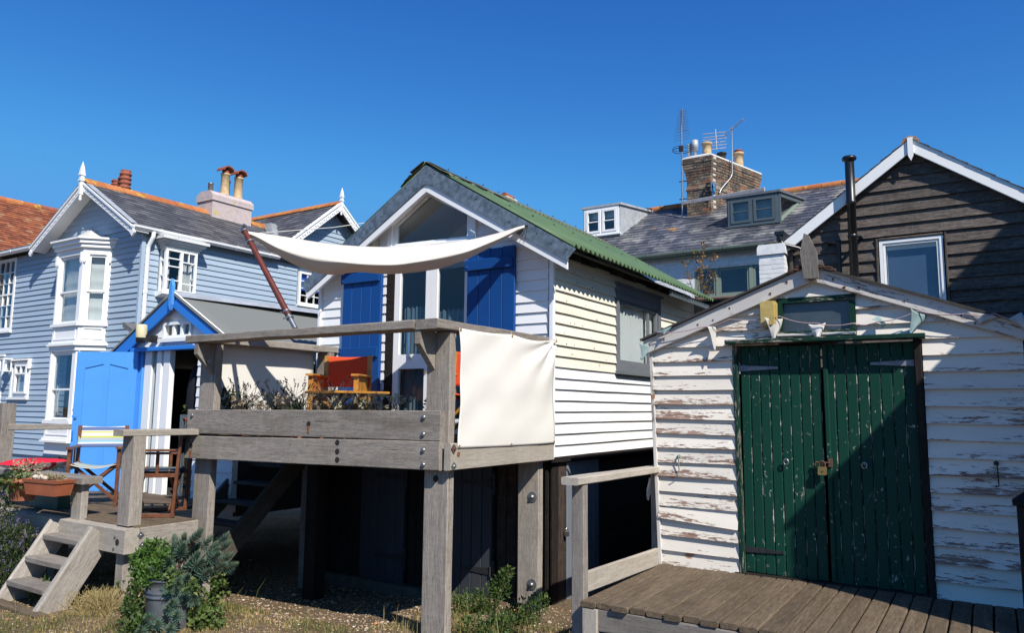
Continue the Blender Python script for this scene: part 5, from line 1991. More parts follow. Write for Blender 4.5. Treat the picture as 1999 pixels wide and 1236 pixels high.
mb.box(-6.3, .0, 8.9, 8.98, 0, 5.2)
mb.box(-6.2, -.1, .6, .65, .5, 5.0)
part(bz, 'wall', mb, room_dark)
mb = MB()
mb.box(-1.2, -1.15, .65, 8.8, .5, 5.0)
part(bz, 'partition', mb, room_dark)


def f_out(z):
    if z < 5.10:
        return (-6.25, -.03)
    return (max(-3.55, BA - (6.24 - z) / BS), min(-.03, BA + (6.24 - z) / BS))


EXB = .118
bay_hole = (-2.45, -1.1, .75, 5.2)
clad(bz, FF, .62, .62 + 47 * EXB, EXB, f_out, grey_blue, .026, [bay_hole, (-6.2, -5.04, 3.36, 5.16), (-4.92, -3.98, 1.80, 2.72), (-6.3, -5.27, 0, 2.84)], .003)


def s_out(z):
    if z < 5.15:
        return (.03, 6.2)
    k = (z - 5.6) / .80
    return (max(3.2, 4.93 - (6.72 - z) / .8), min(6.2, 4.93 + (6.72 - z) / .8))


clad(bz, FR, 2.95, 2.95 + 31 * EXB, EXB, s_out, grey_blue, .027, [(.33, 1.09, 3.92, 5.06), (3.90, 4.75, 4.12, 5.02)], .002)
timber(bz, 'corner_board', (.012, -.012, .6), (.012, -.012, 5.15), .07, .07, grey_blue, 0, (0, 1, 0))
# main roof
Lr = 1.97 / math.cos(math.atan(BS))
Mx = T(.17, -.36, bzz(.17) + .06) @ Matrix.Rotation(R(90), 4, 'Z') @ Matrix.Rotation(math.atan(BS), 4, 'X')
sloped_tiles(bz, 'roof_slates', Mx, 5.4, Lr, .22, .155, slate_m, .009)
Mx = T(BA - 1.96, 5.0, bzz(BA - 1.96) + .06) @ Matrix.Rotation(R(-90), 4, 'Z') @ Matrix.Rotation(math.atan(BS), 4, 'X')
sloped_tiles(bz, 'roof_slates', Mx, 5.36, Lr, .22, .155, slate_m, .009)
for k in range(12):
    y = -.34 + k * .415
    if 2.5 < y + .2 < 3.75:
        continue
    mb = MB()
    a_ = math.atan(BS)
    mb.prism([(BA - .17, bzz(BA - .17) + .075), (BA, bzz(BA) + .10), (BA + .17, bzz(BA + .17) + .075), (BA + .17, bzz(BA + .17) + .10), (BA, bzz(BA) + .135), (BA - .17, bzz(BA - .17) + .10)], y + .006, y + .409 + rnd.uniform(-.004, .004), 'y')
    part(bz, 'ridge_tile', mb, ridge_tile)
mb = MB()
mb.prism([(.1, 5.10), (BA, 6.22), (BA - 1.9, 5.1)], .1, 4.9, 'y')
part(bz, 'roof_deck', mb, room_dark)
mb = MB()
mb.add([(.17, -.37, bzz(.17) + .09), (.17, -.25, bzz(.17) + .095), (BA + .2, -.25, bzz(BA + .2) + .095), (BA + .2, -.37, bzz(BA + .2) + .09)], [(0, 1, 2, 3)])
part(bz, 'lead_verge', mb, lead).modifiers.new('thick', 'SOLIDIFY').thickness = .012
# pierced barge boards
for s in (-1, 1):
    xe = BA + s * 1.97
    timber(bz, 'barge_board', (BA + s * .03, -.33, bzz(BA + s * .03) - .055), (xe, -.33, bzz(xe) - .055), .03, .16, white_trim, .001)
    timber(bz, 'barge_mould', (BA + s * .03, -.352, bzz(BA + s * .03) + .02), (xe + s * .02, -.352, bzz(xe + s * .02) + .02), .035, .05, white_trim, 0)
    timber(bz, 'soffit_board', (BA + s * .03, -.16, bzz(BA) - .055), (xe, -.16, bzz(xe) - .055), .30, .02, white_trim, 0)
    mb = MB()
    for k in range(26):
        t = .08 + .86 * k / 25
        x = BA + s * 1.97 * t
        z = bzz(x) - (.075 if k % 2 else .095)
        mb.lathe([(.014, 0), (.0005, .003)], 7, (0, 0, 0)) if False else None
        for (dx, dz, r_) in ((0, 0, .013), (.022 * s, -.022, .009), (-.02 * s, -.004, .008)):
            mb.add([(x + dx + r_ * math.cos(q), -.3465, z + dz + r_ * math.sin(q)) for q in [math.pi * i / 3 for i in range(6)]], [(0, 1, 2, 3, 4, 5)])
    part(bz, 'barge_piercings', mb, hole_mat, kind='stuff')
    timber(bz, 'barge_foot', (xe - s * .04, -.33, bzz(xe) - .06), (xe + s * .03, -.33, bzz(xe) - .14), .04, .12, white_trim, 0)


def finial(parent, x, y, z, s=1.0):
    mb = MB()
    mb.box(-.035 * s, .035 * s, -.035 * s, .035 * s, -.16 * s, .26 * s)
    mb.box(-.05 * s, .05 * s, -.05 * s, .05 * s, .13 * s, .165 * s)
    mb.box(-.05 * s, .05 * s, -.05 * s, .05 * s, .25 * s, .285 * s)
    w_ = .045 * s
    mb.add([(-w_, -w_, .285 * s), (w_, -w_, .285 * s), (w_, w_, .285 * s), (-w_, w_, .285 * s), (-.03 * s, -.03 * s, .42 * s), (.03 * s, -.03 * s, .42 * s), (.03 * s, .03 * s, .42 * s), (-.03 * s, .03 * s, .42 * s), (0, 0, .56 * s)],
           [(0, 1, 5, 4), (1, 2, 6, 5), (2, 3, 7, 6), (3, 0, 4, 7), (4, 5, 8), (5, 6, 8), (6, 7, 8), (7, 4, 8)])
    mb.lathe([(.012 * s, -.30 * s), (.03 * s, -.28 * s), (.035 * s, -.25 * s), (.02 * s, -.22 * s), (.03 * s, -.2 * s), (.03 * s, -.16 * s)], 10)
    return part(parent, 'finial', mb, white_trim, T(x, y, z))


finial(bz, BA, -.37, 6.22, 1.0)
# wing gable facing the lane on the right
WGY, WGZ, WGS = 4.93, 6.80, .80
for s in (-1, 1):
    ye = WGY + s * 1.66
    zf = lambda y: WGZ - WGS * abs(y - WGY)
    timber(bz, 'barge_board', (.34, WGY + s * .02, WGZ - .05), (.34, ye, zf(ye) - .05), .03, .19, white_trim, .001)
    timber(bz, 'barge_mould', (.362, WGY + s * .02, WGZ + .035), (.362, ye + s * .02, zf(ye + s * .02) + .035), .035, .05, white_trim, 0)
    mb = MB()
    for k in range(24):
        t = .06 + .9 * k / 23
        y = WGY + s * 1.66 * t
        z = zf(y) - (.08 if k % 2 else .10)
        for (dy, dz, r_) in ((0, 0, .015), (.024, -.022, .010), (-.022, -.004, .009)):
            mb.add([(.3565, y + dy + r_ * math.cos(q), z + dz + r_ * math.sin(q)) for q in [math.pi * i / 3 for i in range(6)]], [(0, 1, 2, 3, 4, 5)])
    part(bz, 'barge_piercings', mb, hole_mat, kind='stuff')
    if s < 0:
        Mx = T(-4.2, ye - .03, zf(ye - .03) + .055) @ Matrix.Rotation(math.atan(WGS), 4, 'X')
    else:
        Mx = T(.36, ye + .03, zf(ye + .03) + .055) @ Matrix.Rotation(R(180), 4, 'Z') @ Matrix.Rotation(math.atan(WGS), 4, 'X')
    sloped_tiles(bz, 'roof_slates', Mx, 4.56, 1.69 / math.cos(math.atan(WGS)), .22, .155, slate_m, .009)
for k in range(10):
    x = .34 - (k + 1) * .42
    mb = MB()
    z0 = WGZ + .08
    mb.prism([(WGY - .16, z0 - .11), (WGY, z0), (WGY + .16, z0 - .11), (WGY + .16, z0 - .085), (WGY, z0 + .04), (WGY - .16, z0 - .085)], x + .006, x + .414, 'x')
    part(bz, 'ridge_tile', mb, ridge_tile)
finial(bz, .36, WGY, WGZ - .02, .85)
mb = MB()
for k in range(14):
    t = k / 13
    y = 3.25 + .12 * math.sin(k * 2.2) * .2 + t * .95
    mb.box(-.02 - t * 1.35 - .1, -.02 - t * 1.35 + .12, y - .12, y + .10, 5.47 + t * .80, 5.53 + t * .82)
part(bz, 'lead_valley', mb, lead)
# gutter, downpipe
mb = MB()
prof = [(-.055, .04), (-.05, 0.0), (0, -.045), (.05, 0), (.055, .04)]
mb.prism([(x + .18, z + BE - .02) for x, z in prof], -.33, 3.2, 'y')
g = part(bz, 'gutter', mb, upvc)
for y in (.2, 1.1, 2.0, 2.9):
    m2 = MB()
    m2.prism([(x * 1.15 + .18, z * 1.15 + BE - .02) for x, z in prof], y, y + .05, 'y')
    part(g, 'gutter_bracket', m2, upvc)
timber(bz, 'fascia', (.10, -.3, BE - .05), (.10, 3.2, BE - .05), .02, .12, slate_joinery, 0)
mb = MB()
mb.tube([(.18, .09, BE - .05), (.18, .09, BE - .14), (.16, .085, BE - .18), (.08, .075, BE - .30), (.06, .07, BE - .36), (.06, .07, 3.22)], .042, 12)
mb.lathe([(.05, 3.9), (.05, 3.96)], 12, (.06, .07, 0))
part(bz, 'downpipe', mb, upvc)
mb = MB()
mb.prism([(.0, 3.30), (.62, 3.02), (.62, 2.94), (.0, 3.2)], -.30, 1.2, 'y')
part(bz, 'lean_to_roof', mb, slate_m)
mb = MB()
mb.box(0.03, .52, -.22, 1.1, 0, 2.96)
part(bz, 'lean_to_wall', mb, grey_blue)
mb = MB()
mb.box(-6.3, -3.6, -.18, 2.2, 5.20, 5.30)
part(bz, 'flat_roof', mb, lead_dark)
mb = MB()
mb.prism([(y - .24, z + 5.18) for y, z in prof], -6.3, -3.68, 'x')
g = part(bz, 'gutter', mb, upvc)
m2 = MB()
m2.prism([(y * 1.15 - .24, z * 1.15 + 5.18) for y, z in prof], -4.85, -4.80, 'x')
part(g, 'gutter_bracket', m2, upvc)


def sash_window(parent, M, x0, x1, z0, z1, cols, rows, mid=True, fw=.07, back=None, name='window', y=-.03, mat=white_trim, gl=None, bar=.018):
    mb = MB()
    frame_rect(mb, x0, x1, z0, z1, fw, y, y + .07)
    mb.box(x0 - .03, x1 + .03, y - .04, y + .05, z0 - .05, z0 - .003)
    w = part(parent, name, mb, mat, M)
    a, b, c, d = x0 + fw, x1 - fw, z0 + fw, z1 - fw
    class PB:
        def box(self, *q):
            part(w, 'glazing_bar', MB().box(*q), mat)
    m2 = PB()
    for i in range(1, cols):
        x = a + (b - a) * i / cols
        m2.box(x - bar / 2, x + bar / 2, y + .012, y + .05, c, d)
    for j in range(1, rows):
        z = c + (d - c) * j / rows
        t = bar * (2.2 if mid and j * 2 == rows else 1) / 2
        for i in range(cols):
            xa = a + (b - a) * i / cols + (bar / 2 if i else 0)
            xb = a + (b - a) * (i + 1) / cols - (bar / 2 if i < cols - 1 else 0)
            m2.box(xa, xb, y + .010, y + .052, z - t, z + t)
    for j in range(rows):
        for i in range(cols):
            m3 = MB()
            m3.box(a + (b - a) * i / cols, a + (b - a) * (i + 1) / cols, y + .028, y + .032, c + (d - c) * j / rows, c + (d - c) * (j + 1) / rows)
            part(w, 'pane', m3, gl or glass_sky, Matrix.Rotation(rnd.uniform(-.006, .006), 4, 'Z'))
    return w


sash_window(bz, FF, -6.22, -5.06, 3.40, 5.12, 4, 6, fw=.075)
sash_window(bz, FF, -4.86, -4.01, 1.86, 2.66, 1, 1, fw=.06)
mb = MB()
frame_rect(mb, -4.62, -4.08, 1.94, 2.60, .05, -.07, -.02)
mb.box(-4.57, -4.13, -.07, -.03, 2.37, 2.41)
mb.box(-4.365, -4.335, -.07, -.03, 2.41, 2.55)
part(bz, 'casement', mb, white_trim)
mb = MB()
mb.box(-4.95, -3.97, -.10, .0, 2.68, 2.72)
mb.box(-4.02, -3.98, -.09, .0, 2.50, 2.68)
part(bz, 'window_hood', mb, white_trim)
mb = MB()
mb.box(-6.3, -5.32, .02, .06, .6, 2.78)
dd = part(bz, 'doorway', mb, room_dark)
mb = MB()
mb.box(-5.32, -5.26, -.03, .05, .6, 2.80)
mb.box(-6.3, -5.22, -.05, .05, 2.80, 2.85)
part(dd, 'door_frame', mb, white_trim)
lan = thing('porch_lantern', 'small square white porch lantern beside the far left doorway', 'lantern', BU - 4.84, BV - .16, 2.46)
mb = MB()
for (x, y) in ((-.08, -.08), (.08, -.08), (.08, .08), (-.08, .08)):
    mb.box(x - .012, x + .012, y - .012, y + .012, 0, .25)
mb.box(-.095, .095, -.095, .095, -.02, 0)
mb.box(-.10, .10, -.10, .10, .25, .28)
mb.box(-.02, .02, .08, .15, .2, .26)
part(lan, 'frame', mb, white_trim)
mb = MB()
mb.box(-.075, .075, -.075, .075, 0.005, .245)
part(lan, 'glass', mb, glass)
mb = MB()
mb.lathe([(.03, .0), (.03, .14), (.001, .16)], 10)
part(lan, 'candle', mb, white_trim)

# canted bay window through two storeys
P0, P1, P2, P3 = (-1.06, 0), (-1.44, -.38), (-2.44, -.38), (-2.82, 0)


def bay_ring(mb, z0, z1, o, mi=0):
    """solid band round the bay, o outwards"""
    k = .414
    pts = [(P0[0] + o * 1.41, 0.02), (P1[0] + o * k, P1[1] - o), (P2[0] - o * k, P2[1] - o), (P3[0] - o * 1.41, 0.02)]
    mb.prism(list(reversed(pts)), z0, z1, 'z', mi)


bay = part(bz, 'bay_window', (lambda m: (bay_ring(m, .72, .96, -.02), m)[1])(MB()), white_trim)
for (z0, z1, o, nm) in ((.96, 1.0, .07, 'moulding'), (1.0, 1.05, .035, 'moulding'), (1.05, 1.33, .0, 'apron'), (1.33, 1.40, .05, 'sill_board'), (2.80, 2.90, .035, 'fascia'), (2.90, 2.945, .085, 'moulding'),
                        (2.945, 2.98, .05, 'moulding'), (2.98, 3.30, .0, 'apron'), (3.30, 3.36, .05, 'sill_board'), (4.80, 4.90, .02, 'fascia'), (4.90, 4.98, .08, 'moulding'), (4.98, 5.06, .12, 'moulding'), (5.06, 5.10, .16, 'moulding')):
    m2 = MB()
    bay_ring(m2, z0, z1, o)
    part(bay, nm, m2, white_trim)


def facet(A_, B__):
    """matrix of a bay facet: x from A to B, y inwards"""
    A_, B__ = Vector((*A_, 0)), Vector((*B__, 0))
    x = (B__ - A_).normalized()
    y = Vector((-x.y, x.x, 0))
    return Matrix(((x.x, y.x, 0, A_.x), (x.y, y.y, 0, A_.y), (0, 0, 1, 0), (0, 0, 0, 1))), (B__ - A_).length


for (a, b) in ((P3, P2), (P2, P1), (P1, P0)):
    Mf, w = facet(a, b)
    for (z0, z1, zm) in ((1.40, 2.80, 2.02), (3.36, 4.80, 4.02)):
        m2 = MB()
        cs = .10 if w < .7 else .13
        m2.box(.0, cs, -.005, .09, z0, z1)
        m2.box(w - cs, w, -.005, .09, z0, z1)
        m2.box(cs, w - cs, .0, .09, z1 - .05, z1)
        m2.box(cs * .5, cs * .5 + .02, -.02, -.005, z0, z1)
        part(bay, 'mullion', m2, white_trim, Mf)
        for (c, d, yy) in ((z0 + .015, zm + .02, .05), (zm - .02, z1 - .05, .02)):
            m2 = MB()
            frame_rect(m2, cs, w - cs, c, d, .038, yy, yy + .03)
            part(bay, 'sash', m2, white_trim, Mf)
            m2 = MB()
            m2.box(cs + .03, w - cs - .03, yy + .012, yy + .016, c + .03, d - .03)
            part(bay, 'pane', m2, glass_sky, Mf)
    for (c, d) in ((1.10, 1.29), (3.03, 3.26)):
        m2 = MB()
        frame_rect(m2, .08, w - .08, c, d, .022, -.014, .0)
        part(bay, 'panel_mould', m2, white_trim, Mf)
    # scalloped pelmet and little brackets
    m2 = MB()
    n = int(w / .045)
    for i in range(n):
        x = .12 + (w - .24) * i / n
        dw = (w - .24) / n
        m2.prism([(x, 4.80), (x + dw, 4.80), (x + dw, 4.775), (x + dw * .5, 4.755), (x, 4.775)], -.02, -.008, 'y')
    for x in (.03, w - .03):
        m2.prism([(x - .02, 4.80), (x + .02, 4.80), (x + .02, 4.62), (x, 4.58), (x - .02, 4.62)], -.055, -.008, 'y')
    part(bay, 'pelmet', m2, white_trim, Mf)
    # blinds behind the upper panes
    m2 = MB()
    zt_ = 4.76
    zb_ = 3.42
    m2.grid(lambda a_, b_, w=w: (.1 + (w - .2) * a_, .13 + .016 * abs(math.sin(b_ * 5 * math.pi)) + .008 * mnoise.noise(Vector((a_ * 5, b_ * 9, w))), zb_ + (zt_ - zb_) * b_), 12, 40)
    part(bay, 'blind', m2, blind_cloth, Mf)
    m2 = MB()
    m2.box(.08, w - .08, .30, .31, 1.3, 2.8)
    part(bay, 'room', m2, room_dark, Mf)
# leaded ogee roof of the bay
m2 = MB()
k = .414
N = 8
rows_ = []
for j in range(N + 1):
    t = j / N
    o = .15 * (1 - t)
    sc = (1 - t)
    zz = 5.10 + .34 * (t ** 1.9)
    cxm = (P1[0] + P2[0]) / 2
    ring_ = [(P0[0] + .15 * 1.41, .0), (P1[0] + .15 * k, P1[1] - .15), (P2[0] - .15 * k, P2[1] - .15), (P3[0] - .15 * 1.41, .0)]
    rows_.append([(cxm + (x - cxm) * (1 - t * .93), y * (1 - t), zz) for x, y in ring_])
for j in range(N):
    for i in range(3):
        m2.add([rows_[j][i], rows_[j + 1][i], rows_[j + 1][i + 1], rows_[j][i + 1]], [(0, 1, 2, 3)])
part(bay, 'bay_roof', m2, plain('painted_lead_roof', (.60, .58, .54), .7, 0, .25, 9, .2))

# little oriel on the side wall
om = MB()
oy0, oy1, oz0, oz1, od = .36, 1.06, 3.98, 4.86, .20
orl = part(bz, 'oriel_window', om.prism([(od + .06, oz0 - .06), (.0, oz0 - .12), (.0, oz0), (od + .06, oz0)], oy0 - .06, oy1 + .06, 'y'), white_trim)
m2 = MB()
for i, (dz, o) in enumerate(((0, .03), (.06, .07), (.11, .12), (.16, .17))):
    m2.prism([(0, oy0 - o), (od + o, oy0 - o), (od + o, oy1 + o), (0, oy1 + o)], oz1 + dz, oz1 + dz + .055, 'z')
part(orl, 'hood', m2, peeling('flaking_white_hood', (.7, .7, .68), (.2, .18, .15), (.35, .3, .26), .60))
Mo = wallM(od, 0, 'r')
m2 = MB()
frame_rect(m2, oy0, oy1, oz0, oz1, .05, -.02, .03)
m2.box((oy0 + oy1) / 2 - .03, (oy0 + oy1) / 2 + .03, -.02, .03, oz0 + .05, oz1 - .05)
part(orl, 'frame', m2, white_trim, Mo)
ym = (oy0 + oy1) / 2
for (a, b, zs, vx) in ((oy0 + .05, ym - .03, (4.22, 4.50, 4.66), None), (ym + .03, oy1 - .05, (4.18, 4.62), .5)):
    for z in zs:
        part(orl, 'glazing_bar', MB().box(a, b, -.012, .02, z - .011, z + .011), white_trim, Mo)
    if vx:
        part(orl, 'glazing_bar', MB().box((a + b) / 2 - .01, (a + b) / 2 + .01, -.012, .02, 4.633, oz1 - .05), white_trim, Mo)
    m2 = MB()
    m2.box(a, b, .003, .007, oz0 + .05, oz1 - .05)
    part(orl, 'pane', m2, glass, Mo)
for yy in (oy0, oy1 - .03):
    m2 = MB()
    m2.box(.0, .05, yy, yy + .03, oz0, oz1)
    m2.box(od - .05, od - .03, yy, yy + .03, oz0, oz1)
    for z in (oz0, 4.3, 4.6, oz1 - .03):
        m2.box(.05, od - .05, yy, yy + .03, z, z + .03)
    part(orl, 'side_light', m2, white_trim)
for (a, b) in ((oy0 + .02, oy0 + .2), (oy1 - .2, oy1 - .02)):
    curtain(bz, a, b, oz0, oz1, .17, plain('grey_curtain', (.45, .46, .46), .9), 4, .02, Mo)
tb = thing('window_ornament', 'dark ornament silhouette standing on the sill inside the small oriel window', 'ornament', BU + .08, BV + .74, 3.99)
mb = MB()
mb.lathe([(.05, 0), (.03, .05), (.06, .12), (.075, .2), (.05, .27), (.03, .30), (.04, .34), (.001, .38)], 12)
mb.tube([(0, -.12, .16), (0, -.06, .22), (0, 0, .2)], .02, 8)
part(tb, 'figure', mb, soot)
ww = sash_window(bz, FR, 3.95, 4.71, 4.17, 4.97, 3, 4, False, fw=.05, y=-.05)
m2 = MB()
m2.box(4.0, 4.66, .04, .05, 4.52, 4.95)
part(ww, 'blind', m2, blue_blind_bright)
# chimney with buff pots and hoods
chm = MB()
chm.box(BA - .30, BA + .28, 2.55, 3.68, 5.6, 6.62)
chm.box(BA - .33, BA + .31, 2.52, 3.71, 6.625, 6.70)
chm.prism([(BA - .33, 6.703), (BA + .31, 6.703), (BA + .31, 6.76), (BA + .18, 6.87), (BA - .20, 6.87), (BA - .33, 6.76)], 2.52, 3.71, 'y')
ch_ = part(bz, 'chimney', chm, tilemat('pink_render', [(0, (.50, .41, .39)), (1, (.56, .47, .45))], (.50, .40, .04), .60, .9, 4))
for y in (3.03, 3.42):
    m2 = MB()
    m2.lathe([(.125, 0), (.12, .02), (.105, .06), (.10, .50), (.115, .51), (.115, .55), (.09, .55)], 18)
    part(ch_, 'chimney_pot', m2, pot_buff, T(BA + .05, y, 6.88))
    m2 = MB()
    m2.lathe([(.085, .55), (.085, .63)], 14)
    n = 10
    for q in range(n):
        t0, t1 = math.pi * q / n, math.pi * (q + 1) / n
        r0, r1 = .135, .155
        m2.add([(-.15, r0 * math.cos(t0), .60 + .10 * math.sin(t0)), (.15, r0 * math.cos(t0), .60 + .10 * math.sin(t0)), (.15, r0 * math.cos(t1), .60 + .10 * math.sin(t1)), (-.15, r0 * math.cos(t1), .60 + .10 * math.sin(t1)),
                (-.15, r1 * math.cos(t0), .605 + .125 * math.sin(t0)), (.15, r1 * math.cos(t0), .605 + .125 * math.sin(t0)), (.15, r1 * math.cos(t1), .605 + .125 * math.sin(t1)), (-.15, r1 * math.cos(t1), .605 + .125 * math.sin(t1))],
               [(0, 1, 2, 3), (7, 6, 5, 4), (0, 4, 5, 1), (2, 6, 7, 3), (0, 3, 7, 4), (1, 5, 6, 2)])
    part(ch_, 'pot_hood', m2, pot_red, T(BA + .05, y, 6.88))
m2 = MB()
m2.lathe([(.09, 0), (.085, .42), (.1, .45), (.1, .5)], 14)
part(ch_, 'chimney_pot', m2, pot_red, T(BA - .2, 3.25, 6.86))
m2 = MB()
m2.lathe([(.06, 0), (.06, .24), (.066, .24), (.066, .27), (.05, .27)], 14)
part(ch_, 'flue_pipe', m2, steel, T(BA - .02, 2.68, 6.84))
rp_ = thing('chimney_stack', 'cluster of three ribbed dark red chimney pots behind the slate ridge', 'chimney', BU - 3.92, BV + 1.66, 0)
m2 = MB()
m2.box(-.5, .5, -.3, .3, 4.5, 6.75)
part(rp_, 'stack', m2, brick_m)
for (x, y, h) in ((-.18, .0, .52), (.02, .05, .60), (.2, -.02, .70)):
    m2 = MB()
    pr_ = [(.135, 0)]
    for k in range(5):
        z = .12 + k * h * .16
        pr_ += [(.115, z), (.14, z + .02), (.14, z + .05), (.115, z + .07)]
    pr_ += [(.12, h)]
    m2.lathe(pr_, 16)
    part(rp_, 'chimney_pot', m2, pot_red, T(x, y, 6.75))

# red tiled house further back
rh = thing('red_roofed_house', 'house behind with a steep red clay tile roof at the far left', 'house', BU - 8.0, BV, 0)
m2 = MB()
m2.prism([(-2.4, 0), (1.62, 0), (1.62, 5.55), (0, 6.95), (-2.4, 4.9)], -.35, 7, 'y')
part(rh, 'wall', m2, brick_m)
Mx = T(2.06, -.5, 7.13 - .86 * 2.06) @ Matrix.Rotation(R(90), 4, 'Z') @ Matrix.Rotation(math.atan(.86), 4, 'X')
sloped_tiles(rh, 'roof_tiles', Mx, 7.7, 2.06 / math.cos(math.atan(.86)), .165, .105, red_tiles, .012, .005)
Mx = T(-2.6, 7.2, 7.13 - .86 * 2.6) @ Matrix.Rotation(R(-90), 4, 'Z') @ Matrix.Rotation(math.atan(.86), 4, 'X')
sloped_tiles(rh, 'roof_tiles', Mx, 7.7, 2.6 / math.cos(math.atan(.86)), .165, .105, red_tiles, .012, .005)
for k in range(17):
    m2 = MB()
    m2.tube([(0, -.5 + k * .44, 0), (0, -.07 + k * .44, 0)], [.10, .105], 12)
    part(rh, 'ridge_tile', m2, pot_red if k % 4 == 1 else ridge_tile, T(0, 0, 7.10))

# ------------------------------------------------------------------ small hut with the bright blue door
CU, CV = -5.453, .913
ch = thing('blue_door_hut', 'small white hut with bright blue barge boards open blue door and grey felt roof', 'hut', CU, CV, 0)
CA, CS, CZ = .62, .56, 3.09


def cz_(x):
    return CZ - CS * abs(x - CA)


CF = wallM(0, 0, 'f')
for poly in ([(-.78, .55), (-.14, .55), (-.14, cz_(-.14) - .1), (-.78, cz_(-.78) - .1)], [(1.05, .55), (1.80, .55), (1.80, cz_(1.8) - .1), (1.05, cz_(1.05) - .1)],
             [(-.14, 2.42), (.36, 2.42), (.36, cz_(.36) - .1), (-.14, cz_(-.14) - .1)], [(.91, 2.42), (1.05, 2.42), (1.05, cz_(1.05) - .1), (.91, cz_(.91) - .1)],
             [(.36, 2.42), (.91, 2.42), (.91, 2.55), (.36, 2.55)], [(.36, 2.76), (.91, 2.76), (.91, cz_(.91) - .1), (CA, CZ - .1), (.36, cz_(.36) - .1)]):
    wall_poly(ch, 'wall', CF, poly, .05, white_paint)
m2 = MB()
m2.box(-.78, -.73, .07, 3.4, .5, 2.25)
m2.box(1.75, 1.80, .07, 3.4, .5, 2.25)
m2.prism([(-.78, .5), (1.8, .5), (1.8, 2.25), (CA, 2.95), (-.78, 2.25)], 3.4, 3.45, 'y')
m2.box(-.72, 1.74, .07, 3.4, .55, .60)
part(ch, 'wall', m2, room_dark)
clad(ch, CF, .62, .62 + 21 * .122, .122, lambda z: (max(-.78, CA - (CZ - .08 - z) / CS), min(1.80, CA + (CZ - .08 - z) / CS)), white_paint, .018, [(-.17, 1.07, .5, 2.44), (.33, .95, 2.54, 2.78)], .002)
for s in (-1, 1):
    xe = CA + s * 1.5
    timber(ch, 'barge_board', (CA + s * .03, -.075, cz_(CA + s * .03) - .075), (xe, -.075, cz_(xe) - .075), .03, .16, barge_blue, .001)
    m2 = MB()
    m2.grid(lambda a, b, s=s: (CA + s * 1.58 * a, -.105 + 3.6 * b, CZ + .02 - CS * 1.58 * a + .005 * mnoise.noise(Vector((a * 6, b * 9, s)))), 8, 16)
    part(ch, 'roof_felt', m2, felt).modifiers.new('thick', 'SOLIDIFY').thickness = .03
    timber(ch, 'verge_edging', (CA, -.095, CZ + .035), (xe + s * .05, -.095, cz_(xe + s * .05) + .035), .02, .014, white_trim, 0)
m2 = MB()
m2.add([(CA, -.105, CZ + .035), (CA, 3.5, CZ + .10), (CA + .30, 3.5, CZ - .065 + .06), (CA + .15, -.105, CZ - .045), (CA - .2, 3.5, CZ - .0), (CA - .1, -.105, CZ - .02)], [(0, 3, 2, 1), (0, 1, 4, 5)])
part(ch, 'ridge_flashing', m2, lead)
m2 = MB()
m2.prism([(-.03, -.13), (.0, -.20), (.03, -.13), (.035, .1), (.0, .19), (-.035, .1)], -.02, .02, 'y')
part(ch, 'finial', m2, sky_blue, T(CA - .005, -.115, CZ + .0))
timber(ch, 'door_lintel', (-.22, -.05, 2.425), (1.12, -.05, 2.425), .10, .05, barge_blue, 0)
w = sash_window(ch, CF, .35, .92, 2.555, 2.755, 3, 1, False, .035, y=-.035, gl=glass, bar=.045)
m2 = MB()
m2.box(.36, .91, .05, .06, 2.5, 2.78)
part(w, 'room', m2, room_dark)
m2 = MB()
m2.box(-.14, -.045, -.03, .06, .58, 2.40)
part(ch, 'door_jamb', m2, sky_blue)
for (a, b, y0, y1, m_) in ((-.02, .12, -.01, .05, white_trim), (.25, .34, -.02, .06, white_trim), (.352, .39, .0, .05, white_trim), (.40, .52, -.02, .05, white_trim)):
    m2 = MB()
    m2.box(a, b, y0, y1, .60, 2.40)
    part(ch, 'door_post', m2, m_)
m2 = MB()
m2.box(.12, .25, .015, .02, .62, 2.38)
part(ch, 'side_light', m2, glass_sky)
m2 = MB()
m2.box(-.14, 1.06, -.08, .05, .57, .61)
part(ch, 'threshold', m2, oak_pale)
m2 = MB()
frame_rect(m2, .62, 1.04, .62, 1.62, .05, .10, .14)
part(ch, 'inner_door', m2, slate_joinery)
m2 = MB()
m2.box(.67, .99, .118, .122, .67, 1.57)
part(ch, 'pane', m2, glass_sky)
m2 = MB()
m2.box(.0, 1.7, 1.2, 1.25, .6, 2.4)
part(ch, 'inner_wall', m2, room_dark)
# the open door leaf: four panels, the top pair with raking heads
th_ = R(151)
Ml = T(-.10, -.045, 0) @ Matrix.Rotation(math.pi - (math.pi - th_) * -1 if False else math.pi + (math.pi - th_), 4, 'Z')
lw = .80
m2 = MB()
m2.box(.0, lw, -.018, .018, .62, 2.40)
leaf = part(ch, 'door', m2, sky_blue, Ml)
m2 = MB()
for (a, b) in ((.0, .115), (.36, .44), (.685, .80)):
    m2.box(a, b, .018, .030, .62, 2.40)
for (a, b) in ((.115, .36), (.44, .685)):
    m2.box(a, b, .018, .030, .62, .80)
    m2.box(a, b, .018, .030, 1.30, 1.44)
for (a, b, l, r_) in ((.115, .36, 2.19, 2.245), (.44, .685, 2.245, 2.19)):
    m2.prism([(a, 2.40), (b, 2.40), (b, r_), (a, l)], .018, .030, 'y')
part(leaf, 'stiles_and_rails', m2, sky_blue)
m2 = MB()
for z in (1.62, 1.54):
    m2.lathe([(.02, 0), (.02, .01), (.012, .012)], 10, (0, 0, 0))
part(leaf, 'escutcheon', m2, sky_blue, T(.76, .03, 1.56) @ Matrix.Rotation(R(-90), 4, 'X'))
for z in (1.66, 1.58):
    part(leaf, 'knob', MB().tube([(lw + .002, 0, z), (lw + .02, 0, z)], .016, 8), barge_blue)
part(leaf, 'latch', MB().box(lw - .03, lw - .01, .031, .04, 1.28, 1.40), barge_blue)
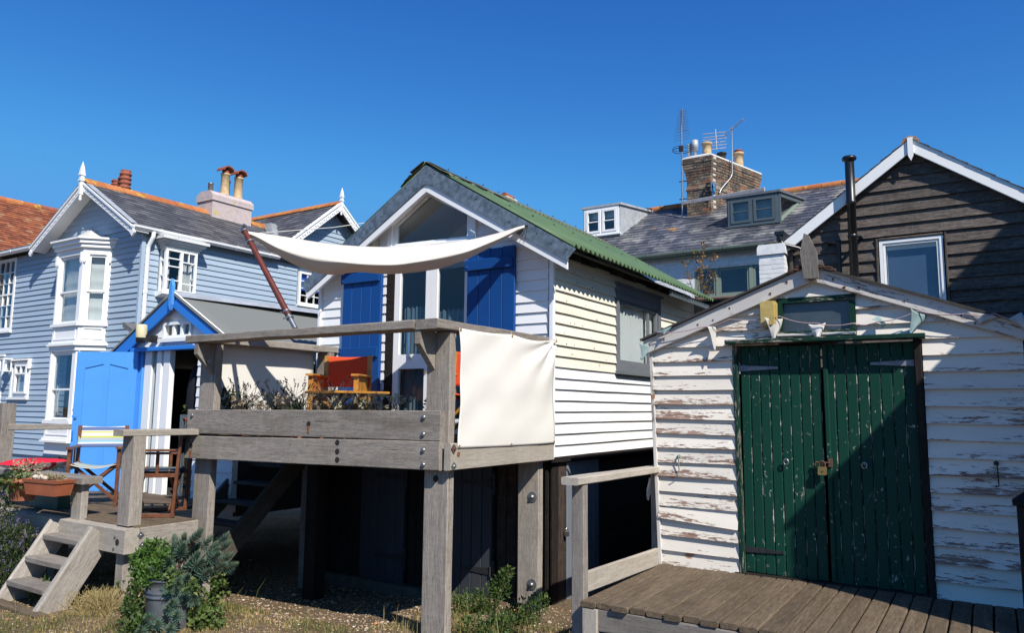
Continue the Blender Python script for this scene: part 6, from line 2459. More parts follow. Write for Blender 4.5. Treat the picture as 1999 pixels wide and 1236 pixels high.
lamp = thing('wall_lamp', 'cream cylindrical lamp over a black base beside the blue barge board', 'lamp', CU + .17, CV - .20, 2.50)
m2 = MB()
m2.lathe([(.062, .06), (.065, .07), (.065, .21), (.055, .225), (.0005, .227)], 18)
part(lamp, 'lens', m2, lamp_cream)
m2 = MB()
m2.lathe([(.05, 0), (.06, .01), (.06, .06)], 16)
m2.box(.0, .06, .0, .19, .01, .1)
part(lamp, 'base', m2, rubber)

# things hanging inside the doorway
coat = thing('hanging_coat', 'dark coat hanging on hooks inside the blue hut doorway', 'coat', CU + .78, CV + .20, 1.62)
m2 = MB()
m2.lathe([(.10, 0), (.12, .1), (.115, .3), (.09, .48), (.06, .58), (.02, .64)], 14)
m2.lathe([(.05, .15), (.06, .3), (.03, .5)], 10, (.1, 0, 0))
part(coat, 'cloth', m2, dark_coat)
wr = thing('dried_wreath', 'small green and orange dried flower bundle hanging in the blue hut doorway', 'wreath', CU + .70, CV + .16, 1.72)


def leaf_quad(mb, p, d, nrm, L, w, r=None, fold=.15, mi=0):
    """one pointed leaf: base p, direction d, normal nrm"""
    d = d.normalized()
    s = d.cross(nrm).normalized()
    nn = s.cross(d)
    a = p
    b = p + d * (L * .45) + s * (w * .5) - nn * (fold * w)
    c = p + d * L
    e = p + d * (L * .45) - s * (w * .5) - nn * (fold * w)
    m_ = p + d * (L * .5)
    mb.add([a, b, c, e, m_], [(0, 1, 4), (1, 2, 4), (2, 3, 4), (3, 0, 4)], mi, False, r)


def rvec(up_bias=0.0):
    while True:
        q = Vector((rnd.uniform(-1, 1), rnd.uniform(-1, 1), rnd.uniform(-1, 1)))
        if .05 < q.length < 1:
            q = q.normalized()
            q.z += up_bias
            return q.normalized()


m2 = MB()
for k in range(70):
    q = rvec()
    leaf_quad(m2, Vector((q.x * .06, q.y * .04, q.z * .10)), rvec(), rvec(), .06, .025)
part(wr, 'leaves', m2, leaf_ivy)
m2 = MB()
m2.lathe([(.0005, -.15), (.032, -.13), (.035, -.10), (.0005, -.08)], 10, (.03, -.03, -.04))
part(wr, 'orange_bloom', m2, orange_plastic)
gar = thing('bobble_garland', 'garland of red bobbles on a thread inside the dark doorway of the blue hut', 'garland', CU + .86, CV + .16, 1.5)
m2 = MB()
pts = [(.08 + .02 * math.sin(k * 1.3), .0, .75 - k * .09) for k in range(9)]
m2.tube(pts, .003, 5)
part(gar, 'thread', m2, twine)
for k in (0, 2, 3, 5, 6, 8):
    m3 = MB()
    m3.lathe([(.0005, -.026), (.018, -.018), (.026, 0), (.018, .018), (.0005, .026)], 10, pts[k])
    part(gar, 'bobble', m3, cloth_red_small)

# ------------------------------------------------------------------ low timber deck with its steps and rails
LZ = .66
ld = thing('low_deck', 'low weathered timber deck in front of the blue door hut', 'deck', -2.93, -.66, 0)
y = .04
k = 0
while y < 1.56:
    x1 = -.02 if y < .62 else -.84
    timber(ld, 'deck_board', (-3.9, y + .06, LZ - .016), (x1, y + .06, LZ - .016 + rnd.uniform(-.002, .002)), .114, .03, deckwood, .002)
    y += .12
timber(ld, 'edge_beam', (-3.9, .0, LZ - .125), (.0, .0, LZ - .125), .14, .215, oak_pale, .004)
timber(ld, 'edge_beam', (-.06, .075, LZ - .125), (-.06, .66, LZ - .125), .12, .215, oak, .004)
timber(ld, 'edge_beam', (-3.85, .075, LZ - .125), (-3.85, 1.5, LZ - .125), .12, .215, oak, .004)
for (x, yy) in ((-.15, .05), (-1.4, .1), (-2.8, .1), (-3.8, .1), (-.2, .6)):
    timber(ld, 'leg', (x, yy, -.25), (x, yy, LZ - .235), .12, .12, oak, .003)
timber(ld, 'corner_post', (-.16, .06, LZ + .0), (-.16, .06, 1.455), .185, .12, oak, .004)
timber(ld, 'handrail', (-.16, -.10, 1.485), (-.16, .80, 1.475), .16, .058, oak_pale, .003)
timber(ld, 'post', (-.95, .03, .38), (-.95, .03, .985), .17, .07, step_wood, .003)
timber(ld, 'post', (-1.13, .08, .50), (-1.13, .08, .985), .09, .05, grey_softwood, .003)
timber(ld, 'post', (-2.6, .05, .50), (-2.6, .05, .985), .12, .07, grey_softwood, .003)
timber(ld, 'low_rail', (-3.1, .05, 1.02), (-.80, .05, 1.012), .20, .065, grey_softwood, .004)
for (yy, z) in ((.25, LZ - .08), (.27, LZ - .17)):
    bolt(ld, (.002, yy - .17, z), (1, 0, 0), .012, .012, steel, .032)
for (x, z) in ((-.14, LZ - .09), (-.15, LZ - .19)):
    bolt(ld, (x, -.072, z), (0, -1, 0), .014, .008, steel)
mb = MB()
mb.lathe([(.028, 0), (.028, .0015), (.018, .0018), (.015, .001)], 14)
part(ld, 'bolt_hole', mb, hole_mat, T(-.10, -.073, LZ - .13) @ Matrix.Rotation(R(90), 4, 'X'))

sp = thing('timber_steps', 'three bleached driftwood steps climbing from the grass to the low deck', 'steps', -3.42, -.72, -.04)
for x in (-.64, .06):
    timber(sp, 'stringer', (x, -.42, -.06), (x, .02, .62), .07 if x > 0 else .05, .25, step_wood, .008, ch=.014)
for (v, z) in ((-.05, .535), (-.19, .355), (-.33, .17)):
    timber(sp, 'tread', (-.615, v, z), (.02, v, z), .20, .05, grey_softwood, .004)
timber(sp, 'ground_board', (-.75, -.50, .015), (.25, -.52, .01), .10, .05, deckwood, .004)

fp = thing('railing', 'grey timber rail and post at the far left edge of the low deck', 'railing', -6.35, -.26, 0)
timber(fp, 'post', (0, 0, .1), (0, 0, 1.74), .17, .15, oak, .004)
timber(fp, 'handrail', (.02, .0, 1.455), (.05, 1.15, 1.445), .14, .07, oak, .003)


def director_chair(name, label, cat, u, v, z, yaw, wood, back_m, seat_m, w=.52, group=None, slats=2, slab=False):
    e = thing(name, label, cat, u, v, z, yaw, group)
    a = w / 2
    for s in (-1, 1):
        for (y, zt) in ((-.2, .60), (.2, .84)):
            timber(e, 'post', (s * a, y + (.03 if zt > .7 else 0), .02), (s * a, y + (.07 if zt > .7 else 0), zt), .038 if not slab else .05, .03, wood, 0, (0, 1, 0), .003)
        timber(e, 'armrest', (s * a, -.25, .612), (s * a, .25, .612), .06 if not slab else .085, .022, wood, 0, ch=.005)
        for i in range(0 if slab else slats):
            y = -.2 + (i + 1) * .4 / (slats + 1)
            timber(e, 'slat', (s * a, y, .40), (s * a, y, .60), .05 if slab else .028, .014, wood, 0, (1, 0, 0), .002)
        if slab:
            for y in (-.12, .0, .12):
                timber(e, 'slat', (s * a, y, .36), (s * a, y, .60), .112, .016, wood, 0, (1, 0, 0), .002)
        timber(e, 'side_rail', (s * a, -.22, .40), (s * a, .24, .40), .022, .04, wood, 0, ch=.003)
        timber(e, 'foot_rail', (s * a, -.24, .02), (s * a, .25, .02), .03, .035, wood, 0, ch=.003)
    for y in (-.17, .17):
        timber(e, 'cross_strut', (-a + .02, y, .06), (a - .02, y, .44), .018, .034, wood, 0, ch=.003)
        timber(e, 'cross_strut', (a - .02, y + .022, .06), (-a + .02, y + .022, .44), .018, .034, wood, 0, ch=.003)
    mb = MB()
    mb.grid(lambda p, q: (-a + .0 + w * p, -.21 + .43 * q, .445 - .045 * math.sin(math.pi * p)), 16, 10)
    part(e, 'seat', mb, seat_m).modifiers.new('thick', 'SOLIDIFY').thickness = .004
    mb = MB()
    z0, z1 = (.60, .835) if not slab else (.50, .84)
    mb.grid(lambda p, q: (-a - .01 + (w + .02) * p, .225 + .045 * q + .03 * math.sin(math.pi * p), z0 + (z1 - z0) * q - .012 * math.sin(math.pi * p) * q), 16, 12)
    part(e, 'back', mb, back_m).modifiers.new('thick', 'SOLIDIFY').thickness = .004
    return e


director_chair('director_chair', 'folding wooden chair with yellow blue and white striped canvas on the low deck', 'chair', -4.70, -.04, LZ, R(52), chair_wood, stripe_back, stripe_seat, .47)
director_chair('director_chair', 'dark shaded folding chair seen side on behind the corner post of the low deck', 'chair', -3.50, -.10, LZ, R(-47), chair_wood, stripe_dark, stripe_dark, .50)
director_chair('director_chair', 'folding chair with orange red canvas back standing before the left blue shutter', 'chair', -2.22, 1.09, DT, R(27), honey_wood, orange_cloth, orange_cloth, .48, slats=3, slab=True)
director_chair('director_chair', 'orange canvas folding chair half hidden by the front right post of the raised deck', 'chair', -.58, 1.08, DT, R(10), honey_wood, orange_cloth, orange_cloth, .50, slats=2, slab=True)
tb = thing('folding_table', 'small honey coloured folding table beside the orange chair on the raised deck', 'table', -1.76, .74, DT, R(74))
for k in range(6):
    timber(tb, 'table_slat', (-.30, -.25 + k * .10, .425), (.30, -.25 + k * .10, .425), .094, .024, honey_wood, 0, ch=.004)
for s in (-1, 1):
    timber(tb, 'leg', (s * .22, -.24, .01), (s * .22, .24, .41), .022, .04, honey_wood, 0, ch=.003)
    timber(tb, 'leg', (s * .19, .24, .01), (s * .19, -.24, .41), .022, .04, honey_wood, 0, ch=.003)
    timber(tb, 'bearer', (s * .24, -.26, .40), (s * .24, .26, .40), .02, .03, honey_wood, 0, ch=.003)

cu = thing('cushion', 'red cushion with a patterned underside lying on the low rail at the far left', 'cushion', -4.95, -.56, 1.05, R(8))
mb = MB()


def pillow(a, b, s):
    x, y = (a - .5) * .52, (b - .5) * .42
    e = (1 - (2 * a - 1) ** 4) * (1 - (2 * b - 1) ** 4)
    return (x * (1 + .06 * abs(2 * b - 1) ** 2), y * (1 + .06 * abs(2 * a - 1) ** 2), .055 + s * .06 * e ** .6 + (.03 * abs(2 * a - 1) ** 3 if a > .5 else 0))


mb.grid(lambda a, b: pillow(a, b, 1), 18, 14)
part(cu, 'top_cover', mb, red_cloth)
mb = MB()
mb.grid(lambda a, b: pillow(a, b, -1), 18, 14)
kk = NT('red_and_white_print')
vv = kk.noise((9, 9, 9), 1.0, 2, .5)
kk.principled(kk.ramp(vv, [(.48, (.5, .02, .04)), (.52, (.72, .68, .64))]), .9)
part(cu, 'underside', mb, kk.m)


def trough(name, label, u, v, z, w, d, h, mat, yaw=0.0, cat='planter'):
    e = thing(name, label, cat, u, v, z, yaw)
    mb = MB()
    t = .012
    k = .86
    def rect(f, zz, off=0):
        return [(-w / 2 * f - off, -d / 2 * f - off, zz), (w / 2 * f + off, -d / 2 * f - off, zz), (w / 2 * f + off, d / 2 * f + off, zz), (-w / 2 * f - off, d / 2 * f + off, zz)]
    ringz = [rect(k, 0), rect(.97, h * .80), rect(.97, h * .80, .008), rect(1, h, .008), rect(1, h, -.012), rect(k, h * .75, -.01)]
    vs = [p for r_ in ringz for p in r_]
    fs = [(0, 3, 2, 1)]
    for i in range(len(ringz) - 1):
        for j in range(4):
            fs.append((i * 4 + j, i * 4 + (j + 1) % 4, (i + 1) * 4 + (j + 1) % 4, (i + 1) * 4 + j))
    mb.add(vs, fs)
    part(e, 'trough', mb, mat)
    mb = MB()
    mb.grid(lambda a, b: ((a - .5) * w * .93, (b - .5) * d * .9, h * .82 + .008 * mnoise.noise(Vector((a * 9, b * 9, u)))), 10, 6)
    part(e, 'soil', mb, soil)
    return e


def foliage(parent, name, mat, n, shape, L, w, up_b=.3, centre=(0, 0, 0), size=(.1, .1, .1), hollow=.2):
    """leaf clump filling an ellipsoid"""
    mb = MB()
    for k in range(n):
        q = rvec()
        rr = hollow + (1 - hollow) * rnd.random() ** .5
        p = Vector((centre[0] + q.x * size[0] * rr, centre[1] + q.y * size[1] * rr, centre[2] + q.z * size[2] * rr))
        d = (Vector((q.x, q.y, q.z)) * .7 + rvec() * .8 + Vector((0, 0, up_b))).normalized()
        leaf_quad(mb, p, d, rvec(.4), L * rnd.uniform(.6, 1.2), w * rnd.uniform(.7, 1.2))
    return part(parent, name, mb, mat, kind='stuff')


def stems(parent, name, mat, n, base, tip_fn, r=.003, segs=4, bend=.03):
    mb = MB()
    tips = []
    for k in range(n):
        b, t = tip_fn(k)
        b, t = Vector(b), Vector(t)
        o = rvec() * bend
        pts = [b.lerp(t, i / segs) + o * math.sin(math.pi * i / segs) for i in range(segs + 1)]
        mb.tube(pts, [r * (1 - .6 * i / segs) for i in range(segs + 1)], 4, False)
        tips.append((t, (t - b).normalized()))
    part(parent, name, mb, mat, kind='stuff')
    return tips


tr = trough('window_box', 'terracotta coloured plastic trough with dry succulents on the low rail by the steps', -4.02, -.86, .885, .50, .19, .145, terracotta_plastic, R(6))
foliage(tr, 'leaves', leaf_succ, 130, 0, .035, .014, .5, (.05, 0, .15), (.16, .07, .035))
foliage(tr, 'dry_leaves', leaf_pale, 120, 0, .05, .004, .8, (0, 0, .145), (.22, .07, .03))
mb = MB()
for k in range(7):
    c = (-.2 + .05 * k * .7 + rnd.uniform(-.02, .02), rnd.uniform(-.05, .05), .155)
    r_ = rnd.uniform(.018, .035)
    mb.lathe([(.0005, -r_ * .6), (r_, -r_ * .2), (r_ * .8, r_ * .4), (.0005, r_ * .7)], 9, c)
part(tr, 'shells', mb, plain('pale_shells', (.62, .52, .42), .8), kind='stuff')
tr = trough('planter', 'dark green plastic trough standing on the low deck behind the railing', -4.82, -.42, LZ, .56, .20, .16, green_plastic, R(4))
foliage(tr, 'leaves', leaf_ivy, 120, 0, .04, .02, .5, (-.08, 0, .17), (.2, .08, .05))
tp = thing('flower_pot', 'terracotta pot with trailing ivy and dried flowers at the left frame edge', 'plant pot', -4.50, -.86, .80)
mb = MB()
mb.lathe([(.10, 0), (.14, .17), (.155, .17), (.16, .21), (.14, .21), (.13, .17)], 20)
part(tp, 'pot', mb, terracotta)
foliage(tp, 'ivy_leaves', leaf_ivy, 90, 0, .07, .055, -.3, (-.0, -.10, .20), (.22, .14, .10))
foliage(tp, 'dried_flowers', leaf_dry, 170, 0, .04, .018, .5, (.0, .02, .31), (.26, .12, .07))


# ------------------------------------------------------------------ shade sail and its pole
pole = thing('sail_pole', 'leaning dark red varnished pole clamped to the handrail holding up the shade sail', 'pole', -1.58, -.1, 2.42)
A_, Bt = Vector((0, 0, .0)), Vector((-.775, 0, .985))
mb = MB()
mb.tube([A_.lerp(Bt, .13), Bt.lerp(A_, .02)], [.029, .026], 14)
part(pole, 'shaft', mb, pole_wood)
mb = MB()
mb.tube([A_, A_.lerp(Bt, .15)], [.022, .022], 12)
part(pole, 'socket', mb, steel)
mb = MB()
for t in (.10, .16, .87, .985):
    c = A_.lerp(Bt, t)
    d = (Bt - A_).normalized()
    mb.tube([c - d * .008, c + d * .008], .034, 14)
    mb.tube([c + Vector((-.03, -.02, 0)), c + Vector((-.055, -.03, -.005))], .005, 6)
mb.tube([Bt + Vector((-.03, 0, .0)), Bt + Vector((.01, 0, .05))], .02, 8)
part(pole, 'clamps', mb, steel, kind='stuff')

TOP = [(-0.006, 3.395), (0.052, 3.38), (0.142, 3.357), (0.224, 3.328), (0.306, 3.304), (0.398, 3.291), (0.471, 3.294), (0.563, 3.309), (0.675, 3.333), (0.768, 3.371), (0.824, 3.396), (0.919, 3.465), (1.002, 3.539)]
FOLD = [(-.006, 3.385), (0.038, 3.345), (0.123, 3.216), (0.216, 3.139), (0.309, 3.097), (0.447, 3.072), (0.551, 3.079), (0.646, 3.126), (0.794, 3.231), (0.915, 3.387), (1.002, 3.528)]
BOT = [(-0.008, 3.38), (0.021, 3.35), (0.079, 3.236), (0.157, 3.111), (0.229, 3.036), (0.298, 2.998), (0.345, 3.018), (0.392, 3.045), (0.497, 3.026), (0.597, 3.046), (0.695, 3.095), (0.796, 3.197), (0.895, 3.344), (1.003, 3.524)]


def interp(tab, s):
    if s <= tab[0][0]:
        return tab[0][1]
    for (a, za), (b, zb) in zip(tab, tab[1:]):
        if s <= b:
            t = (s - a) / (b - a)
            return za + (zb - za) * t
    return tab[-1][1]


def smooth_tab(tab, s):
    return sum(interp(tab, min(1, max(0, s + d))) for d in (-.03, -.015, 0, .015, .03)) / 5


sail = thing('shade_sail', 'cream shade sail sagging between the leaning pole and the gable of the white hut', 'sail', -2.34, -.1, 0)
e_ = sail
mb = MB()
CH = Vector((2.125, 1.625))
PN = Vector((1.625, -2.125)).normalized()


def sailp(a, b):
    s = a
    zt_, zf, zb_ = smooth_tab(TOP, s), smooth_tab(FOLD, s), smooth_tab(BOT, s)
    wd = math.sin(math.pi * min(1, max(0, s))) ** .6
    if b < .5:
        t = b / .5
        z = zt_ + (zf - zt_) * t
        off = (-.10 + .22 * (t ** .8)) * wd
    elif b < .75:
        t = (b - .5) / .25
        z = zf + (zb_ - zf) * math.sin(t * math.pi / 2)
        off = (.12 - .22 * t) * wd
    else:
        t = (b - .75) / .25
        z = zb_ + .10 * t * wd
        off = (-.10 - .22 * t) * wd
    z += (.005 * mnoise.noise(Vector((s * 9, b * 5, 3))) + .006 * math.sin(b * 26 + s * 3) * (abs(2 * s - 1) ** 3)) * wd
    off += .008 * mnoise.noise(Vector((s * 6, b * 14, 8))) * wd
    p = CH * s + PN * off
    return (p.x, p.y, z)


mb.grid(sailp, 90, 28)
o = part(sail, 'cloth', mb, sail_cloth)
o.modifiers.new('thick', 'SOLIDIFY').thickness = .003
mb = MB()
pe = sailp(1, .0)
mb.tube([(pe[0] - .02, pe[1], pe[2] - .01), (pe[0] + .03, pe[1] + .015, pe[2] + .0)], .005, 6)
mb.tube([(pe[0] + .03, pe[1] + .012, pe[2] + .0), (pe[0] + .0, pe[1] + .01, pe[2] - .14)], .0025, 5)
mb.tube([(pe[0] + .03, pe[1] + .012, pe[2] + .0), (pe[0] - .04, pe[1] + .0, pe[2] - .12)], .0025, 5)
part(sail, 'lashing', mb, dark_iron, kind='stuff')
guy = thing('guy_rope', 'thin pale cord running from the pole top back towards the blue house roof', 'rope', -2.34, -.1, 3.36)
mb = MB()
mb.tube([(0, 0, 0), (-.08, 1.2, .33), (-.2, 2.6, .78)], .0045, 5)
part(guy, 'cord', mb, white_cloth)

# ------------------------------------------------------------------ potted plants along the front of the raised deck
def potted(label, u, v, kind, r=.09, group='potted plants behind the front beam of the raised deck'):
    e = thing('potted_plant', label, 'potted plant', u, v, DT, rnd.uniform(0, 3))
    h = .25
    mb = MB()
    mb.lathe([(r * .7, 0), (r * .95, h * .8), (r * 1.06, h * .8), (r * 1.1, h), (r * .95, h), (r * .9, h * .85)], 18)
    part(e, 'pot', mb, terracotta)
    if kind == 'lavender':
        foliage(e, 'leaves', leaf_dark, 80, 0, .05, .006, .9, (0, 0, h + .01), (.10, .10, .05))
        tips = stems(e, 'stems', stem_brown, 26, None, lambda k: ((rnd.uniform(-.05, .05), rnd.uniform(-.05, .05), h), (rnd.uniform(-.19, .19), rnd.uniform(-.14, .14), h + rnd.uniform(.12, .30))), .003)
        mb = MB()
        for (t, d) in tips:
            for q in range(9):
                leaf_quad(mb, t + d * (.005 * q - .018) + rvec() * .004, (d + rvec() * .6).normalized(), rvec(), .017, .011)
        part(e, 'flower_heads', mb, flower_lav, kind='stuff')
    elif kind in ('dry', 'pale'):
        m_ = leaf_dry if kind == 'dry' else leaf_pale
        foliage(e, 'leaves', leaf_dark, 60, 0, .035, .007, .6, (0, 0, h + .02), (.09, .09, .05))
        tips = stems(e, 'stems', stem_brown, 26, None, lambda k: ((rnd.uniform(-.05, .05), rnd.uniform(-.05, .05), h), (rnd.uniform(-.12, .12), rnd.uniform(-.1, .1), h + rnd.uniform(.03, .15))), .002)
        mb = MB()
        for (t, d) in tips:
            for q in range(12):
                leaf_quad(mb, t + rvec() * .010, rvec(.3), rvec(), .020, .010)
        part(e, 'dried_heads', mb, m_, kind='stuff')
    elif kind == 'leafy':
        stems(e, 'stems', stem_brown, 9, None, lambda k: ((rnd.uniform(-.02, .02), rnd.uniform(-.02, .02), h), (rnd.uniform(-.06, .06), rnd.uniform(-.06, .06), h + rnd.uniform(.1, .24))), .003)
        foliage(e, 'leaves', leaf_dark, 170, 0, .045, .022, .2, (0, 0, h + .11), (.10, .10, .13))
    elif kind == 'green':
        foliage(e, 'leaves', leaf_dark, 60, 0, .05, .006, .8, (0, 0, h + .02), (.08, .08, .06))
        foliage(e, 'shoots', weed_m, 110, 0, .055, .006, 1.2, (0, 0, h + .03), (.07, .07, .06))
    else:
        foliage(e, 'leaves', leaf_succ, 170, 0, .04, .016, .6, (0, 0, h + .05), (.15, .13, .07))
        foliage(e, 'trailing_leaves', leaf_ivy, 50, 0, .035, .018, .0, (-.02, -.05, h + .0), (.14, .1, .05))
    return e


potted('tall dark leafy plant in a pot beside the left deck post', -3.02, .36, 'leafy', .10)
potted('dark lavender nearest the left deck post with thin flower spikes', -2.78, .34, 'lavender')
potted('small brown dried flower clump in front of the dark lavender', -2.66, .22, 'dry', .07)
potted('low dried brown plant left of the broad dried clump', -2.42, .22, 'dry', .06)
potted('tall spiky lavender before the shaded canvas screen', -2.36, .42, 'lavender', .10)
potted('broad dried brown flower clump standing in the middle of the lavender', -2.24, .22, 'dry', .09)
potted('long stemmed dark lavender with most flower spikes', -2.06, .40, 'lavender', .10)
potted('pale dried tufts in an orange pot right of the lavender spikes', -1.98, .20, 'dry', .09)
potted('fresh green needle leaved plant beside the pale dried tufts', -1.86, .24, 'green', .07)
potted('tall dried bouquet with pale tips in an orange pot left of the orange chair', -1.60, .22, 'dry', .09)
potted('dark lavender in front of the armrest of the orange chair', -1.62, .46, 'lavender', .09)
potted('spreading dried flowers in a pot under the folding table', -1.30, .22, 'pale', .09)
potted('dark green lavender under the folding table', -1.24, .40, 'green', .09)
potted('largest creamy dried flower clump right of the folding table leg', -1.02, .22, 'pale', .11)
potted('second creamy dried flower clump touching the largest one', -.88, .24, 'pale', .09)
potted('small creamy dried plant left of the french door frame', -.66, .24, 'pale', .09)
potted('terracotta pot of pink tinged succulents beside the front right deck post', -.40, .42, 'succ', .11)

# ------------------------------------------------------------------ planted bin, shrubs, weeds, grass and stones
bx, by = -2.07, -.80
gz0 = -.04
BSC = .80
bn = thing('metal_bin', 'dented grey metal bin used as a planter in front of the left deck post', 'bin', bx, by, gz0, YAW)
mb = MB()
pr_ = [(.185, 0), (.19, .02)]
for k in range(9):
    z = .05 + k * .05
    pr_.append((.19 + .0022 * k, z))
pr_ += [(.203, .33), (.213, .345), (.213, .36), (.203, .372), (.213, .385), (.213, .40), (.204, .415), (.208, .50), (.216, .505), (.216, .52), (.200, .52), (.196, .45)]
mb.lathe([(r_ * 1.0, z * BSC) for r_, z in pr_], 36)
part(bn, 'drum', mb, bin_metal)
mb = MB()
mb.lathe([(.0005, .47 * BSC), (.198, .46 * BSC)], 20)
part(bn, 'soil', mb, soil)


def rosette(mb, base, tip, n=46, L=.07, w=.0135):
    base, tip = Vector(base), Vector(tip)
    ax = (tip - base).normalized()
    ref = ax.cross(Vector((.3, .2, .9))).normalized()
    for k in range(n):
        t = k / n
        ang = k * 2.39996
        side = Matrix.Rotation(ang, 3, ax) @ ref
        spread = 1.25 - 1.0 * t
        d = (ax * (.25 + .9 * t) + side * spread).normalized()
        p = base.lerp(tip, .25 + .75 * t)
        leaf_quad(mb, p, d, ax, L * (1.15 - .55 * t) * rnd.uniform(.85, 1.1), w, min(1, max(0, .35 + .5 * t + rnd.uniform(-.25, .2))))


eu = thing('euphorbia', 'blue green euphorbia with needle leaved rosettes growing in the grey metal bin', 'plant', bx, by, gz0, YAW)
PX = lambda x, y, d=0.0: Vector(((x - 330) / 252, d, 1.75 - (y - 789) / 252 - gz0))
heads = [(375, 1050, .02), (350, 1075, -.06), (322, 1078, .05), (405, 1078, .04), (438, 1098, .02), (425, 1090, -.1), (330, 1100, -.13), (398, 1102, -.14), (372, 1104, -.05), (345, 1095, .1), (300, 1118, -.16), (392, 1125, .05),
         (312, 1068, .12), (362, 1148, -.24), (412, 1120, -.12), (378, 1128, -.2), (352, 1120, .0), (418, 1064, .14), (388, 1068, .1), (340, 1130, -.2), (320, 1112, -.02), (362, 1085, .12), (385, 1090, -.1), (408, 1108, -.02), (432, 1112, -.06), (395, 1140, -.1), (360, 1062, .05), (366, 1136, -.25), (382, 1156, -.25), (398, 1178, -.2), (352, 1152, -.27), (450, 1115, .0), (428, 1076, .08), (300, 1098, .02), (345, 1060, .0), (335, 1085, -.02), (415, 1085, -.02)]
mb = MB()
ms = MB()
for (x, y, d) in heads:
    tip = PX(x, y, d)
    root = Vector((rnd.uniform(-.08, .08), rnd.uniform(-.08, .08), .36))
    low = root.lerp(tip, .5) + Vector((0, 0, -.03))
    ms.tube([root, low, root.lerp(tip, .8), tip], [.007, .006, .005, .004], 6, False)
    b = tip - (tip - low).normalized() * .13
    rosette(mb, b, tip + Vector((0, 0, .012)), 90)
for (x, y, d) in ((352, 1180, -.30), (372, 1190, -.32), (340, 1205, -.34), (365, 1212, -.34), (318, 1196, -.33), (325, 1232, -.36), (345, 1230, -.38), (310, 1215, -.36), (358, 1170, -.28)):
    tip = PX(x, y, d)
    low = tip + Vector((rnd.uniform(-.05, .05), .12, -.06))
    ms.tube([Vector((.03, -.17, .02)), low, tip], [.007, .005, .004], 6, False)
    rosette(mb, tip - (tip - low).normalized() * .10, tip, 64, .062, .012)
part(eu, 'leaves', mb, leaf_euph, kind='stuff')
part(eu, 'stems', ms, stem_red, kind='stuff')


def bush(label, u, v, z, mat, pts, n, L, w, stem_m=stem_green, name='shrub', cat='plant', yaw=YAW, root=(0, 0, 0), up_b=.3, heads_m=None, nh=0):
    """leafy plant: pts = lobes (x, y, z, r) in a frame square to the picture"""
    e = thing(name, label, cat, u, v, z, yaw)
    mb = MB()
    tot = sum(p[3] for p in pts)
    for (x, y, z_, r_) in pts:
        for k in range(int(n * r_ / tot)):
            q = rvec()
            rr = r_ * (.25 + .75 * rnd.random() ** .5)
            p = Vector((x, y, z_)) + q * rr
            d = (q * .6 + rvec() * .7 + Vector((0, 0, up_b))).normalized()
            leaf_quad(mb, p, d, rvec(.6), L * rnd.uniform(.5, 1.2), w * rnd.uniform(.6, 1.2), min(1, max(0, rnd.gauss(.5, .25))))
    part(e, 'leaves', mb, mat, kind='stuff')
    ms = MB()
    for (x, y, z_, r_) in pts:
        for k in range(3):
            t = Vector((x, y, z_)) + rvec() * r_ * .7
            ms.tube([Vector(root) + rvec() * .02, Vector(root).lerp(t, .5) + rvec() * .02, t], [.004, .003, .0015], 5, False)
    part(e, 'stems', ms, stem_m, kind='stuff')
    if heads_m:
        mh = MB()
        for k in range(nh):
            x, y, z_, r_ = rnd.choice(pts)
            q = rvec(.3)
            p = Vector((x, y, z_)) + q * r_ * 1.05
            for j in range(7):
                leaf_quad(mh, p + Vector((0, 0, j * .006)) + rvec() * .004, rvec(.5), rvec(), .013, .009)
        part(e, 'flower_heads', mh, heads_m, kind='stuff')
    return e


def PZ(x, y, d, r_, base):
    p = Vector(((x - 330) / 252, d, 1.75 - (y - 789) / 252 - base))
    return (p.x, p.y, p.z, r_)


bush('fresh green bushy plant spilling over the left rim of the metal bin', bx, by, gz0, leaf_lime, [PZ(265, 1105, -.02, .09, gz0), PZ(292, 1090, .03, .10, gz0), PZ(312, 1105, -.08, .09, gz0), PZ(285, 1120, -.1, .09, gz0), PZ(255, 1125, .0, .07, gz0), PZ(300, 1128, -.15, .08, gz0), PZ(270, 1085, .06, .06, gz0)], 1500, .042, .021, name='bushy_plant', root=(-.1, 0, .46))
bush('ivy trailing down the right side of the metal bin', bx, by, gz0, leaf_ivy, [PZ(415, 1135, -.02, .06, gz0), PZ(425, 1160, -.02, .07, gz0), PZ(405, 1175, -.08, .07, gz0), PZ(418, 1195, -.05, .06, gz0), PZ(400, 1200, -.15, .08, gz0), PZ(385, 1145, -.2, .05, gz0), PZ(425, 1210, -.1, .07, gz0), PZ(352, 1135, -.22, .05, gz0), PZ(345, 1125, -.2, .05, gz0)], 560, .045, .04, name='ivy_plant', root=(.12, -.05, .45), up_b=0)
bush('dark low weeds at the left foot of the metal bin', bx, by, gz0, weed_m, [PZ(262, 1180, -.1, .06, gz0), PZ(272, 1205, -.2, .09, gz0), PZ(290, 1225, -.3, .08, gz0), PZ(255, 1195, -.1, .06, gz0), PZ(300, 1210, -.3, .06, gz0)], 480, .05, .026, name='weed', root=(-.2, -.25, .0))
bush('yellowing leafy weed beside the shingle right of the metal bin', -1.72, -.72, -.02, leaf_ivy, [(0, 0, .05, .06), (.08, .03, .04, .05), (-.06, -.04, .04, .05)], 90, .06, .04, name='weed')
ob = thing('plastic_lid', 'small orange plastic piece lying at the foot of the post behind the bin', 'litter', -2.5, -.58, 0.12)
mb = MB()
mb.lathe([(.0005, -.03), (.035, -.02), (.035, .02), (.0005, .03)], 12)
part(ob, 'lid', mb, orange_plastic)
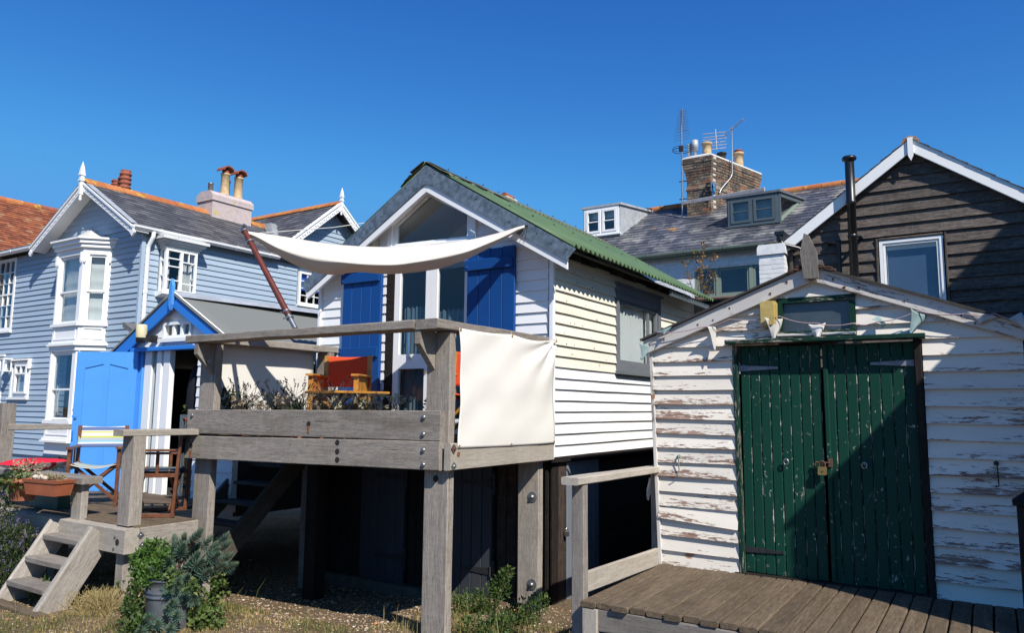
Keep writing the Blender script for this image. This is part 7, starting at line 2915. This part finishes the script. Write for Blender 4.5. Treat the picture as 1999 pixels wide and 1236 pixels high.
# left shrub with violet flowers
bush('grey green shrub with small violet flowers at the left edge beside the steps', -4.42, -1.0, -.04, leaf_dark,
     [(-.25, .1, .55, .22), (-.05, .05, .45, .20), (.10, .0, .30, .16), (-.3, -.05, .25, .22), (.0, -.12, .15, .17), (-.15, .1, .75, .14), (.12, -.1, .12, .10), (-.45, .0, .4, .25), (.08, .08, .5, .13)], 5200, .05, .012, name='lavender_bush', heads_m=flower_vio, nh=190)
bush('dry brown stalky plant below the terracotta pot at the left edge', -4.62, -.86, .2, leaf_pale, [(-.05, 0, .35, .10), (.0, .0, .2, .10), (-.02, .02, .5, .08)], 240, .05, .006, name='dry_plant', stem_m=stem_brown)
bush('dark leafy shrub at the foot of the blue house bay window', -6.3, .75, .55, leaf_dark, [(-.3, 0, .3, .2), (.0, .1, .4, .22), (.3, .0, .35, .2), (.5, .1, .25, .2), (-.1, -.2, .1, .2), (.35, -.2, .05, .2)], 900, .05, .022)
bush('small broad leaved dock plant under the bottom step', -3.72, -1.02, -.04, weed_m, [(0, 0, .06, .09), (.12, .05, .05, .06)], 40, .12, .04, name='dock_plant', up_b=.6)
bush('leafy green weed behind the dry grass at the right of the steps', -3.02, -.62, -.02, weed_m, [(0, 0, .18, .06), (.08, .02, .14, .05), (-.04, 0, .10, .05)], 60, .06, .045, name='weed')
# weeds by the right rear post
wl = [('leafy weed with tall seed stalk in front of the rear right deck post', -.30, 1.18, [(-.05, 0, .12, .12), (.06, 0, .22, .10), (.12, .03, .34, .06), (-.12, -.03, .06, .10)], 800),
      ('low tangled weeds in front of the dark store door', -.62, 1.0, [(0, 0, .06, .13), (.16, .02, .08, .12), (-.14, 0, .05, .10), (.05, -.1, .05, .12)], 900),
      ('fresh weeds between the rear deck post and the boardwalk railing', .15, 1.05, [(0, 0, .10, .12), (.1, .05, .16, .08), (-.1, -.05, .07, .1)], 700),
      ('bright green seedling clump right of the front right deck post', -.78, 1.05, [(0, 0, .06, .06)], 60),
      ('weeds in front of the boardwalk railing post', .25, .35, [(0, 0, .08, .13), (-.16, .04, .07, .12), (.1, .1, .1, .1)], 800)]
for (lb, u, v, pts, n) in wl:
    bush(lb, u, v, gz(u, v), weed_m, pts, n, .038, .019, name='weed')
cr = bush('leggy creeper with turning brown leaves climbing before the sage green window', KU - 1.62, KV + .35, 3.4, leaf_brown,
          [(.05, 0, .25, .10), (.10, 0, .5, .12), (.06, 0, .72, .10), (.02, 0, .95, .10), (.25, 0, .62, .08), (-.18, 0, .62, .07), (.28, 0, .95, .06), (.1, 0, 1.15, .05), (-.22, 0, .85, .05), (.2, 0, .35, .06)], 260, .055, .04, name='creeper', stem_m=stem_brown, up_b=-.1)
bush('small dark creeper growing up the white brick pier', KU - .30, KV + .04, 3.55, leaf_dark, [(-.02, 0, .2, .07), (.02, 0, .4, .07), (.06, 0, .58, .07), (.08, 0, .72, .05), (-.08, 0, .35, .04)], 110, .05, .03, name='creeper', stem_m=stem_brown)

# grass, stones
def dens(u, v):
    return mnoise.noise(Vector((u * 1.1, v * 1.1, 4.0))) + .5 * mnoise.noise(Vector((u * 3.3, v * 3.3, 9.0)))


mb = MB()
n = 0
while n < 26000:
    u, v = rnd.uniform(-4.6, 1.05), rnd.uniform(-2.3, 1.0)
    p = G(u, v)
    if p.y < 4.4:
        continue
    dd_ = dens(u, v)
    lim = -.15
    if u < -3.2:
        lim = .1
    if v > .15 - .1 * (u + 3):
        if not (u > -.75):
            continue
        lim = .05
    if dd_ < lim - .25 + rnd.uniform(-.1, .2):
        continue
    h = rnd.uniform(.02, .055) * (1 + .5 * dd_)
    if rnd.random() < (.09 if u > -.7 else .02):
        h *= rnd.uniform(2.2, 4.5)
    a = rnd.uniform(0, 6.283)
    lean = rnd.uniform(.1, .9) * h
    b = p + Vector((0, 0, gz(u, v) - .004))
    sx, sy = math.cos(a), math.sin(a)
    w_ = rnd.uniform(.0012, .0026)
    green = .18 if dd_ > .0 else .58
    r_ = min(1, max(0, rnd.gauss(green, .22)))
    b1 = b + Vector((-sy * w_, sx * w_, 0))
    b2 = b - Vector((-sy * w_, sx * w_, 0))
    m1 = b1 + Vector((sx * lean * .35, sy * lean * .35, h * .65))
    m2_ = b2 + Vector((sx * lean * .35, sy * lean * .35, h * .65))
    t = b + Vector((sx * lean, sy * lean, h))
    mb.add([b1, b2, m2_, m1, t], [(0, 1, 2, 3), (3, 2, 4)], 0, False, r_)
    n += 1
gr = part(None, 'grass', mb, grass_m, kind='stuff')
tag(gr, 'short dry summer grass patchily covering the shingle', 'grass', kind='stuff')
mb = MB()
for k in range(420):
    u, v = -3.02 + rnd.gauss(0, .11), -.86 + rnd.gauss(0, .09)
    b = G(u, v, gz(u, v))
    pts = [b]
    d = Vector((rnd.uniform(-1, 1), rnd.uniform(-1, 1), 1.2)).normalized()
    for j in range(4):
        d = (d + rvec() * .5).normalized()
        pts.append(pts[-1] + d * .05)
    mb.tube(pts, .0018, 3, False, r=rnd.uniform(.7, 1))
hay = part(None, 'dead_grass', mb, grass_m, kind='stuff')
tag(hay, 'tangled heap of straw coloured dead grass right of the steps', 'dead grass', kind='stuff')
mb = MB()
OCT = [(1, 0, 0), (-1, 0, 0), (0, 1, 0), (0, -1, 0), (0, 0, 1), (0, 0, -1), (.6, .6, .4), (-.6, .6, .4), (-.6, -.6, .4), (.6, -.6, .4)]
n = 0
while n < 9000:
    u, v = rnd.uniform(-5.2, 1.1), rnd.uniform(-2.4, 1.75)
    p = G(u, v)
    if p.y < 4.4:
        continue
    s = rnd.uniform(.005, .014) * (2.0 if rnd.random() < .03 else 1)
    a = rnd.uniform(0, 6.28)
    ca, sa = math.cos(a), math.sin(a)
    sx, sy, sz_ = s * rnd.uniform(.8, 1.4), s * rnd.uniform(.7, 1.1), s * rnd.uniform(.45, .7)
    c = p + Vector((0, 0, gz(u, v) + sz_ * .3 + .012 * mnoise.noise(Vector((p.x * 2.1, p.y * 2.1, 0)))))
    vs = [(c.x + (x * sx * ca - y * sy * sa), c.y + (x * sx * sa + y * sy * ca), c.z + z * sz_) for x, y, z in OCT]
    mb.add(vs, [(0, 6, 9), (0, 2, 6), (2, 7, 6), (2, 1, 7), (1, 8, 7), (1, 3, 8), (3, 9, 8), (3, 0, 9), (4, 6, 7), (4, 7, 8), (4, 8, 9), (4, 9, 6), (5, 2, 0), (5, 1, 2), (5, 3, 1), (5, 0, 3)], 0, True)
    n += 1
stn = part(None, 'shingle', mb, stone_m, kind='stuff')
tag(stn, 'small brown and pale shingle stones scattered over the ground', 'shingle', kind='stuff')
